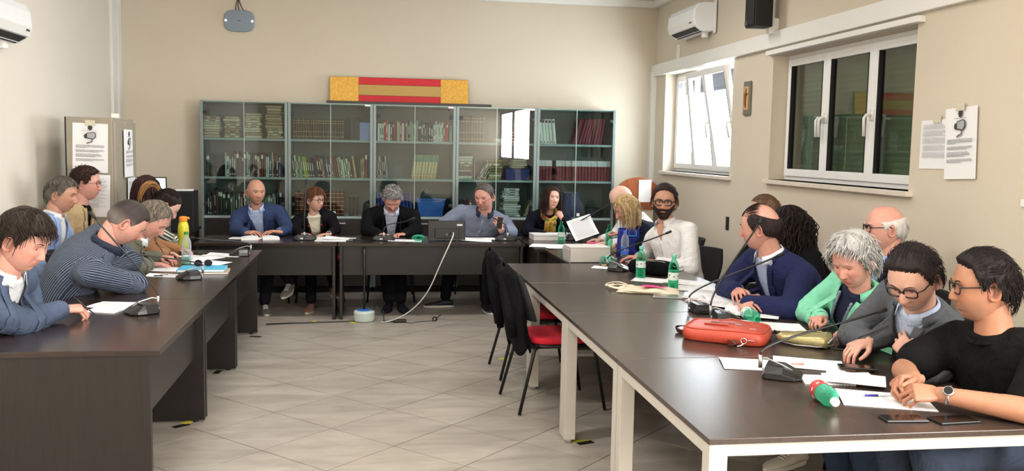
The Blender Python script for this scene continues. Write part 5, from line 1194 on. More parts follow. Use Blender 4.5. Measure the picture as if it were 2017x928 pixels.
def hand_geo(pose):
    """right hand, wrist at origin, fingers along +y, back of the hand +z, thumb towards -x; cached"""
    if pose in HANDS: return HANDS[pose]
    curls = {'flat': ((8, 12, 8), 25, .1), 'relaxed': ((28, 38, 22), 30, .25), 'curl': ((48, 55, 35), 35, .4), 'pen': ((50, 62, 30), 32, .75), 'fist': ((68, 80, 55), 38, .9), 'rest': ((18, 26, 14), 22, .2)}[pose]
    parts = [loft([((0, -.03, 0), (1, 0, 0), (0, 0, 1), .026, .019, .019), ((0, .0, 0), (1, 0, 0), (0, 0, 1), .027, .018, .018), ((0, .03, 0), (1, 0, 0), (0, 0, 1), .036, .015, .017), ((.001, .065, 0), (1, 0, 0), (0, 0, 1), .041, .014, .015), ((.002, .088, 0), (1, 0, 0), (0, 0, 1), .040, .011, .012)], 18)]
    (c1, c2, c3) = curls[0]
    for k, (x, y, L3, r) in enumerate(((-.030, .088, (.042, .026, .022), .0088), (-.010, .093, (.046, .030, .023), .0090), (.0115, .090, (.043, .028, .022), .0086), (.032, .080, (.034, .021, .019), .0076))):
        p = np.array([x, y-.012, .001]); a = R(c1+3*k*(1 if pose != 'flat' else .3)); sp = R((-6, -1, 4, 9)[k]); q = p
        for seg, (l, c) in enumerate(zip(L3, (0, c2, c3))):
            a += R(c) if seg else 0
            l2 = l+(.012 if seg == 0 else 0); d = np.array([math.sin(sp)*math.cos(a), math.cos(sp)*math.cos(a), -math.sin(a)]); e = q+d*l2
            parts.append(cone_cap(q, e, r*(1-.08*seg), r*(.94-.10*seg), 10)); q = e
    th = curls[2]; a0 = np.array([-.022, .018, -.004]); d1 = np.array([-.62+.2*th, .72, -.25-.35*th]); d1 /= np.linalg.norm(d1); a1 = a0+d1*.048
    d2 = np.array([-.28+.55*th, .85, -.18-.35*th]); d2 /= np.linalg.norm(d2); a2 = a1+d2*.034; d3 = np.array([-.10+.7*th, .9, -.2-.2*th]); d3 /= np.linalg.norm(d3); a3 = a2+d3*.026
    parts += [cone_cap(a0, a1, .0165, .0115, 10), cone_cap(a1, a2, .0115, .0098, 10), cone_cap(a2, a3, .0098, .0078, 10)]
    V, F, _ = fuse(parts, .0034, 3); HANDS[pose] = (V, F); return V, F
def unit(v): v = np.array(v, float); return v/max(np.linalg.norm(v), 1e-9)
def Hd(a, pitch=0): a = R(a); p = R(pitch); return np.array([math.cos(a)*math.cos(p), math.sin(a)*math.cos(p), -math.sin(p)])
UP = np.array([0, 0, 1.])
def ik(Sx, Wx, l1, l2, pole):
    d = Wx-Sx; D = np.linalg.norm(d); 
    if D > (l1+l2)*.995: k = D/((l1+l2)*.995); l1 *= k; l2 *= k
    if D < abs(l1-l2)+.02: D = abs(l1-l2)+.02
    u = unit(d); a = (l1*l1-l2*l2+D*D)/(2*D); h = math.sqrt(max(0, l1*l1-a*a)); p = np.array(pole, float); p = unit(p-u*(p@u)); return Sx+u*a+p*h
def nz(p, s=1.): return noise.noise(Vector((p[0]*s, p[1]*s, p[2]*s)))
def mk(name, V, F, mats, parent, origin, smooth=True, su=None, tint=None, mi=None, solid=0):
    me = bpy.data.meshes.new(name); me.from_pydata([tuple(v) for v in (np.array(V)-np.array(origin))], [], F)
    for m in (mats if isinstance(mats, list) else [mats]): me.materials.append(m)
    if mi is not None: me.polygons.foreach_set('material_index', mi)
    me.polygons.foreach_set('use_smooth', [smooth]*len(F))
    if su is not None:
        at = me.attributes.new('su', 'FLOAT', 'POINT'); at.data.foreach_set('value', np.array(su, np.float32))
    if tint is not None: tint_me(me, tint)
    o = bpy.data.objects.new(name, me); COL.objects.link(o)
    if parent is not None: o.parent = parent
    if solid: md = o.modifiers.new('solid', 'SOLIDIFY'); md.thickness = solid; md.offset = -1
    return o
def person(label, base, head, hh, body, look, hands, top, o):
    """label; base: seat point (x, y); head: world head centre; hh: head scale; body: torso heading (deg);
    look: (heading, pitch down, roll); hands: two dicts (right, left) p, d, n, pose; top: garment spec; o: options"""
    rr = random.Random(hash(label) % 1000 if False else sum(map(ord, label)))
    k = hh; fat = o.get('fat', 0); fem = o.get('female', False); skin = SKIN[o.get('skin', 'light')]; org = np.array([base[0], base[1], 0.])
    HC = np.array(head, float); hf = Hd(look[0], look[1]); hr = unit(np.cross(hf, UP)); hu = np.cross(hr, hf); ro = R(look[2]); hr, hu = hr*math.cos(ro)+hu*math.sin(ro), -hr*math.sin(ro)+hu*math.cos(ro)
    Hm = np.stack([hr, hf, hu], 1)                                      # columns: local x, y, z
    B = Hd(body); Bx = unit(np.cross(B, UP)); seat = o.get('seat', .50); pel = np.array([base[0], base[1], seat+.07])
    jb = HC-hu*.060*k-hf*.028*k; dn = unit(pel-jb+np.array([0, 0, -.25])); nb = jb+dn*.10*k
    U = unit(nb-pel); TF = unit(B-U*(B@U)); TX = unit(np.cross(TF, U)); Ls = np.linalg.norm(nb-pel)
    bow = -TF*(.02+.09*max(0, (U@B)))
    def sp(t): return pel+(nb-pel)*t+bow*4*t*(1-t)
    sw = (.168 if fem else .192)*k*(1+.06*fat)*o.get('sw', 1); g = 1+.22*fat
    shc = sp(.88); SHR, SHL = shc+TX*sw-U*.03, shc-TX*sw-U*.03
    def rings(inf):
        W = (.165, .172, .155, .158, .172, .178, .165, .115, .066); Df = (.11, .12, .112, .112, .115, .112, .09, .07, .056); Db = (.11, .10, .092, .10, .11, .105, .09, .068, .056); T = (-.16, -.02, .18, .38, .58, .74, .87, .955, 1.03)
        if fem: W = (.175, .178, .142, .138, .15, .158, .148, .098, .056); Df = (.12, .12, .10, .10, .135, .115, .085, .062, .05)
        belly = (1, 1+.25*fat, 1+.42*fat, 1+.42*fat, 1+.25*fat, 1+.1*fat, 1, 1, 1); out = []
        for i, t in enumerate(T):
            f_ = inf if i < len(T)-1 else min(inf, .012)
            out.append((sp(t) if t >= 0 else pel+U*t*.7+np.array([0, 0, 0]), TX, TF, (W[i]*k*(1+.14*fat)+f_), Df[i]*k*belly[i]+f_, Db[i]*k*(1+.1*fat)+f_))
        return out
    if 'legs' in o and o['legs'] is None: legs = []
    else:
        fd = o.get('feet', [(.30, .11), (.30, -.11)]); legs = []
        for (fx, fy), s in zip(fd, (1, -1)):
            hip = pel+Bx*s*.09*k+np.array([0, 0, -.02]); foot = org+B*(fx+.06)+Bx*fy*(1 if 'feet' in o else 1)+np.array([0, 0, .09+(o.get('lift', (0, 0))[0 if s > 0 else 1])]); kn = o.get('knee', {}).get(s)
            if kn is None: kn = ik(hip, foot, .43*k, .43*k, B+UP*1.2)
            else: kn = org+B*kn[0]+Bx*kn[1]+UP*kn[2]
            legs.append((hip, np.array(kn), foot, s))
    # arms
    arms = []
    for hd, SH_, s in ((hands[0], SHR, 1), (hands[1], SHL, -1)):
        Wp = np.array(hd['p'], float); d = unit(hd['d']); n = np.array(hd.get('n', (0, 0, 1)), float); n = unit(n-d*(n@d))
        E = ik(SH_, Wp, .295*k, .265*k, hd.get('pole', Bx*s*.8-UP*.8-B*.3)); 
        if E[2] < TH+.045 and 'e_free' not in hd and (E-org)@B > .18: E = E+UP*(TH+.05-E[2])
        arms.append((SH_, E, Wp, d, n, s, hd))
    ak = k*(1+.15*fat)*(.86 if fem else 1)
    # ---- body: head, neck, arms, torso core, legs; hands joined at the wrists
    core = [loft(rings(-.012)), cone_cap(jb, nb+dn*.03, .052*k*(1+.12*fat)*(.86 if fem else 1), .060*k*(1+.15*fat)*(.84 if fem else 1), 18)]
    for SH_, E, Wp, d, n, s, hd in arms: core += [cone_cap(SH_, E, .050*ak, .040*ak), cone_cap(E, Wp-unit(Wp-E)*.005, .041*ak, .0265*ak)]
    for hip, kn, ft, s in legs: core += [cone_cap(hip, kn, .078*k, .052*k), cone_cap(kn, ft+UP*.02, .052*k, .036*k)]
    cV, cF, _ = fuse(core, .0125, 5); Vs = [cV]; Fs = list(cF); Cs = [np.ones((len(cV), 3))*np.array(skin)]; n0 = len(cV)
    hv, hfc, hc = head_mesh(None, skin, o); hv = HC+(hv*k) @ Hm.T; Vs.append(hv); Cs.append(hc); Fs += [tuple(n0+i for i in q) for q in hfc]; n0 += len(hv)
    for SH_, E, Wp, d, n, s, hd in arms:
        hv_, hf_ = hand_geo(hd.get('pose', 'relaxed')); X = np.cross(d, n); hs = k*(.80 if fem else .90)*hd.get('hs', 1); q = hv_.copy(); 
        if s < 0: q[:, 0] *= -1
        v = Wp+(q*hs) @ np.stack([X, d, n], 1).T; Vs.append(v); c = np.ones((len(v), 3))*np.array(skin)*np.array([1.0, .93, .92]); tip = q[:, 1] > .13; c[tip] *= np.array([1.03, .88, .88]); Cs.append(c)
        Fs += [tuple(n0+i for i in (f if s > 0 else f[::-1])) for f in hf_]; n0 += len(v)
    root = mk('person', np.concatenate(Vs), Fs, M['skin'], None, org, tint=np.concatenate(Cs)); root.location = org; tag(root, label, 'person')
    # ---- garments
    segs = [(sp(t), sp(t+.1)) for t in (0, .3, .6, .85)]
    def garment(name, inf, sleeve, m, seed, fold=.006, arm_extra=0., cut=1.0, vox=.0135, hem=None, torso=True):
        parts = [loft(rings(inf))] if torso else []
        for SH_, E, Wp, d, n, s, hd in arms:
            if sleeve == 0: continue
            parts.append(cone_cap(shc+TX*s*sw*.45, SH_, .062*k+inf, .056*k+inf*.8, 14))
            if sleeve == 'short': parts.append(cone_cap(SH_, SH_+(E-SH_)*.72, .056*ak+inf, .053*ak+inf+.012, 14)); continue
            wr = E+(Wp-E)*cut; parts += [cone_cap(SH_, E, .054*ak+inf*.9+arm_extra, .045*ak+inf*.8+arm_extra, 14), cone_cap(E, wr-unit(Wp-E)*.02, .046*ak+inf*.8+arm_extra, .031*ak+inf*.7+arm_extra, 14)]
        V, F, Nn = fuse(parts, vox, 4); su = np.zeros(len(V)); disp = np.zeros(len(V))
        rel = V-pel; h = rel@U/Ls; lx = rel@TX; lf = (V-np.array([sp(min(1, max(0, t))) for t in h]))@TF; su[:] = np.arctan2(lx, np.abs(lf)+.02)*.17*np.where(lf < 0, 1.0, 1.0)
        best = np.abs(lx)-sw*.85
        for SH_, E, Wp, d, n, s, hd in arms:
            for A_, B_ in ((SH_, E), (E, Wp)):
                dd = unit(B_-A_); L_ = np.linalg.norm(B_-A_); t = (V-A_)@dd; tc = np.clip(t, 0, L_); dist = np.linalg.norm(V-(A_+tc[:, None]*dd), axis=1)
                a = np.array([0, 0, 1.]) if abs(dd[2]) < .9 else np.array([1., 0, 0]); u = unit(np.cross(dd, a)); v = np.cross(dd, u); ang = np.arctan2((V-A_)@v, (V-A_)@u)
                m_ = (dist < .085*k) & ((V-shc)@(TX*s) > sw*.72) if sleeve else np.zeros(len(V), bool)
                su[m_] = ang[m_]*.055
                near = np.exp(-((t-L_)/.05)**2) if A_ is SH_ else np.exp(-(t/.05)**2)+.8*np.exp(-((t-L_)/.05)**2)
                disp[m_] += (near*.5*np.sin(t*150+ang*1.5+seed))[m_]*.004
        for i in range(len(V)):
            p = V[i]; q = (p[0]*7+seed, p[1]*7, p[2]*4.5); disp[i] += fold*(noise.noise(Vector(q))+.55*abs(noise.noise(Vector((p[0]*17+seed, p[1]*17, p[2]*11)))))
        V = V+Nn*disp[:, None]
        return V, F, su, h, lx, lf
    def opening(V, F, su, h0, w1, name, m, low=None):
        """cuts the V-shaped front opening of a jacket, keeping clean edges"""
        me = bpy.data.meshes.new(name); me.from_pydata([tuple(v) for v in (V-org)], [], F); at = me.attributes.new('su', 'FLOAT', 'POINT'); at.data.foreach_set('value', np.array(su, np.float32))
        bm = bmesh.new(); bm.from_mesh(me); apex = pel+(nb-pel)*h0; topc = pel+(nb-pel)*1.02
        pls = []
        for s in (-1, 1):
            e = unit((topc+TX*s*w1)-(apex+TX*s*.006)); nrm = unit(np.cross(e, TF))*s; pls.append((apex+TX*s*.006, nrm if nrm@TX*s > 0 else -nrm))
        for P_, n_ in pls:
            bmesh.ops.bisect_plane(bm, geom=bm.verts[:]+bm.edges[:]+bm.faces[:], plane_co=Vector(P_-org), plane_no=Vector(n_), clear_inner=False, clear_outer=False)
        kill = []
        for f in bm.faces:
            c = np.array(f.calc_center_median())+org; hh_ = (c-pel)@U/Ls
            if hh_ < (h0 if low is None else low): continue
            ins = all((c-P_)@n_ < 0 for P_, n_ in pls) if hh_ > h0 else abs((c-pel)@TX) < .006+ (h0-hh_)*.05
            if any(seg_dist(c, A_, B_) < .068*k for SH_, E, Wp, *_r in arms for A_, B_ in ((SH_, E), (E, Wp))): continue
            if ins and (c-sp(min(1, max(0, hh_))))@TF > 0: kill.append(f)
            elif hh_ > 1.0 and np.linalg.norm((c-nb)-U*((c-nb)@U)) < .062*k: kill.append(f)
        bmesh.ops.delete(bm, geom=kill, context='FACES'); bm.to_mesh(me); bm.free(); me.materials.append(m)
        me.polygons.foreach_set('use_smooth', [True]*len(me.polygons)); ob = bpy.data.objects.new(name, me); COL.objects.link(ob); ob.parent = root; md = ob.modifiers.new('solid', 'SOLIDIFY'); md.thickness = .006; md.offset = -1
        return ob, pls
    def surf_pt(bvh, x, h, off):
        c = sp(min(1.05, max(0, h)))+TX*x; hit = bvh.ray_cast(Vector(c+TF*.5), Vector(-TF), 1.0)
        return (np.array(hit[0])+np.array(hit[1])*off) if hit[0] is not None else c+TF*.1
    def lapels(V, F, h0, w1, m, notch=.72, wide=.052, nm='lapel'):
        bvh = BVHTree.FromPolygons([Vector(v) for v in V], F)
        for s in (-1, 1):
            rows = []
            for i in range(13):
                t = i/12; h = h0+(1.0-h0)*t; xi = .004+(w1-.004)*(h-h0)/(1.02-h0); wd = wide*k*(math.sin(min(1, t/notch)*pi/2)**.8 if t < notch else (.62 if t < notch+.09 else .8*(1-.3*(t-notch)/(1-notch)))) ; rows.append([surf_pt(bvh, s*(xi+wd*j/4), h+(.03*j/4 if t < notch else -.01*j/4), .0065+.003*math.sin(pi*j/4)) for j in range(5)])
            mb = MB(); mb.grid([[Vector(p-org) for p in r] for r in rows]); mb.build(nm, m, root, smooth=True, solid=.004)
    cc_ = fabric(**top.get('collar_cloth', top['cloth'])) if 'cloth' in top else None
    def collar(m, r=.062, hgt=.030, out=.009, gap=26, nm='collar', lift=0., spread=.55):
        rows = []; Nn_ = 26; c0 = nb-dn*.012; ax = -dn; fx = unit(TF-ax*(TF@ax)); sx = np.cross(fx, ax); rk = r*k*(1+.13*fat)*(.88 if fem else 1)
        for lay in range(5):
            row = []
            for j in range(Nn_+1):
                a = R(gap)+(2*pi-2*R(gap))*j/Nn_; fr = math.cos(a); e = abs(fr) if fr > 0 else 0
                hz, ro = [(0, .004), (hgt*.98, 0), (hgt*1.06, .004), (hgt*.55, out), (-.004-.022*e*spread, out*1.35+.008*e)][lay]
                row.append(c0+ax*(hz*k+lift-.018*e)+(fx*math.cos(a)+sx*math.sin(a))*(rk+ro*k+.012*e))
            rows.append(row)
        mb = MB(); mb.grid([[Vector(p-org) for p in r_] for r_ in rows]); mb.build(nm, m, root, smooth=True, solid=.003)
    def cuffs(m, at=.0, r=.033, ln=.035, nm='cuff'):
        for SH_, E, Wp, d, n, s, hd in arms:
            u = unit(Wp-E); c = Wp-u*(.012+at); mb = MB(); mb.tube([Vector(c-u*ln-org), Vector(c-u*ln*.5-org), Vector(c-org)], [r*ak*.95, r*ak, r*ak*1.02], 16, cap=False); mb.build(nm, m, root, smooth=True, solid=.003)
    kind = top['kind']; seed = rr.uniform(0, 50)
    if kind == 'blazer':
        V, F, su, h, lx, lf = garment('shirt', .006, 0, None, seed, .003); mk('shirt', V, F, fabric(**top['shirt']), root, org, su=su)
        V, F, su, h, lx, lf = garment('jacket', .018+.003*fat, 'long', None, seed+9, .007, .002, cut=.96)
        h0, w1 = top.get('v', (.30, .075)); w1 *= k; jm = fabric(**top['cloth']); ob, pls = opening(V, F, su, h0, w1, 'jacket', jm, low=h0-.5 if top.get('open') else None); lapels(V, F, h0, w1*.8, jm)
        if top.get('collar', True): collar(fabric(**top['shirt']), r=.060)
        collar(jm, r=.070, hgt=.026, out=.014, gap=62, nm='jacket_collar', lift=-.012, spread=0)
        cuffs(fabric(**top['shirt']), at=-.006)
        if top.get('buttons', True):
            bvh = BVHTree.FromPolygons([Vector(v) for v in V], F)
        if top.get('pocket'):
            bvh = BVHTree.FromPolygons([Vector(v) for v in V], F); P_ = [surf_pt(bvh, -(.07+.012*j)*k, .62, .004) for j in range(7)]; Q = [surf_pt(bvh, -(.07+.012*j)*k, .655, .004) for j in range(7)]; MB().grid([[Vector(p-org) for p in P_], [Vector(p-org) for p in Q]]).build('breast_pocket', jm, root, solid=.003)
    else:
        sm = fabric(**top['cloth'])
        V, F, su, h, lx, lf = garment('shirt', .014 if kind != 'tee' else .015, 'short' if kind == 'tee' else 'long', None, seed, .007, .001, cut=top.get('cut', .95)); nm = {'shirt': 'shirt', 'tee': 'tshirt', 'blouse': 'blouse'}[kind]
        if top.get('v'):
            inner = fabric(**top['inner']) if 'inner' in top else M['skin']
            if 'inner' in top:
                V2, F2, su2, *_ = garment('undershirt', .004, 0, None, seed+3, .002); mk('undershirt', V2, F2, inner, root, org, su=su2)
            opening(V, F, su, top['v'][0], top['v'][1]*k, nm, sm)
        else: mk(nm, V, F, sm, root, org, su=su)
        if kind == 'shirt': collar(fabric(**top.get('collar_cloth', top['cloth'])), r=.063, gap=top.get('gap', 24)); 
        if kind == 'tee': collar(sm, r=.066, hgt=.006, out=.004, gap=1, nm='neckband', lift=-.01, spread=0)
        if kind == 'shirt' and top.get('cut', .95) > .85: cuffs(cc_, r=.037)
        if kind == 'shirt' and top.get('placket', True):
            bvh = BVHTree.FromPolygons([Vector(v) for v in V], F); rows = [[Vector(surf_pt(bvh, x, hh_, .003)-org) for x in (-.014, 0, .014)] for hh_ in np.linspace(.05, .93 if not top.get('v') else top['v'][0], 16)]
            MB().grid(rows).build('placket', sm, root, smooth=True, solid=.002)
            for q in (2, 6, 10, 14):
                p = rows[q][1]; MB().lathe([(.0005, -.001), (.0055, -.001), (.0055, .0015), (.002, .002)], 10, Matrix.Translation(p+Vector(TF)*.003) @ Vector(TF).to_track_quat('Z', 'Y').to_matrix().to_4x4()).build('button', M['white_plastic'], root)
    # ---- trousers and shoes
    if legs:
        parts = [loft([(pel-UP*.10, Bx, B, .165*k*(1+.12*fat), .12*k, .12*k), (pel, Bx, B, .17*k*(1+.14*fat), .125*k*(1+.2*fat), .12*k), (pel+U*.08, TX, TF, .155*k*(1+.14*fat), .12*k*(1+.35*fat), .105*k)])]
        for hip, kn, ft, s in legs:
            an = ft+UP*.035; parts += [cone_cap(hip, kn, .094*k*(1+.1*fat), .066*k), cone_cap(kn, an, .065*k, .052*k)]
        V, F, Nn = fuse(parts, .0155, 4); dsp = np.array([.008*noise.noise(Vector((p[0]*9, p[1]*9, p[2]*6+seed)))+.006*abs(noise.noise(Vector((p[0]*19, p[1]*19, p[2]*14)))) for p in V]); V = V+Nn*dsp[:, None]
        mk('trousers', V, F, fabric(**o.get('trousers', dict(name='trousers_dark', col=lin(28, 28, 34)))), root, org)
        for (hip, kn, ft, s), in zip(legs):
            sd = unit(B*.95+Bx*s*.22) if 'footdir' not in o else Hd(o['footdir'][0 if s > 0 else 1]); lf_ = ft[2]-.09; tl = o.get('toe', (0, 0))[0 if s > 0 else 1]
            T = Matrix.Translation(Vector(ft-org)-Vector((0, 0, .088))) @ Matrix(((sd[1], sd[0], 0, 0), (-sd[0], sd[1], 0, 0), (0, 0, 1, 0), (0, 0, 0, 1))) @ Matrix.Rotation(R(tl), 4, 'X')
            rows = []; scol = o.get('shoe', (40, 38, 40)); sole = o.get('sole', (30, 30, 32))
            for y, w, z1, z0 in ((-.075, .008, .05, .012), (-.07, .026, .065, .012), (-.04, .034, .085, .012), (.0, .036, .088, .012), (.05, .040, .066, .012), (.10, .045, .052, .012), (.14, .044, .044, .012), (.175, .032, .034, .012), (.195, .008, .024, .012)):
                rows.append([T @ Vector((w*k*math.cos(a), y*k, (z0+z1)/2+(z1-z0)/2*math.sin(a))) for a in [2*pi*q/14 for q in range(15)]])
            sh = MB().grid(rows).build('shoe', pmat(scol, .6, bump=.3), root, smooth=True)
            P_ = [(.04*k*math.cos(a)*(1.1 if math.sin(a) > 0 else .9), .06*k+.14*k*math.sin(a)) for a in [2*pi*q/20 for q in range(20)]]; MB().prism(P_, 0, .022, T).build('sole', pmat(sole, .7), sh, bevel=.003)
            if o.get('laces'):
                lc = MB()
                for q in range(5): lc.tube([T @ Vector((-.022, .03+.018*q, .088-.008*q)), T @ Vector((0, .033+.018*q, .094-.008*q)), T @ Vector((.022, .03+.018*q, .088-.008*q))], .003, 5)
                lc.build('laces', pmat((225, 222, 214), .8), sh)
    # ---- hair, brows, beard, glasses
    o['_g'] = Hm.T @ np.array([0, 0, -1.])
    def to_w(q): return HC+(np.array(q)*k) @ Hm.T-org
    make_hair(root, o, to_w, rr, fat, fem)
    if o.get('glasses'):
        gl = o['glasses']; tr = thing_part = bpy.data.objects.new('glasses', None); COL.objects.link(tr); tr.parent = root; fr = MB(); r_ = gl.get('t', .0019); hw, hgt = gl.get('size', (.0235, .018)); yy, zz = .095, gl.get('z', .010); sq = gl.get('sq', .6)
        for s in (-1, 1):
            pts = [Vector(to_w((s*.0315+hw*math.copysign(abs(math.cos(a))**sq, math.cos(a)), yy-.004*abs(math.cos(a)+s*.3), zz+hgt*math.copysign(abs(math.sin(a))**sq, math.sin(a))))) for a in [2*pi*q/24 for q in range(24)]]
            if gl.get('half'): pts = pts[12:]+[pts[0]]
            fr.tube(pts, r_*k, 6, closed=not gl.get('half'))
            fr.tube([Vector(to_w(p)) for p in ((s*(.0315+hw), yy-.006, zz+.006), (s*.073, .07, zz+.007), (s*(.0785+.004*fat), .02, zz+.006), (s*(.079+.004*fat), -.01, zz+.004), (s*.077, -.022, zz-.012))], r_*k*.9, 6)
        fr.tube([Vector(to_w(p)) for p in ((-.009, yy, zz+.004), (0, yy+.002, zz+.007), (.009, yy, zz+.004))], r_*k, 6)
        fo = fr.build('frame', pmat(gl.get('col', (24, 20, 20)), .3), root, smooth=True); fo.name = 'glasses'; bpy.data.objects.remove(tr)
        for s in (-1, 1):
            MB().add([to_w((s*.0315+hw*.97*math.copysign(abs(math.cos(a))**sq, math.cos(a)), yy-.002, zz+hgt*.97*math.copysign(abs(math.sin(a))**sq, math.sin(a)))) for a in [2*pi*q/24 for q in range(24)]], [tuple(range(24))]).build('lens', M['lens'], fo)
    return dict(root=root, org=org, to_w=to_w, pel=pel, nb=nb, sp=sp, TX=TX, TF=TF, U=U, arms=arms, k=k, shc=shc)
M['lens'] = glass('spectacle_lens', (.93, .93, .93), 0, 1.25)
def make_hair(root, o, to_w, rr, fat, fem):
    st = o.get('hair', 'short'); col = np.array(lin(*o.get('haircol', (50, 38, 30)))); org0 = np.zeros(3)
    # brows
    if o.get('brows', True):
        bc = lin(*o.get('browcol', o.get('haircol', (50, 38, 30))))
        for s in (-1, 1):
            mb = MB(); pts = []
            for i in range(9):
                t = i/8; x = s*(.014+.036*t); z = .032+.007*math.sin(t*pi*.75)-.003*t
                P_ = head_surface(np.array([math.acos(z/.115)]), np.array([math.atan2(x*1.0, .088)]), fat, fem)[0]; pts.append(to_w((x, max(P_[1], .06)+.0010, z)))
            mb.tube([Vector(p) for p in pts], [.0012+(.0012 if fem else .0022)*math.sin(pi*min(1, (i+1.2)/9)) for i in range(9)], 6, flat=.7)
            ob = mb.build('eyebrow', M['hair'], root, smooth=True); tint_me(ob.data, np.array(bc))
    def shell(name, maskf, thickf, col, colf=None, nt_=64, np_=88, seed=0, amp=.15, fine=60):
        th = np.linspace(.01, pi*.93, nt_)[:, None]*np.ones((1, np_)); ph = (np.arange(np_)*2*pi/np_)[None, :]*np.ones((nt_, 1)); V = head_surface(th, ph, fat, fem)
        Vc = V.reshape(-1, 3); mk_ = maskf(Vc, ph.ravel()); keep = mk_ > 0.01; nrm = unit_rows(Vc-np.array([0, -.005, .0])*1.0)
        t = thickf(Vc, ph.ravel())*smooth01(mk_)
        w = np.array([noise.noise(Vector((math.sin(p)*3+seed, math.cos(p)*3, v[2]*9)))*.5+noise.noise(Vector((math.sin(p)*fine/6+seed, math.cos(p)*fine/6, v[2]*14)))*.5 for v, p in zip(Vc, ph.ravel())])
        W_ = Vc+nrm*(t*(1+amp*2*w)-.0012)[:, None]; idx = {}; vs = []; fs = []
        for i in range(nt_-1):
            for j in range(np_):
                q = (i*np_+j, (i+1)*np_+j, (i+1)*np_+(j+1) % np_, i*np_+(j+1) % np_)
                if sum(keep[a] for a in q) >= 3:
                    fs.append(tuple(q))
        used = sorted({a for f in fs for a in f}); mp = {a: i for i, a in enumerate(used)}; vs = [to_w(W_[a]) for a in used]; fs = [tuple(mp[a] for a in f) for f in fs]
        if keep[:np_].all(): vs.append(to_w(W_[:np_].mean(0)+nrm[0]*.0)); c = len(vs)-1; fs += [(mp[j], mp[(j+1) % np_], c) for j in range(np_)]
        cc = np.ones((len(vs), 3))*np.array(col)*1.0
        for q, a in enumerate(used): cc[q] = (np.array(colf(Vc[a])) if colf else np.array(col))*(1+.5*w[a])
        ob = mk(name, vs, fs, M['hair'], root, org0, tint=cc); return ob
    def strands(name, n, startf, dirf, L_, r_, col, gravity=.0, curl=0., segs=6, seed=0, off=.004, colf=None, taper=True, sides=5, hug=0):
        q = random.Random(seed); mb = MB(); cs = []
        for a in range(n):
            s_ = startf(q)
            if s_ is None: continue
            th, ph = s_; P_ = head_surface(np.array([th]), np.array([ph]), fat, fem)[0]; nr = unit(P_-np.array([0, -.005, 0])); d = unit(dirf(P_, ph, q)); d = unit(d-nr*(d@nr)*.9); p = P_+nr*off*q.uniform(.5, 1.1); pts = [p.copy()]; ln = L_*q.uniform(.75, 1.2); hq = q.uniform(-.3, 1.6); w0 = q.uniform(0, 6.28); wf = q.uniform(.8, 1.2)
            for i in range(segs):
                step = ln/segs; p = p+d*step
                # stay outside the skull
                e = math.sqrt((p[0]/(.080+off))**2+((p[1]+.004)/(.104+off))**2+((p[2]-.005)/(.122+off))**2)
                hg = hug+(hug-1)*hq if hug else 0
                if hug and e > hg: e /= hg; p = np.array([p[0]/e, (p[1]+.004)/e-.004, (p[2]-.005)/e+.005]); e = 1
                if e < 1: p = np.array([p[0]/e, (p[1]+.004)/e-.004, (p[2]-.005)/e+.005])
                d = unit(d+o['_g']*gravity+curl*np.array([math.sin(w0+i*1.9*wf), math.cos(w0+i*1.7*wf), 0])); nr2 = unit(p); d = unit(d-nr2*max(0, -(d@nr2))*.9) if p[2] > -.03 else d; pts.append(p.copy())
            rad = [r_*(1-.75*(i/segs)**2 if taper else 1)*q.uniform(.85, 1.15) for i in range(segs+1)]; n0 = len(mb.v); mb.tube([Vector(to_w(x)) for x in pts], rad, sides, flat=.6)
            c = (np.array(colf(q)) if colf else np.array(col))*q.uniform(.65, 1.35); cs += [c]*(len(mb.v)-n0)
        if not mb.v: return
        ob = mb.build(name, M['hair'], root, smooth=True); tint_me(ob.data, np.array(cs)); return ob
    def lines(v, ph, f, t, s_, b):
        """hairline height: front, temple, side, back"""
        a = np.abs((ph+pi) % (2*pi)-pi); return np.interp(a, [0, .5, .95, 1.35, 1.62, 1.95, pi], [f, f-.004, t, s_, .022, b+.03, b])
    if st == 'none': return
    grey = o.get('grey'); sidecol = np.array(lin(*grey)) if grey else None
    def cf(v):
        if sidecol is None: return col
        t = float(smooth01(np.array((.055-v[2])/.06))); return col*(1-t)+sidecol*t
    if st in ('short', 'buzz', 'sweep', 'curly', 'bob', 'long', 'lobe', 'pony', 'crop', 'fluff'):
        f, t, s_, b = {'short': (.080, .066, -.006, -.068), 'buzz': (.078, .068, .0, -.066), 'sweep': (.088, .074, -.004, -.068), 'curly': (.086, .07, .0, -.066), 'bob': (.083, .07, -.03, -.07), 'long': (.085, .07, -.03, -.07), 'lobe': (.085, .07, -.02, -.07), 'pony': (.083, .066, .01, -.06), 'crop': (.066, .058, -.012, -.07), 'fluff': (.088, .068, -.030, -.08)}[st]
        f += o.get('recede', 0); thick = o.get('thick', {'short': .014, 'buzz': .005, 'sweep': .020, 'curly': .020, 'bob': .017, 'long': .020, 'lobe': .02, 'pony': .008, 'crop': .022, 'fluff': .034}[st])
        msk = lambda v, ph: smooth01((v[:, 2]-lines(v, ph, f, t, s_, b))/.012)
        tf = lambda v, ph: thick*(.42+.58*smooth01((v[:, 2]-.0)/.09))
        shell('hair', msk, tf, col, cf, seed=rr.uniform(0, 9), amp=.12 if st == 'buzz' else .22)
        if o.get('thin_top'):
            pass
        n = {'buzz': 0, 'short': 850, 'sweep': 950, 'curly': 900, 'bob': 260, 'long': 150, 'lobe': 220, 'pony': 500, 'crop': 1000, 'fluff': 1100}[st]
        def st_pt(q):
            for _ in range(40):
                th = math.acos(1-q.random()*1.75); ph = q.uniform(-pi, pi); P_ = head_surface(np.array([th]), np.array([ph]), fat, fem)
                if msk(P_, np.array([ph]))[0] > .85: return th, ph
            return None
        part = o.get('part', .4)
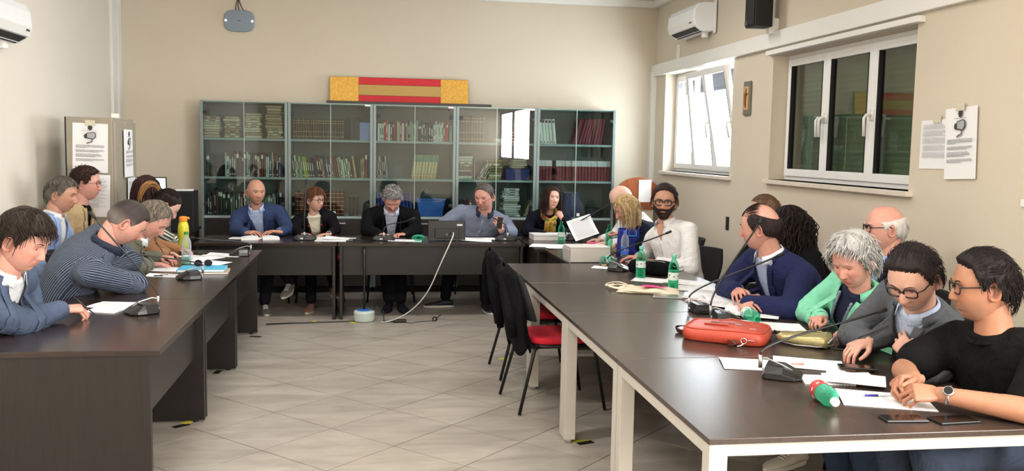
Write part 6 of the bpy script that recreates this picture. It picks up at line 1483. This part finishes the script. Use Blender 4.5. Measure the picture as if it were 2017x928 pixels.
        def dr(P_, ph, q):
            if st == 'pony': return np.array([P_[0]*-.5, -1, .15])
            crown = np.array([0, -.05, .12]); d = P_-crown; 
            if st == 'sweep' and P_[2] > .045 and P_[1] > -.03: d = np.array([P_[0]*3+.25*part, -1, .25])
            elif P_[2] > .06: d = d*np.array([1, 1, 0])+np.array([part*(.05), .06 if st in ('crop',) else .02, 0])
            else: d = np.array([P_[0]*.4, -.3*(1 if st != 'crop' else -.2), -1.])
            return d+np.array([q.uniform(-.012, .012), q.uniform(-.012, .012), q.uniform(-.006, .006)])
        if n: strands('hair_strands', n, st_pt, dr, {'curly': .032, 'pony': .07, 'crop': .055, 'fluff': .055, 'short': .026, 'sweep': .046}.get(st, .038), {'curly': .0036, 'fluff': .0028}.get(st, .0019), col, segs=6 if st == 'fluff' else 5, hug={'fluff': 1.10, 'curly': 1.12, 'crop': 1.045, 'sweep': 1.05}.get(st, 1.03), sides=4, gravity=.02, curl={'curly': .9, 'fluff': .35, 'sweep': .28}.get(st, .08), seed=int(rr.uniform(0, 999)), off=thick*.80+.0005, colf=(lambda q: col*(1-q.random()*1)+np.array(lin(*o['mixcol']))*q.random() if q.random() < .55 else col) if o.get('mixcol') else None)
    if st == 'fringe':      # horseshoe of hair, bald crown
        top = o.get('top', .052)
        msk = lambda v, ph: smooth01((v[:, 2]-lines(v, ph, .2, .075, -.008, -.068))/.012)*smooth01((top-v[:, 2]+o.get('crown', .02)*np.maximum(0, -v[:, 1]/.1))/.018)*smooth01((np.abs((ph+pi) % (2*pi)-pi)-(.80+4.2*np.maximum(0, v[:, 2])))/.12)
        shell('hair', msk, lambda v, ph: o.get('thick', .009)+0*v[:, 2], col, None, seed=rr.uniform(0, 9), amp=.25)
        def st_pt(q):
            for _ in range(60):
                th = math.acos(1-q.random()*1.8); ph = q.uniform(-pi, pi); P_ = head_surface(np.array([th]), np.array([ph]), fat, fem)
                if msk(P_, np.array([ph]))[0] > .8: return th, ph
        strands('hair_strands', 420, st_pt, lambda P_, ph, q: np.array([0, -.6, -.7]), .032, .0019, col, seed=3, off=o.get('thick', .009)*.7)
        if o.get('wisps'):
            strands('crown_wisps', 800, lambda q: (q.uniform(.30, .98), q.uniform(-1.5, 1.5)), lambda P_, ph, q: np.array([.3*P_[0], -1, 0]), .035, .0010, col, seed=9, off=.002, hug=1.01, sides=3, segs=4)
    if st in ('bob', 'long', 'lobe'):
        L_, r_, cu, gr, n2 = {'bob': (.20, .0046, .10, .30, 380), 'long': (.50, .0052, .75, .35, 420), 'lobe': (.27, .0046, .48, .32, 400)}[st]
        L_ = o.get('len', L_); n2 = o.get('nlong', n2); side_open = o.get('face_open', 1.0)
        def sp_(q):
            th = math.acos(1-q.random()*1.05); ph = q.uniform(-pi, pi)
            if abs(ph) < side_open*(.55 if th > .7 else .0): return None
            return th, ph
        def dr2(P_, ph, q):
            d = np.array([P_[0]*1.2+.02*np.sign(P_[0]), P_[1]*.9-(.05 if P_[1] > -.02 else 0), -.02 if P_[2] > .08 else -.12]); return d
        mc = o.get('mixcol'); strands('long_hair', n2, sp_, dr2, L_+.09, r_, col, gravity=gr, curl=cu, segs=14 if st == 'bob' else 18, seed=int(rr.uniform(0, 999)), off=.012, colf=(lambda q: (col if q.random() < .5 else np.array(lin(*mc)))) if mc else None, sides=5)
        if st == 'long': strands('long_hair', 160, lambda q: (q.uniform(.9, 1.9), q.uniform(1.6, 4.6)), lambda P_, ph, q: np.array([P_[0]*2, P_[1]*1.2, -.12]), L_*.95, .0065, col, gravity=.3, curl=cu, segs=18, seed=5, off=.022, sides=5)
    if st == 'pony':
        c = Vector(to_w((0, -.125, .055))); mb = MB(); q = random.Random(4); cs = []
        for a in range(60):
            p = np.array([q.uniform(-.012, .012), -.105, .058+q.uniform(-.01, .01)]); d = unit(np.array([q.uniform(-.3, .3), -1, .35+q.uniform(-.2, .2)])); pts = []
            for i in range(10): pts.append(Vector(to_w(p))); p = p+d*.026; d = unit(d+np.array([q.uniform(-.06, .06), .0, 0])+o['_g']*.42)
            n0 = len(mb.v); mb.tube(pts, [.004]*7+[.003, .002, .001], 5); cs += [(np.array(lin(*o.get('tailcol', (140, 96, 56)))))*q.uniform(.6, 1.3)]*(len(mb.v)-n0)
        ob = mb.build('ponytail', M['hair'], root, smooth=True); tint_me(ob.data, np.array(cs)); MB().tube([Vector(to_w((.02*math.cos(a), -.108, .06+.02*math.sin(a)))) for a in [2*pi*i/12 for i in range(12)]], .006, 6, closed=True).build('hair_tie', M['black_matte'], root, smooth=True)
    if o.get('beard'):
        bc = lin(*o['beard'])
        def bm_(v, ph):
            a = np.abs((ph+pi) % (2*pi)-pi); m = smooth01((-.030-v[:, 2]+.030*smooth01((a-.5)/.7))/.012)*smooth01((1.65-a)/.15)*smooth01((v[:, 2]+.118)/.006)
            lips = np.exp(-(v[:, 0]/.020)**4-((v[:, 2]+.0565)/.0085)**4); return m*(1-lips)*(v[:, 1] > -.02)
        shell('beard', bm_, lambda v, ph: .0045+.004*smooth01((-v[:, 2]-.07)/.03), bc, None, 96, 110, 3, .45)
def H_(p, d, n=(0, 0, 1), pose='relaxed', **k): return dict(p=p, d=d, n=n, pose=pose, **k)
def FB(name, c, **k): return dict(name=name, col=lin(*c), **k)
WHITE = FB('white_shirt', (226, 228, 232), rough=.75); PALEBLUE = FB('pale_blue_shirt', (176, 194, 226))
T_ = TH+.022
PP = {}
def P(key, *a, **k): PP[key] = person(*a, **k); return PP[key]
# --- left desks
P(1, 'person in blue-grey blazer and white shirt writing at the nearest left desk', (-1.97, 4.70), (-1.63, 4.62, 1.18), 1.16, -12, (-14, 24, 2),
  (H_((-1.56, 4.94, T_+.04), (.90, .42, .0), (.1, -.25, 1), 'pen', pole=(-.1, -.8, -.7)), H_((-1.72, 4.98, T_+.02), (.2, -.95, 0), (0, 0, 1), 'relaxed', pole=(-.1, .9, -.5))),
  dict(kind='blazer', cloth=FB('slate_blazer', (70, 82, 104)), shirt=WHITE, v=(.18, .085), open=True, pocket=True), dict(hair='crop', haircol=(44, 34, 28), skin='rosy', fat=.25, eyes=.9, thick=.026))
P(2, 'person in dark pinstriped shirt leaning on crossed arms at the left desks', (-1.96, 6.04), (-1.48, 5.88, 1.168), 1.16, 8, (18, 42, -4),
  (H_((-1.60, 6.12, T_+.06), (-.25, 1, .1), (.6, 0, .8), 'relaxed', pole=(.5, -1, -.3)), H_((-1.66, 6.06, T_+.10), (-.3, -.9, .1), (.5, 0, .8), 'rest', pole=(.4, 1, -.3))),
  dict(kind='shirt', cloth=FB('pinstripe', (44, 52, 70), stripes=(lin(140, 150, 166), .0105, .20)), collar_cloth=FB('pinstripe_plain', (40, 48, 64)), placket=False), dict(hair='buzz', haircol=(56, 48, 46), grey=(104, 96, 92), skin='rosy', fat=.75, eyes=1, stubble=.25, thick=.007))
P(3, 'person with grey hair in olive-grey blazer reading at the left desks', (-1.97, 6.92), (-1.50, 6.66, 1.125), 1.12, -2, (-14, 44, 0),
  (H_((-1.60, 6.98, T_+.01), (.9, .3, .0), (0, 0, 1), 'rest', pole=(0, -.8, -.8)), H_((-1.58, 7.26, T_+.03), (.8, -.4, .0), (0, 0, 1), 'relaxed', pole=(0, .8, -.8))),
  dict(kind='blazer', cloth=FB('olive_blazer', (96, 96, 84)), shirt=WHITE, v=(.25, .07)), dict(hair='short', haircol=(108, 98, 86), mixcol=(150, 146, 138), grey=(128, 124, 118), skin='rosy', recede=.008, fat=.15, eyes=1, thick=.009))
P(4, 'person with dark ponytail, tan vest and patterned blouse bent over the left desks', (-1.97, 7.58), (-1.56, 7.36, 1.175), 1.02, 5, (12, 42, 0),
  (H_((-1.62, 7.62, T_+.02), (.9, .3, -.1), (0, 0, 1), 'relaxed', pole=(0, -.8, -.8)), H_((-1.55, 7.85, T_+.02), (.85, -.4, 0), (0, 0, 1), 'relaxed', pole=(0, .8, -.8))),
  dict(kind='blazer', cloth=FB('tan_vest', (150, 104, 66)), shirt=FB('zigzag_blouse', (226, 222, 206), stripes=(lin(40, 56, 44), .022, .45)), v=(.2, .10), open=True, collar=False), dict(hair='pony', haircol=(34, 26, 24), tailcol=(150, 108, 66), skin='light', female=True, eyes=1))
P(5, 'person with dark brown bob seen from behind before the lit monitor', (-2.12, 8.35), (-1.90, 8.22, 1.235), 1.06, 60, (70, 12, 0),
  (H_((-1.72, 8.62, T_), (.5, .8, 0), (0, 0, 1), 'rest'), H_((-2.1, 8.72, T_-.2), (0, 1, 0), (0, 0, 1), 'rest')),
  dict(kind='blouse', cloth=FB('zigzag_knit', (214, 212, 196), stripes=(lin(44, 58, 46), .03, .5))), dict(hair='bob', haircol=(50, 28, 26), skin='light', female=True, len=.12))
P('b1', 'person in light blue blazer and white shirt sitting by the left wall', (-2.50, 7.30), (-2.32, 7.39, 1.248), 1.10, -8, (-6, 12, 0),
  (H_((-2.15, 7.10, .66), (.9, 0, -.2), (0, 0, 1), 'rest'), H_((-2.15, 7.5, .66), (.9, 0, -.2), (0, 0, 1), 'rest')),
  dict(kind='blazer', cloth=FB('sky_blazer', (142, 168, 212)), shirt=WHITE, v=(.25, .085)), dict(hair='short', haircol=(88, 80, 74), mixcol=(130, 126, 120), grey=(122, 116, 110), skin='tan', eyes=.3, feet=[(.04, .11), (.04, -.11)], thick=.013, fat=.2))
P('b2', 'person with glasses in beige blazer sitting before the locker', (-2.50, 7.92), (-2.30, 7.93, 1.308), 1.10, -4, (2, 4, 0),
  (H_((-2.15, 7.75, .66), (.9, 0, -.2), (0, 0, 1), 'rest'), H_((-2.15, 8.1, .66), (.9, 0, -.2), (0, 0, 1), 'rest')),
  dict(kind='blazer', cloth=FB('beige_blazer', (176, 152, 112)), shirt=FB('black_tee', (30, 28, 30)), v=(.35, .07), collar=False), dict(hair='curly', haircol=(52, 34, 28), skin='rosy', eyes=.1, glasses=dict(col=(60, 30, 26), t=.0016), fat=.35, feet=[(.04, .11), (.04, -.11)], thick=.019))
# --- head table
P(8, 'bald person in blue blazer and pale blue shirt at the head table', (-1.10, 9.98), (-1.16, 9.68, 1.165), 1.10, -92, (-66, 6, 0),
  (H_((-1.22, 9.36, T_+.02), (.7, -.5, .1), (0, -.3, 1), 'rest', pole=(-.45, .3, -.9)), H_((-.90, 9.36, T_+.03), (-.8, -.3, .1), (0, 0, 1), 'rest', pole=(.45, .3, -.9))),
  dict(kind='blazer', cloth=FB('blue_blazer', (46, 62, 98)), shirt=FB('lightblue_shirt', (178, 196, 232)), v=(.12, .08), open=True), dict(hair='none', browcol=(120, 84, 62), skin='tan', eyes=.45, stubble=.25, feet=[(.68, -.34), (.72, -.10)], lift=(.20, 0), shoe=(112, 108, 98), sole=(190, 186, 176), laces=True, toe=(-10, 0), knee={1: (.44, -.04, .66)}, trousers=FB('dark_trousers', (30, 30, 36))))
P(9, 'person with short brown hair, round glasses and dark red bead necklace at the head table', (-.55, 10.02), (-.57, 9.74, 1.085), .98, -88, (-42, 4, 0),
  (H_((-.68, 9.44, T_), (.6, -.3, 0), (0, 0, 1), 'rest', pole=(-.45, .3, -.9)), H_((-.42, 9.44, T_), (-.7, -.3, 0), (0, 0, 1), 'rest', pole=(.45, .3, -.9))),
  dict(kind='blazer', cloth=FB('black_jacket', (30, 28, 32)), shirt=FB('cream_top', (222, 216, 196)), v=(.0, .085), open=True, collar=False), dict(hair='crop', haircol=(98, 66, 44), mixcol=(120, 84, 58), skin='light', female=True, eyes=.2, glasses=dict(col=(34, 18, 20), size=(.022, .019), sq=.9, t=.0026), thick=.026, shoe=(130, 96, 86), sole=(196, 184, 170), feet=[(.70, .06), (.74, -.16)], lift=(0, .16), fat=.2))
P(10, 'person with curly grey hair in black suit looking down at the head table', (.22, 10.0), (.225, 9.60, 1.115), 1.12, -90, (-86, 46, 0),
  (H_((.10, 9.36, T_+.005), (.7, -.5, 0), (0, 0, 1), 'curl', pole=(-.45, .3, -.9)), H_((.34, 9.36, T_+.01), (-.8, -.4, 0), (0, 0, 1), 'curl', pole=(.45, .3, -.9))),
  dict(kind='blazer', cloth=FB('black_suit', (24, 24, 28)), shirt=FB('ice_shirt', (200, 208, 232)), v=(.0, .075), open=True), dict(hair='curly', haircol=(104, 100, 98), mixcol=(196, 194, 192), grey=(96, 92, 90), skin='rosy', eyes=1, stubble=.3, recede=-.008, feet=[(.66, .03), (.68, -.09)], shoe=(24, 26, 36), sole=(20, 20, 24), laces=False, sw=1.05, fat=.25))
P(11, 'heavy person in grey-blue checked shirt speaking at the head table', (1.13, 9.92), (1.19, 9.58, 1.145), 1.16, -96, (-122, 16, 0),
  (H_((.84, 9.44, T_+.0), (.4, -.5, 0), (0, 0, 1), 'rest', pole=(-.9, .3, -.6)), H_((1.33, 9.30, T_+.07), (-.35, -.15, .9), (.2, -1, 0), 'curl', pole=(.45, .3, -.9))),
  dict(kind='shirt', cloth=FB('chambray', (112, 120, 142), stripes=(lin(132, 140, 160), .006, .5)), collar_cloth=FB('navy_collar', (44, 48, 66)), cut=.86), dict(hair='short', haircol=(92, 84, 80), grey=(130, 126, 124), mixcol=(120, 116, 112), skin='rosy', fat=1.0, eyes=.6, recede=.012, thick=.010, glasses=dict(col=(120, 30, 34), half=True, z=-.004, size=(.02, .014)), feet=[(.46, .30), (.68, -.12)], shoe=(26, 28, 36), sole=(200, 198, 192), footdir=(178, -80), trousers=FB('dark_trousers', (30, 30, 36))))
P(12, 'person with dark straight hair and yellow patterned scarf, chin on hand', (1.93, 9.95), (1.915, 9.60, 1.13), 1.02, -92, (-76, -6, 8),
  (H_((1.80, 9.30, T_+.02), (.7, -.3, .1), (0, 0, 1), 'relaxed', pole=(-1, .1, -.6)), H_((2.00, 9.44, .940), (-.42, .10, .90), (.3, -1, .1), 'fist', pole=(.8, -.3, -.9))),
  dict(kind='blazer', cloth=FB('navy_cardigan', (26, 28, 44)), shirt=FB('dark_top', (34, 34, 44)), v=(.25, .09), collar=False), dict(hair='lobe', haircol=(48, 30, 26), skin='light', female=True, len=.13, face_open=1.25, eyes=.05, iris=lin(60, 40, 30)))
# --- right tables
P(13, 'bald person bending behind the blonde person near the lectern', (2.78, 8.90), (2.46, 8.78, 1.185), 1.12, 180, (188, 40, 0),
  (H_((2.30, 8.95, T_), (-.9, 0, 0), (0, 0, 1), 'rest'), H_((2.30, 8.62, T_), (-.9, 0, 0), (0, 0, 1), 'rest')),
  dict(kind='shirt', cloth=WHITE, placket=False), dict(hair='none', browcol=(150, 130, 110), skin='pale', eyes=1, fat=.1))
P(14, 'person with wavy blonde hair in navy top reading raised pages', (2.72, 8.04), (2.29, 7.98, 1.128), 1.06, 178, (176, 22, 0),
  (H_((2.32, 8.34, T_+.12), (-.9, .2, .25), (.2, 0, 1), 'curl', pole=(0, .5, -1)), H_((2.30, 8.10, T_+.05), (-.9, .3, 0), (0, 0, 1), 'curl', pole=(0, -.5, -1))),
  dict(kind='blouse', cloth=FB('navy_blouse', (24, 30, 58))), dict(hair='lobe', haircol=(176, 148, 106), mixcol=(212, 192, 150), skin='rosy', female=True, len=.11, eyes=.9, face_open=1.6, nlong=360))
P(15, 'bearded person in white shirt and dark glasses turned to the camera', (2.53, 7.10), (2.36, 7.14, 1.25), 1.13, 205, (-112, 3, 2),
  (H_((2.22, 7.34, T_+.02), (-.9, .1, 0), (0, 0, 1), 'rest', pole=(.2, .9, -.6)), H_((2.26, 7.0, T_+.025), (-.8, .6, 0), (0, 0, 1), 'relaxed', pole=(.3, -.8, -.8))),
  dict(kind='shirt', cloth=FB('white_linen', (224, 222, 222)), v=(.78, .05), inner=FB('skin_cloth', (200, 150, 128)), cut=.90, gap=34), dict(hair='sweep', haircol=(42, 30, 26), skin='tan', beard=(46, 32, 28), eyes=.15, glasses=dict(col=(30, 14, 14), t=.0036, size=(.026, .019), sq=.62), thick=.018, recede=.006, grey=(38, 28, 26)))
P(16, 'person with thinning brown hair and black coat, mostly hidden behind the blue blazer', (3.02, 6.38), (2.88, 6.38, 1.226), 1.08, 185, (160, 0, 0),
  (H_((2.62, 6.35, .70), (-.9, 0, 0), (0, 0, 1), 'rest'), H_((2.62, 6.05, .70), (-.9, 0, 0), (0, 0, 1), 'rest')),
  dict(kind='blazer', cloth=FB('black_coatcloth', (26, 26, 30)), shirt=WHITE), dict(hair='short', haircol=(110, 84, 68), skin='rosy', glasses=dict(col=(40, 30, 26)), thick=.006, feet=[(.04, .11), (.04, -.11)]))
P(17, 'person with very long curly black hair seen from behind the blue blazer', (2.98, 5.72), (2.84, 5.88, 1.165), 1.08, 175, (158, 0, 0),
  (H_((2.60, 5.8, .70), (-.9, 0, 0), (0, 0, 1), 'rest'), H_((2.60, 5.3, .70), (-.9, 0, 0), (0, 0, 1), 'rest')),
  dict(kind='blouse', cloth=FB('black_blouse', (26, 26, 30))), dict(hair='long', haircol=(26, 20, 20), mixcol=(44, 32, 30), skin='light', female=True, len=.46, face_open=.9, feet=[(.04, .11), (.04, -.11)]))
P(18, 'balding person in navy blue blazer leaning on folded arms, turned away', (2.66, 5.34), (2.34, 5.24, 1.215), 1.16, 190, (146, 10, 6),
  (H_((2.24, 5.30, T_+.06), (-.35, -.9, 0), (-.4, 0, .9), 'rest', pole=(-.1, 1, -.7)), H_((2.16, 5.02, T_+.03), (-.1, -.95, .0), (-.5, 0, .85), 'rest', pole=(-.1, -1, -.6))),
  dict(kind='blazer', cloth=FB('navy_blazer', (28, 34, 74)), shirt=FB('blue_stripe_shirt', (120, 144, 200), stripes=(lin(220, 226, 240), .009, .4)), v=(.15, .085)), dict(hair='fringe', haircol=(40, 28, 28), skin='rosy', fat=.5, eyes=.5, top=.088, crown=-.045, thick=.014, wisps=True))
P(19, 'silver-haired person in mint green jacket and pearl strand looking down', (2.68, 4.62), (2.45, 4.33, 1.12), 1.12, 188, (206, 25, 0),
  (H_((2.36, 4.46, T_+.045), (-.75, -.6, .1), (0, .2, 1), 'curl', pole=(0, 1, -.5)), H_((2.38, 4.14, T_+.03), (-.75, .6, .1), (0, -.2, 1), 'curl', pole=(.1, -1, -.4))),
  dict(kind='blazer', cloth=FB('mint_jacket', (126, 206, 172)), shirt=FB('navy_top', (34, 40, 66)), v=(.12, .085), open=True, collar=False), dict(hair='fluff', haircol=(168, 166, 164), mixcol=(208, 207, 206), skin='rosy', female=True, eyes=1, thick=.034, fat=.4, shoe=(222, 214, 202), sole=(226, 222, 214), laces=True, trousers=FB('black_leggings', (24, 24, 28)), feet=[(.42, .12), (.38, -.08)]))
P(20, 'person with white fringe hair and black glasses behind the silver-haired person', (3.05, 4.95), (2.93, 4.86, 1.245), 1.10, 180, (168, 4, 0),
  (H_((2.62, 5.05, .70), (-.9, 0, 0), (0, 0, 1), 'rest'), H_((2.66, 4.75, .70), (-.9, 0, 0), (0, 0, 1), 'rest')),
  dict(kind='blazer', cloth=FB('midnight_jacket', (34, 38, 60)), shirt=FB('lilac_shirt', (136, 158, 214)), v=(.2, .09), open=True), dict(hair='fringe', haircol=(204, 200, 198), skin='rosy', fat=.4, eyes=.3, top=.05, thick=.010, feet=[(.04, .11), (.04, -.11)], glasses=dict(col=(16, 16, 18), t=.0028)))
P(21, 'dark-haired person with glasses in grey blazer reaching for a phone', (2.62, 3.92), (2.30, 3.57, 1.14), 1.16, 190, (212, 32, 0),
  (H_((2.24, 3.80, T_+.065), (-.9, -.3, -.22), (0, 0, 1), 'relaxed', pole=(0, 1, -.6)), H_((2.30, 3.58, T_+.06), (.1, .85, .35), (-.85, -.1, .5), 'rest', pole=(.3, -.7, -.8))),
  dict(kind='blazer', cloth=FB('grey_blazer', (84, 88, 94)), shirt=FB('paleblue_shirt2', (180, 196, 222)), v=(.2, .075)), dict(hair='sweep', haircol=(36, 28, 28), skin='light', eyes=1, stubble=.3, glasses=dict(col=(26, 12, 14), t=.003, size=(.025, .018), sq=.65), thick=.020, grey=(50, 42, 40), trousers=FB('jeans', (52, 64, 88)), fat=.1))
P(22, 'person in black t-shirt with clasped hands and steel watch, nearest on the right', (2.54, 3.22), (2.37, 3.22, 1.158), 1.13, 188, (163, 6, 0),
  (H_((2.06, 3.15, T_+.055), (-.95, -.15, .05), (.1, .6, .7), 'curl', pole=(.2, .9, -.6)), H_((2.06, 3.00, T_+.04), (-.95, .3, .05), (-.1, -.6, .75), 'curl', pole=(.3, -1, -.5))),
  dict(kind='tee', cloth=FB('black_tshirt', (26, 26, 28))), dict(hair='sweep', haircol=(26, 20, 20), skin='deep', eyes=.3, fat=.6, stubble=.3, glasses=dict(col=(20, 16, 18), t=.0026), thick=.020, trousers=FB('dark_jeans', (50, 60, 78))))
def extras():
    # watches
    def watch(key, arm, label, big):
        p = PP[key]; SH_, E, Wp, d, n, s, hd = p['arms'][arm]; u = Vector(unit(Wp-E)); c = Vector(Wp)-u*.035; r_ = .036 if big else .026
        t = thing('wristwatch', label, 'watch', c); q = u.to_track_quat('Z', 'Y').to_matrix().to_4x4()
        MB().tube([q @ Vector((r_*math.cos(a), r_*math.sin(a), 0)) for a in [2*pi*k/24 for k in range(24)]], .0075, 8, closed=True, flat=.35).build('strap', M['chrome'], t, smooth=True)
        nn = Vector(n); nn = (nn-u*nn.dot(u)).normalized()
        if big: nn = (nn+Vector((-.1, -.9, .3))).normalized(); nn = (nn-u*nn.dot(u)).normalized()
        T = Matrix.Translation(nn*(r_+.003)) @ nn.to_track_quat('Z', 'Y').to_matrix().to_4x4()
        MB().lathe([(.001, -.003), (.019, -.003), (.020, .003), (.017, .006)], 24, T, cap=True).build('watch_case', M['chrome'], t); MB().lathe([(.001, .0062), (.0155, .0062), (.0155, .0068), (.001, .0068)], 20, T).build('dial', M['black_gloss'] if big else M['white_plastic'], t)
    watch(22, 1, 'steel wristwatch with dark dial on the arm of the person in black', True)
    watch(19, 1, 'small white wristwatch of the silver-haired person', False)
    # scarf
    p = PP[12]; m = nt('patterned_scarf'); M['scarf'] = m[0]; t = m[1]; b = m[2]; L = t.links; b.inputs['Roughness'].default_value = .8
    tc = N(t, 'ShaderNodeTexCoord'); vo = N(t, 'ShaderNodeTexVoronoi', Scale=26.0); L.new(tc.outputs['Object'], vo.inputs['Vector']); cr = N(t, 'ShaderNodeValToRGB'); cr.color_ramp.interpolation = 'CONSTANT'; el = cr.color_ramp.elements
    el[0].position = 0; el[0].color = (*lin(206, 150, 40), 1); el[1].position = .25; el[1].color = (*lin(120, 130, 60), 1)
    for q, c in ((.42, (196, 170, 110)), (.58, (190, 80, 60)), (.72, (214, 170, 60)), (.88, (80, 40, 60))): e = el.new(q); e.color = (*lin(*c), 1)
    L.new(vo.outputs['Color'], cr.inputs[0]); L.new(cr.outputs[0], b.inputs['Base Color'])
    nb, TF, TX, U, k, org = p['nb'], p['TF'], p['TX'], p['U'], p['k'], p['org']; rows = []
    for i in range(25):
        a = 2*pi*i/24; c = nb+U*(.018-.035*math.cos(a))+TF*.018; d = TF*math.cos(a)+TX*math.sin(a); rows.append([Vector(c+d*(.078+.020*math.cos(b2))+U*(.032*math.sin(b2)+.006*math.sin(a*5+b2*2))-org) for b2 in [2*pi*q/14 for q in range(15)]])
    MB().grid(rows).build('scarf', M['scarf'], p['root'], smooth=True)
    for s, ln in ((-.5, .30), (.5, .34)):
        rows = []
        for i in range(12):
            v = i/11; c = nb+TF*(.125-.0*v)-U*(ln*v)+TX*(s*.05*(1-.3*v))+TF*(.02*math.sin(v*3)); w = .035+.02*v; rows.append([Vector(c+TX*(w*j/4)+TF*(.012*math.cos(j*1.3+v*4))-org) for j in range(-4, 5)])
        MB().grid(rows).build('scarf_end', M['scarf'], p['root'], smooth=True, solid=.006)
    # necklaces
    p = PP[9]; nb, TF, TX, U, org = p['nb'], p['TF'], p['TX'], p['U'], p['org']; mb = MB(); m2 = MB()
    pts = [Vector(nb+TX*(.075*math.cos(a))+TF*(.055+.10*abs(math.sin(a)))-U*(.02+.16*abs(math.sin(a))**1.5)-org) for a in [pi*k/20 for k in range(21)]]
    mb.tube(pts, .003, 6).build('necklace_cord', M['black_matte'], p['root'], smooth=True)
    for q in (3, 6, 8, 10, 12, 14, 17):
        m2.lathe([(.001, -.011), (.009, -.006), (.011, 0), (.009, .006), (.001, .011)], 10, Matrix.Translation(pts[q]+Vector(TF)*.006))
    m2.build('beads', pmat((150, 24, 30), .3), p['root'], smooth=True)
    p = PP[19]; nb, TF, TX, U, org = p['nb'], p['TF'], p['TX'], p['U'], p['org']; m2 = MB()
    for s in (-1, 1):
        m2.tube([Vector(nb+TX*s*(.055-.01*v)+TF*(.075+.065*math.sin(v*pi*.6))-U*(.02+.26*v)-org+np.array([0, 0, .004*math.sin(v*60)])) for v in [i/24 for i in range(25)]], [.007+.002*(i % 2) for i in range(25)], 7)
    m2.build('necklace', pmat((150, 160, 178), .3, .3), p['root'], smooth=True)
    # pen in the hand of the writing person, phone in hands
    p = PP[1]; SH_, E, Wp, d, n, s, hd = p['arms'][0]; c = Wp+unit(d)*.10+np.array([0, 0, .01]); t = thing('pen', 'dark ballpoint pen in the hand of the writing person', 'pen', c); MB().tube([(-.05, -.01, .05), (.0, 0, .0), (.045, .01, -.045), (.052, .012, -.052)], [.004, .004, .004, .001], 8).build('barrel', M['black_plastic'], t, smooth=True)
    t = thing('pen', 'thin dark pen clipped into the blue-grey blazer pocket', 'pen', PP[1]['sp'](.62)+PP[1]['TF']*.155-PP[1]['TX']*.10); MB().tube([(0, 0, -.03), (0, 0, .03)], .0035, 8).build('barrel', M['black_plastic'], t)
    t = thing('mobile_phone', 'black phone held by the speaking person beside the microphone', 'phone', (1.315, 9.285, .90)); t.rotation_euler = (R(80), R(12), R(10)); MB().box(-.03, .03, -.06, .06, 0, .009).build('phone_body', M['black_plastic'], t, bevel=.003)
extras()
# --- a chair under every person
seats = [(1, 'under the writing person in blue-grey blazer'), (2, 'under the person in pinstriped shirt'), (3, 'under the person in olive-grey blazer'), (4, 'under the ponytailed person'), (5, 'before the lit monitor'), ('b1', 'by the left wall under the light blue blazer'), ('b2', 'before the locker under the beige blazer'), (8, 'under the bald person in blue blazer'), (9, 'with red back under the person with red necklace'), (10, 'under the person in black suit'), (11, 'under the speaking person in checked shirt'), (12, 'under the person with scarf'), (13, 'under the bald person near the lectern'), (14, 'under the blonde person'), (15, 'under the bearded person in white shirt'), (16, 'under the person in black coat'), (17, 'under the person with long black curls'), (18, 'under the person in navy blazer'), (19, 'under the silver-haired person'), (20, 'under the person with white fringe hair'), (21, 'under the person in grey blazer'), (22, 'under the person in black t-shirt')]
for key, lab in seats:
    p = PP[key]; B = unit(p['TF']*np.array([1, 1, 0])); o = copy_tree(chair0); o['label'] = 'black stacking chair with red seat '+lab if key != 9 else 'stacking chair '+lab
    ang = math.atan2(B[1], B[0]); sh_ = .10 if key in ('b1', 'b2') else .02; o.location = (p['org'][0]+B[0]*sh_, p['org'][1]+B[1]*sh_, 0); o.rotation_euler = (0, 0, ang-pi/2); o['group'] = 'stacking chairs'
    if key in (9,):
        for ch in o.children:
            if ch.name.startswith('backrest'): ch.data = ch.data.copy(); ch.data.materials[0] = M['red_fabric']
for (x, y, a, lab) in [(3.08, 7.05, 185, 'empty black chair behind the bearded person, against the right wall')]:
    o = copy_tree(chair0); o['label'] = lab; o.location = (x, y, 0); o.rotation_euler = (0, 0, R(a-90)); o['group'] = 'stacking chairs'

o = copy_tree(chair0); o['label'] = 'stacking chair under a rumpled black coat, between bearded and navy blazer persons'; o.location = (2.80, 6.30, 0); o.rotation_euler = (0, 0, R(95)); o['group'] = 'stacking chairs'
make_coat('rumpled black coat over the chair behind the second green bottle', 8, (2.80, 6.30, 0), R(95))
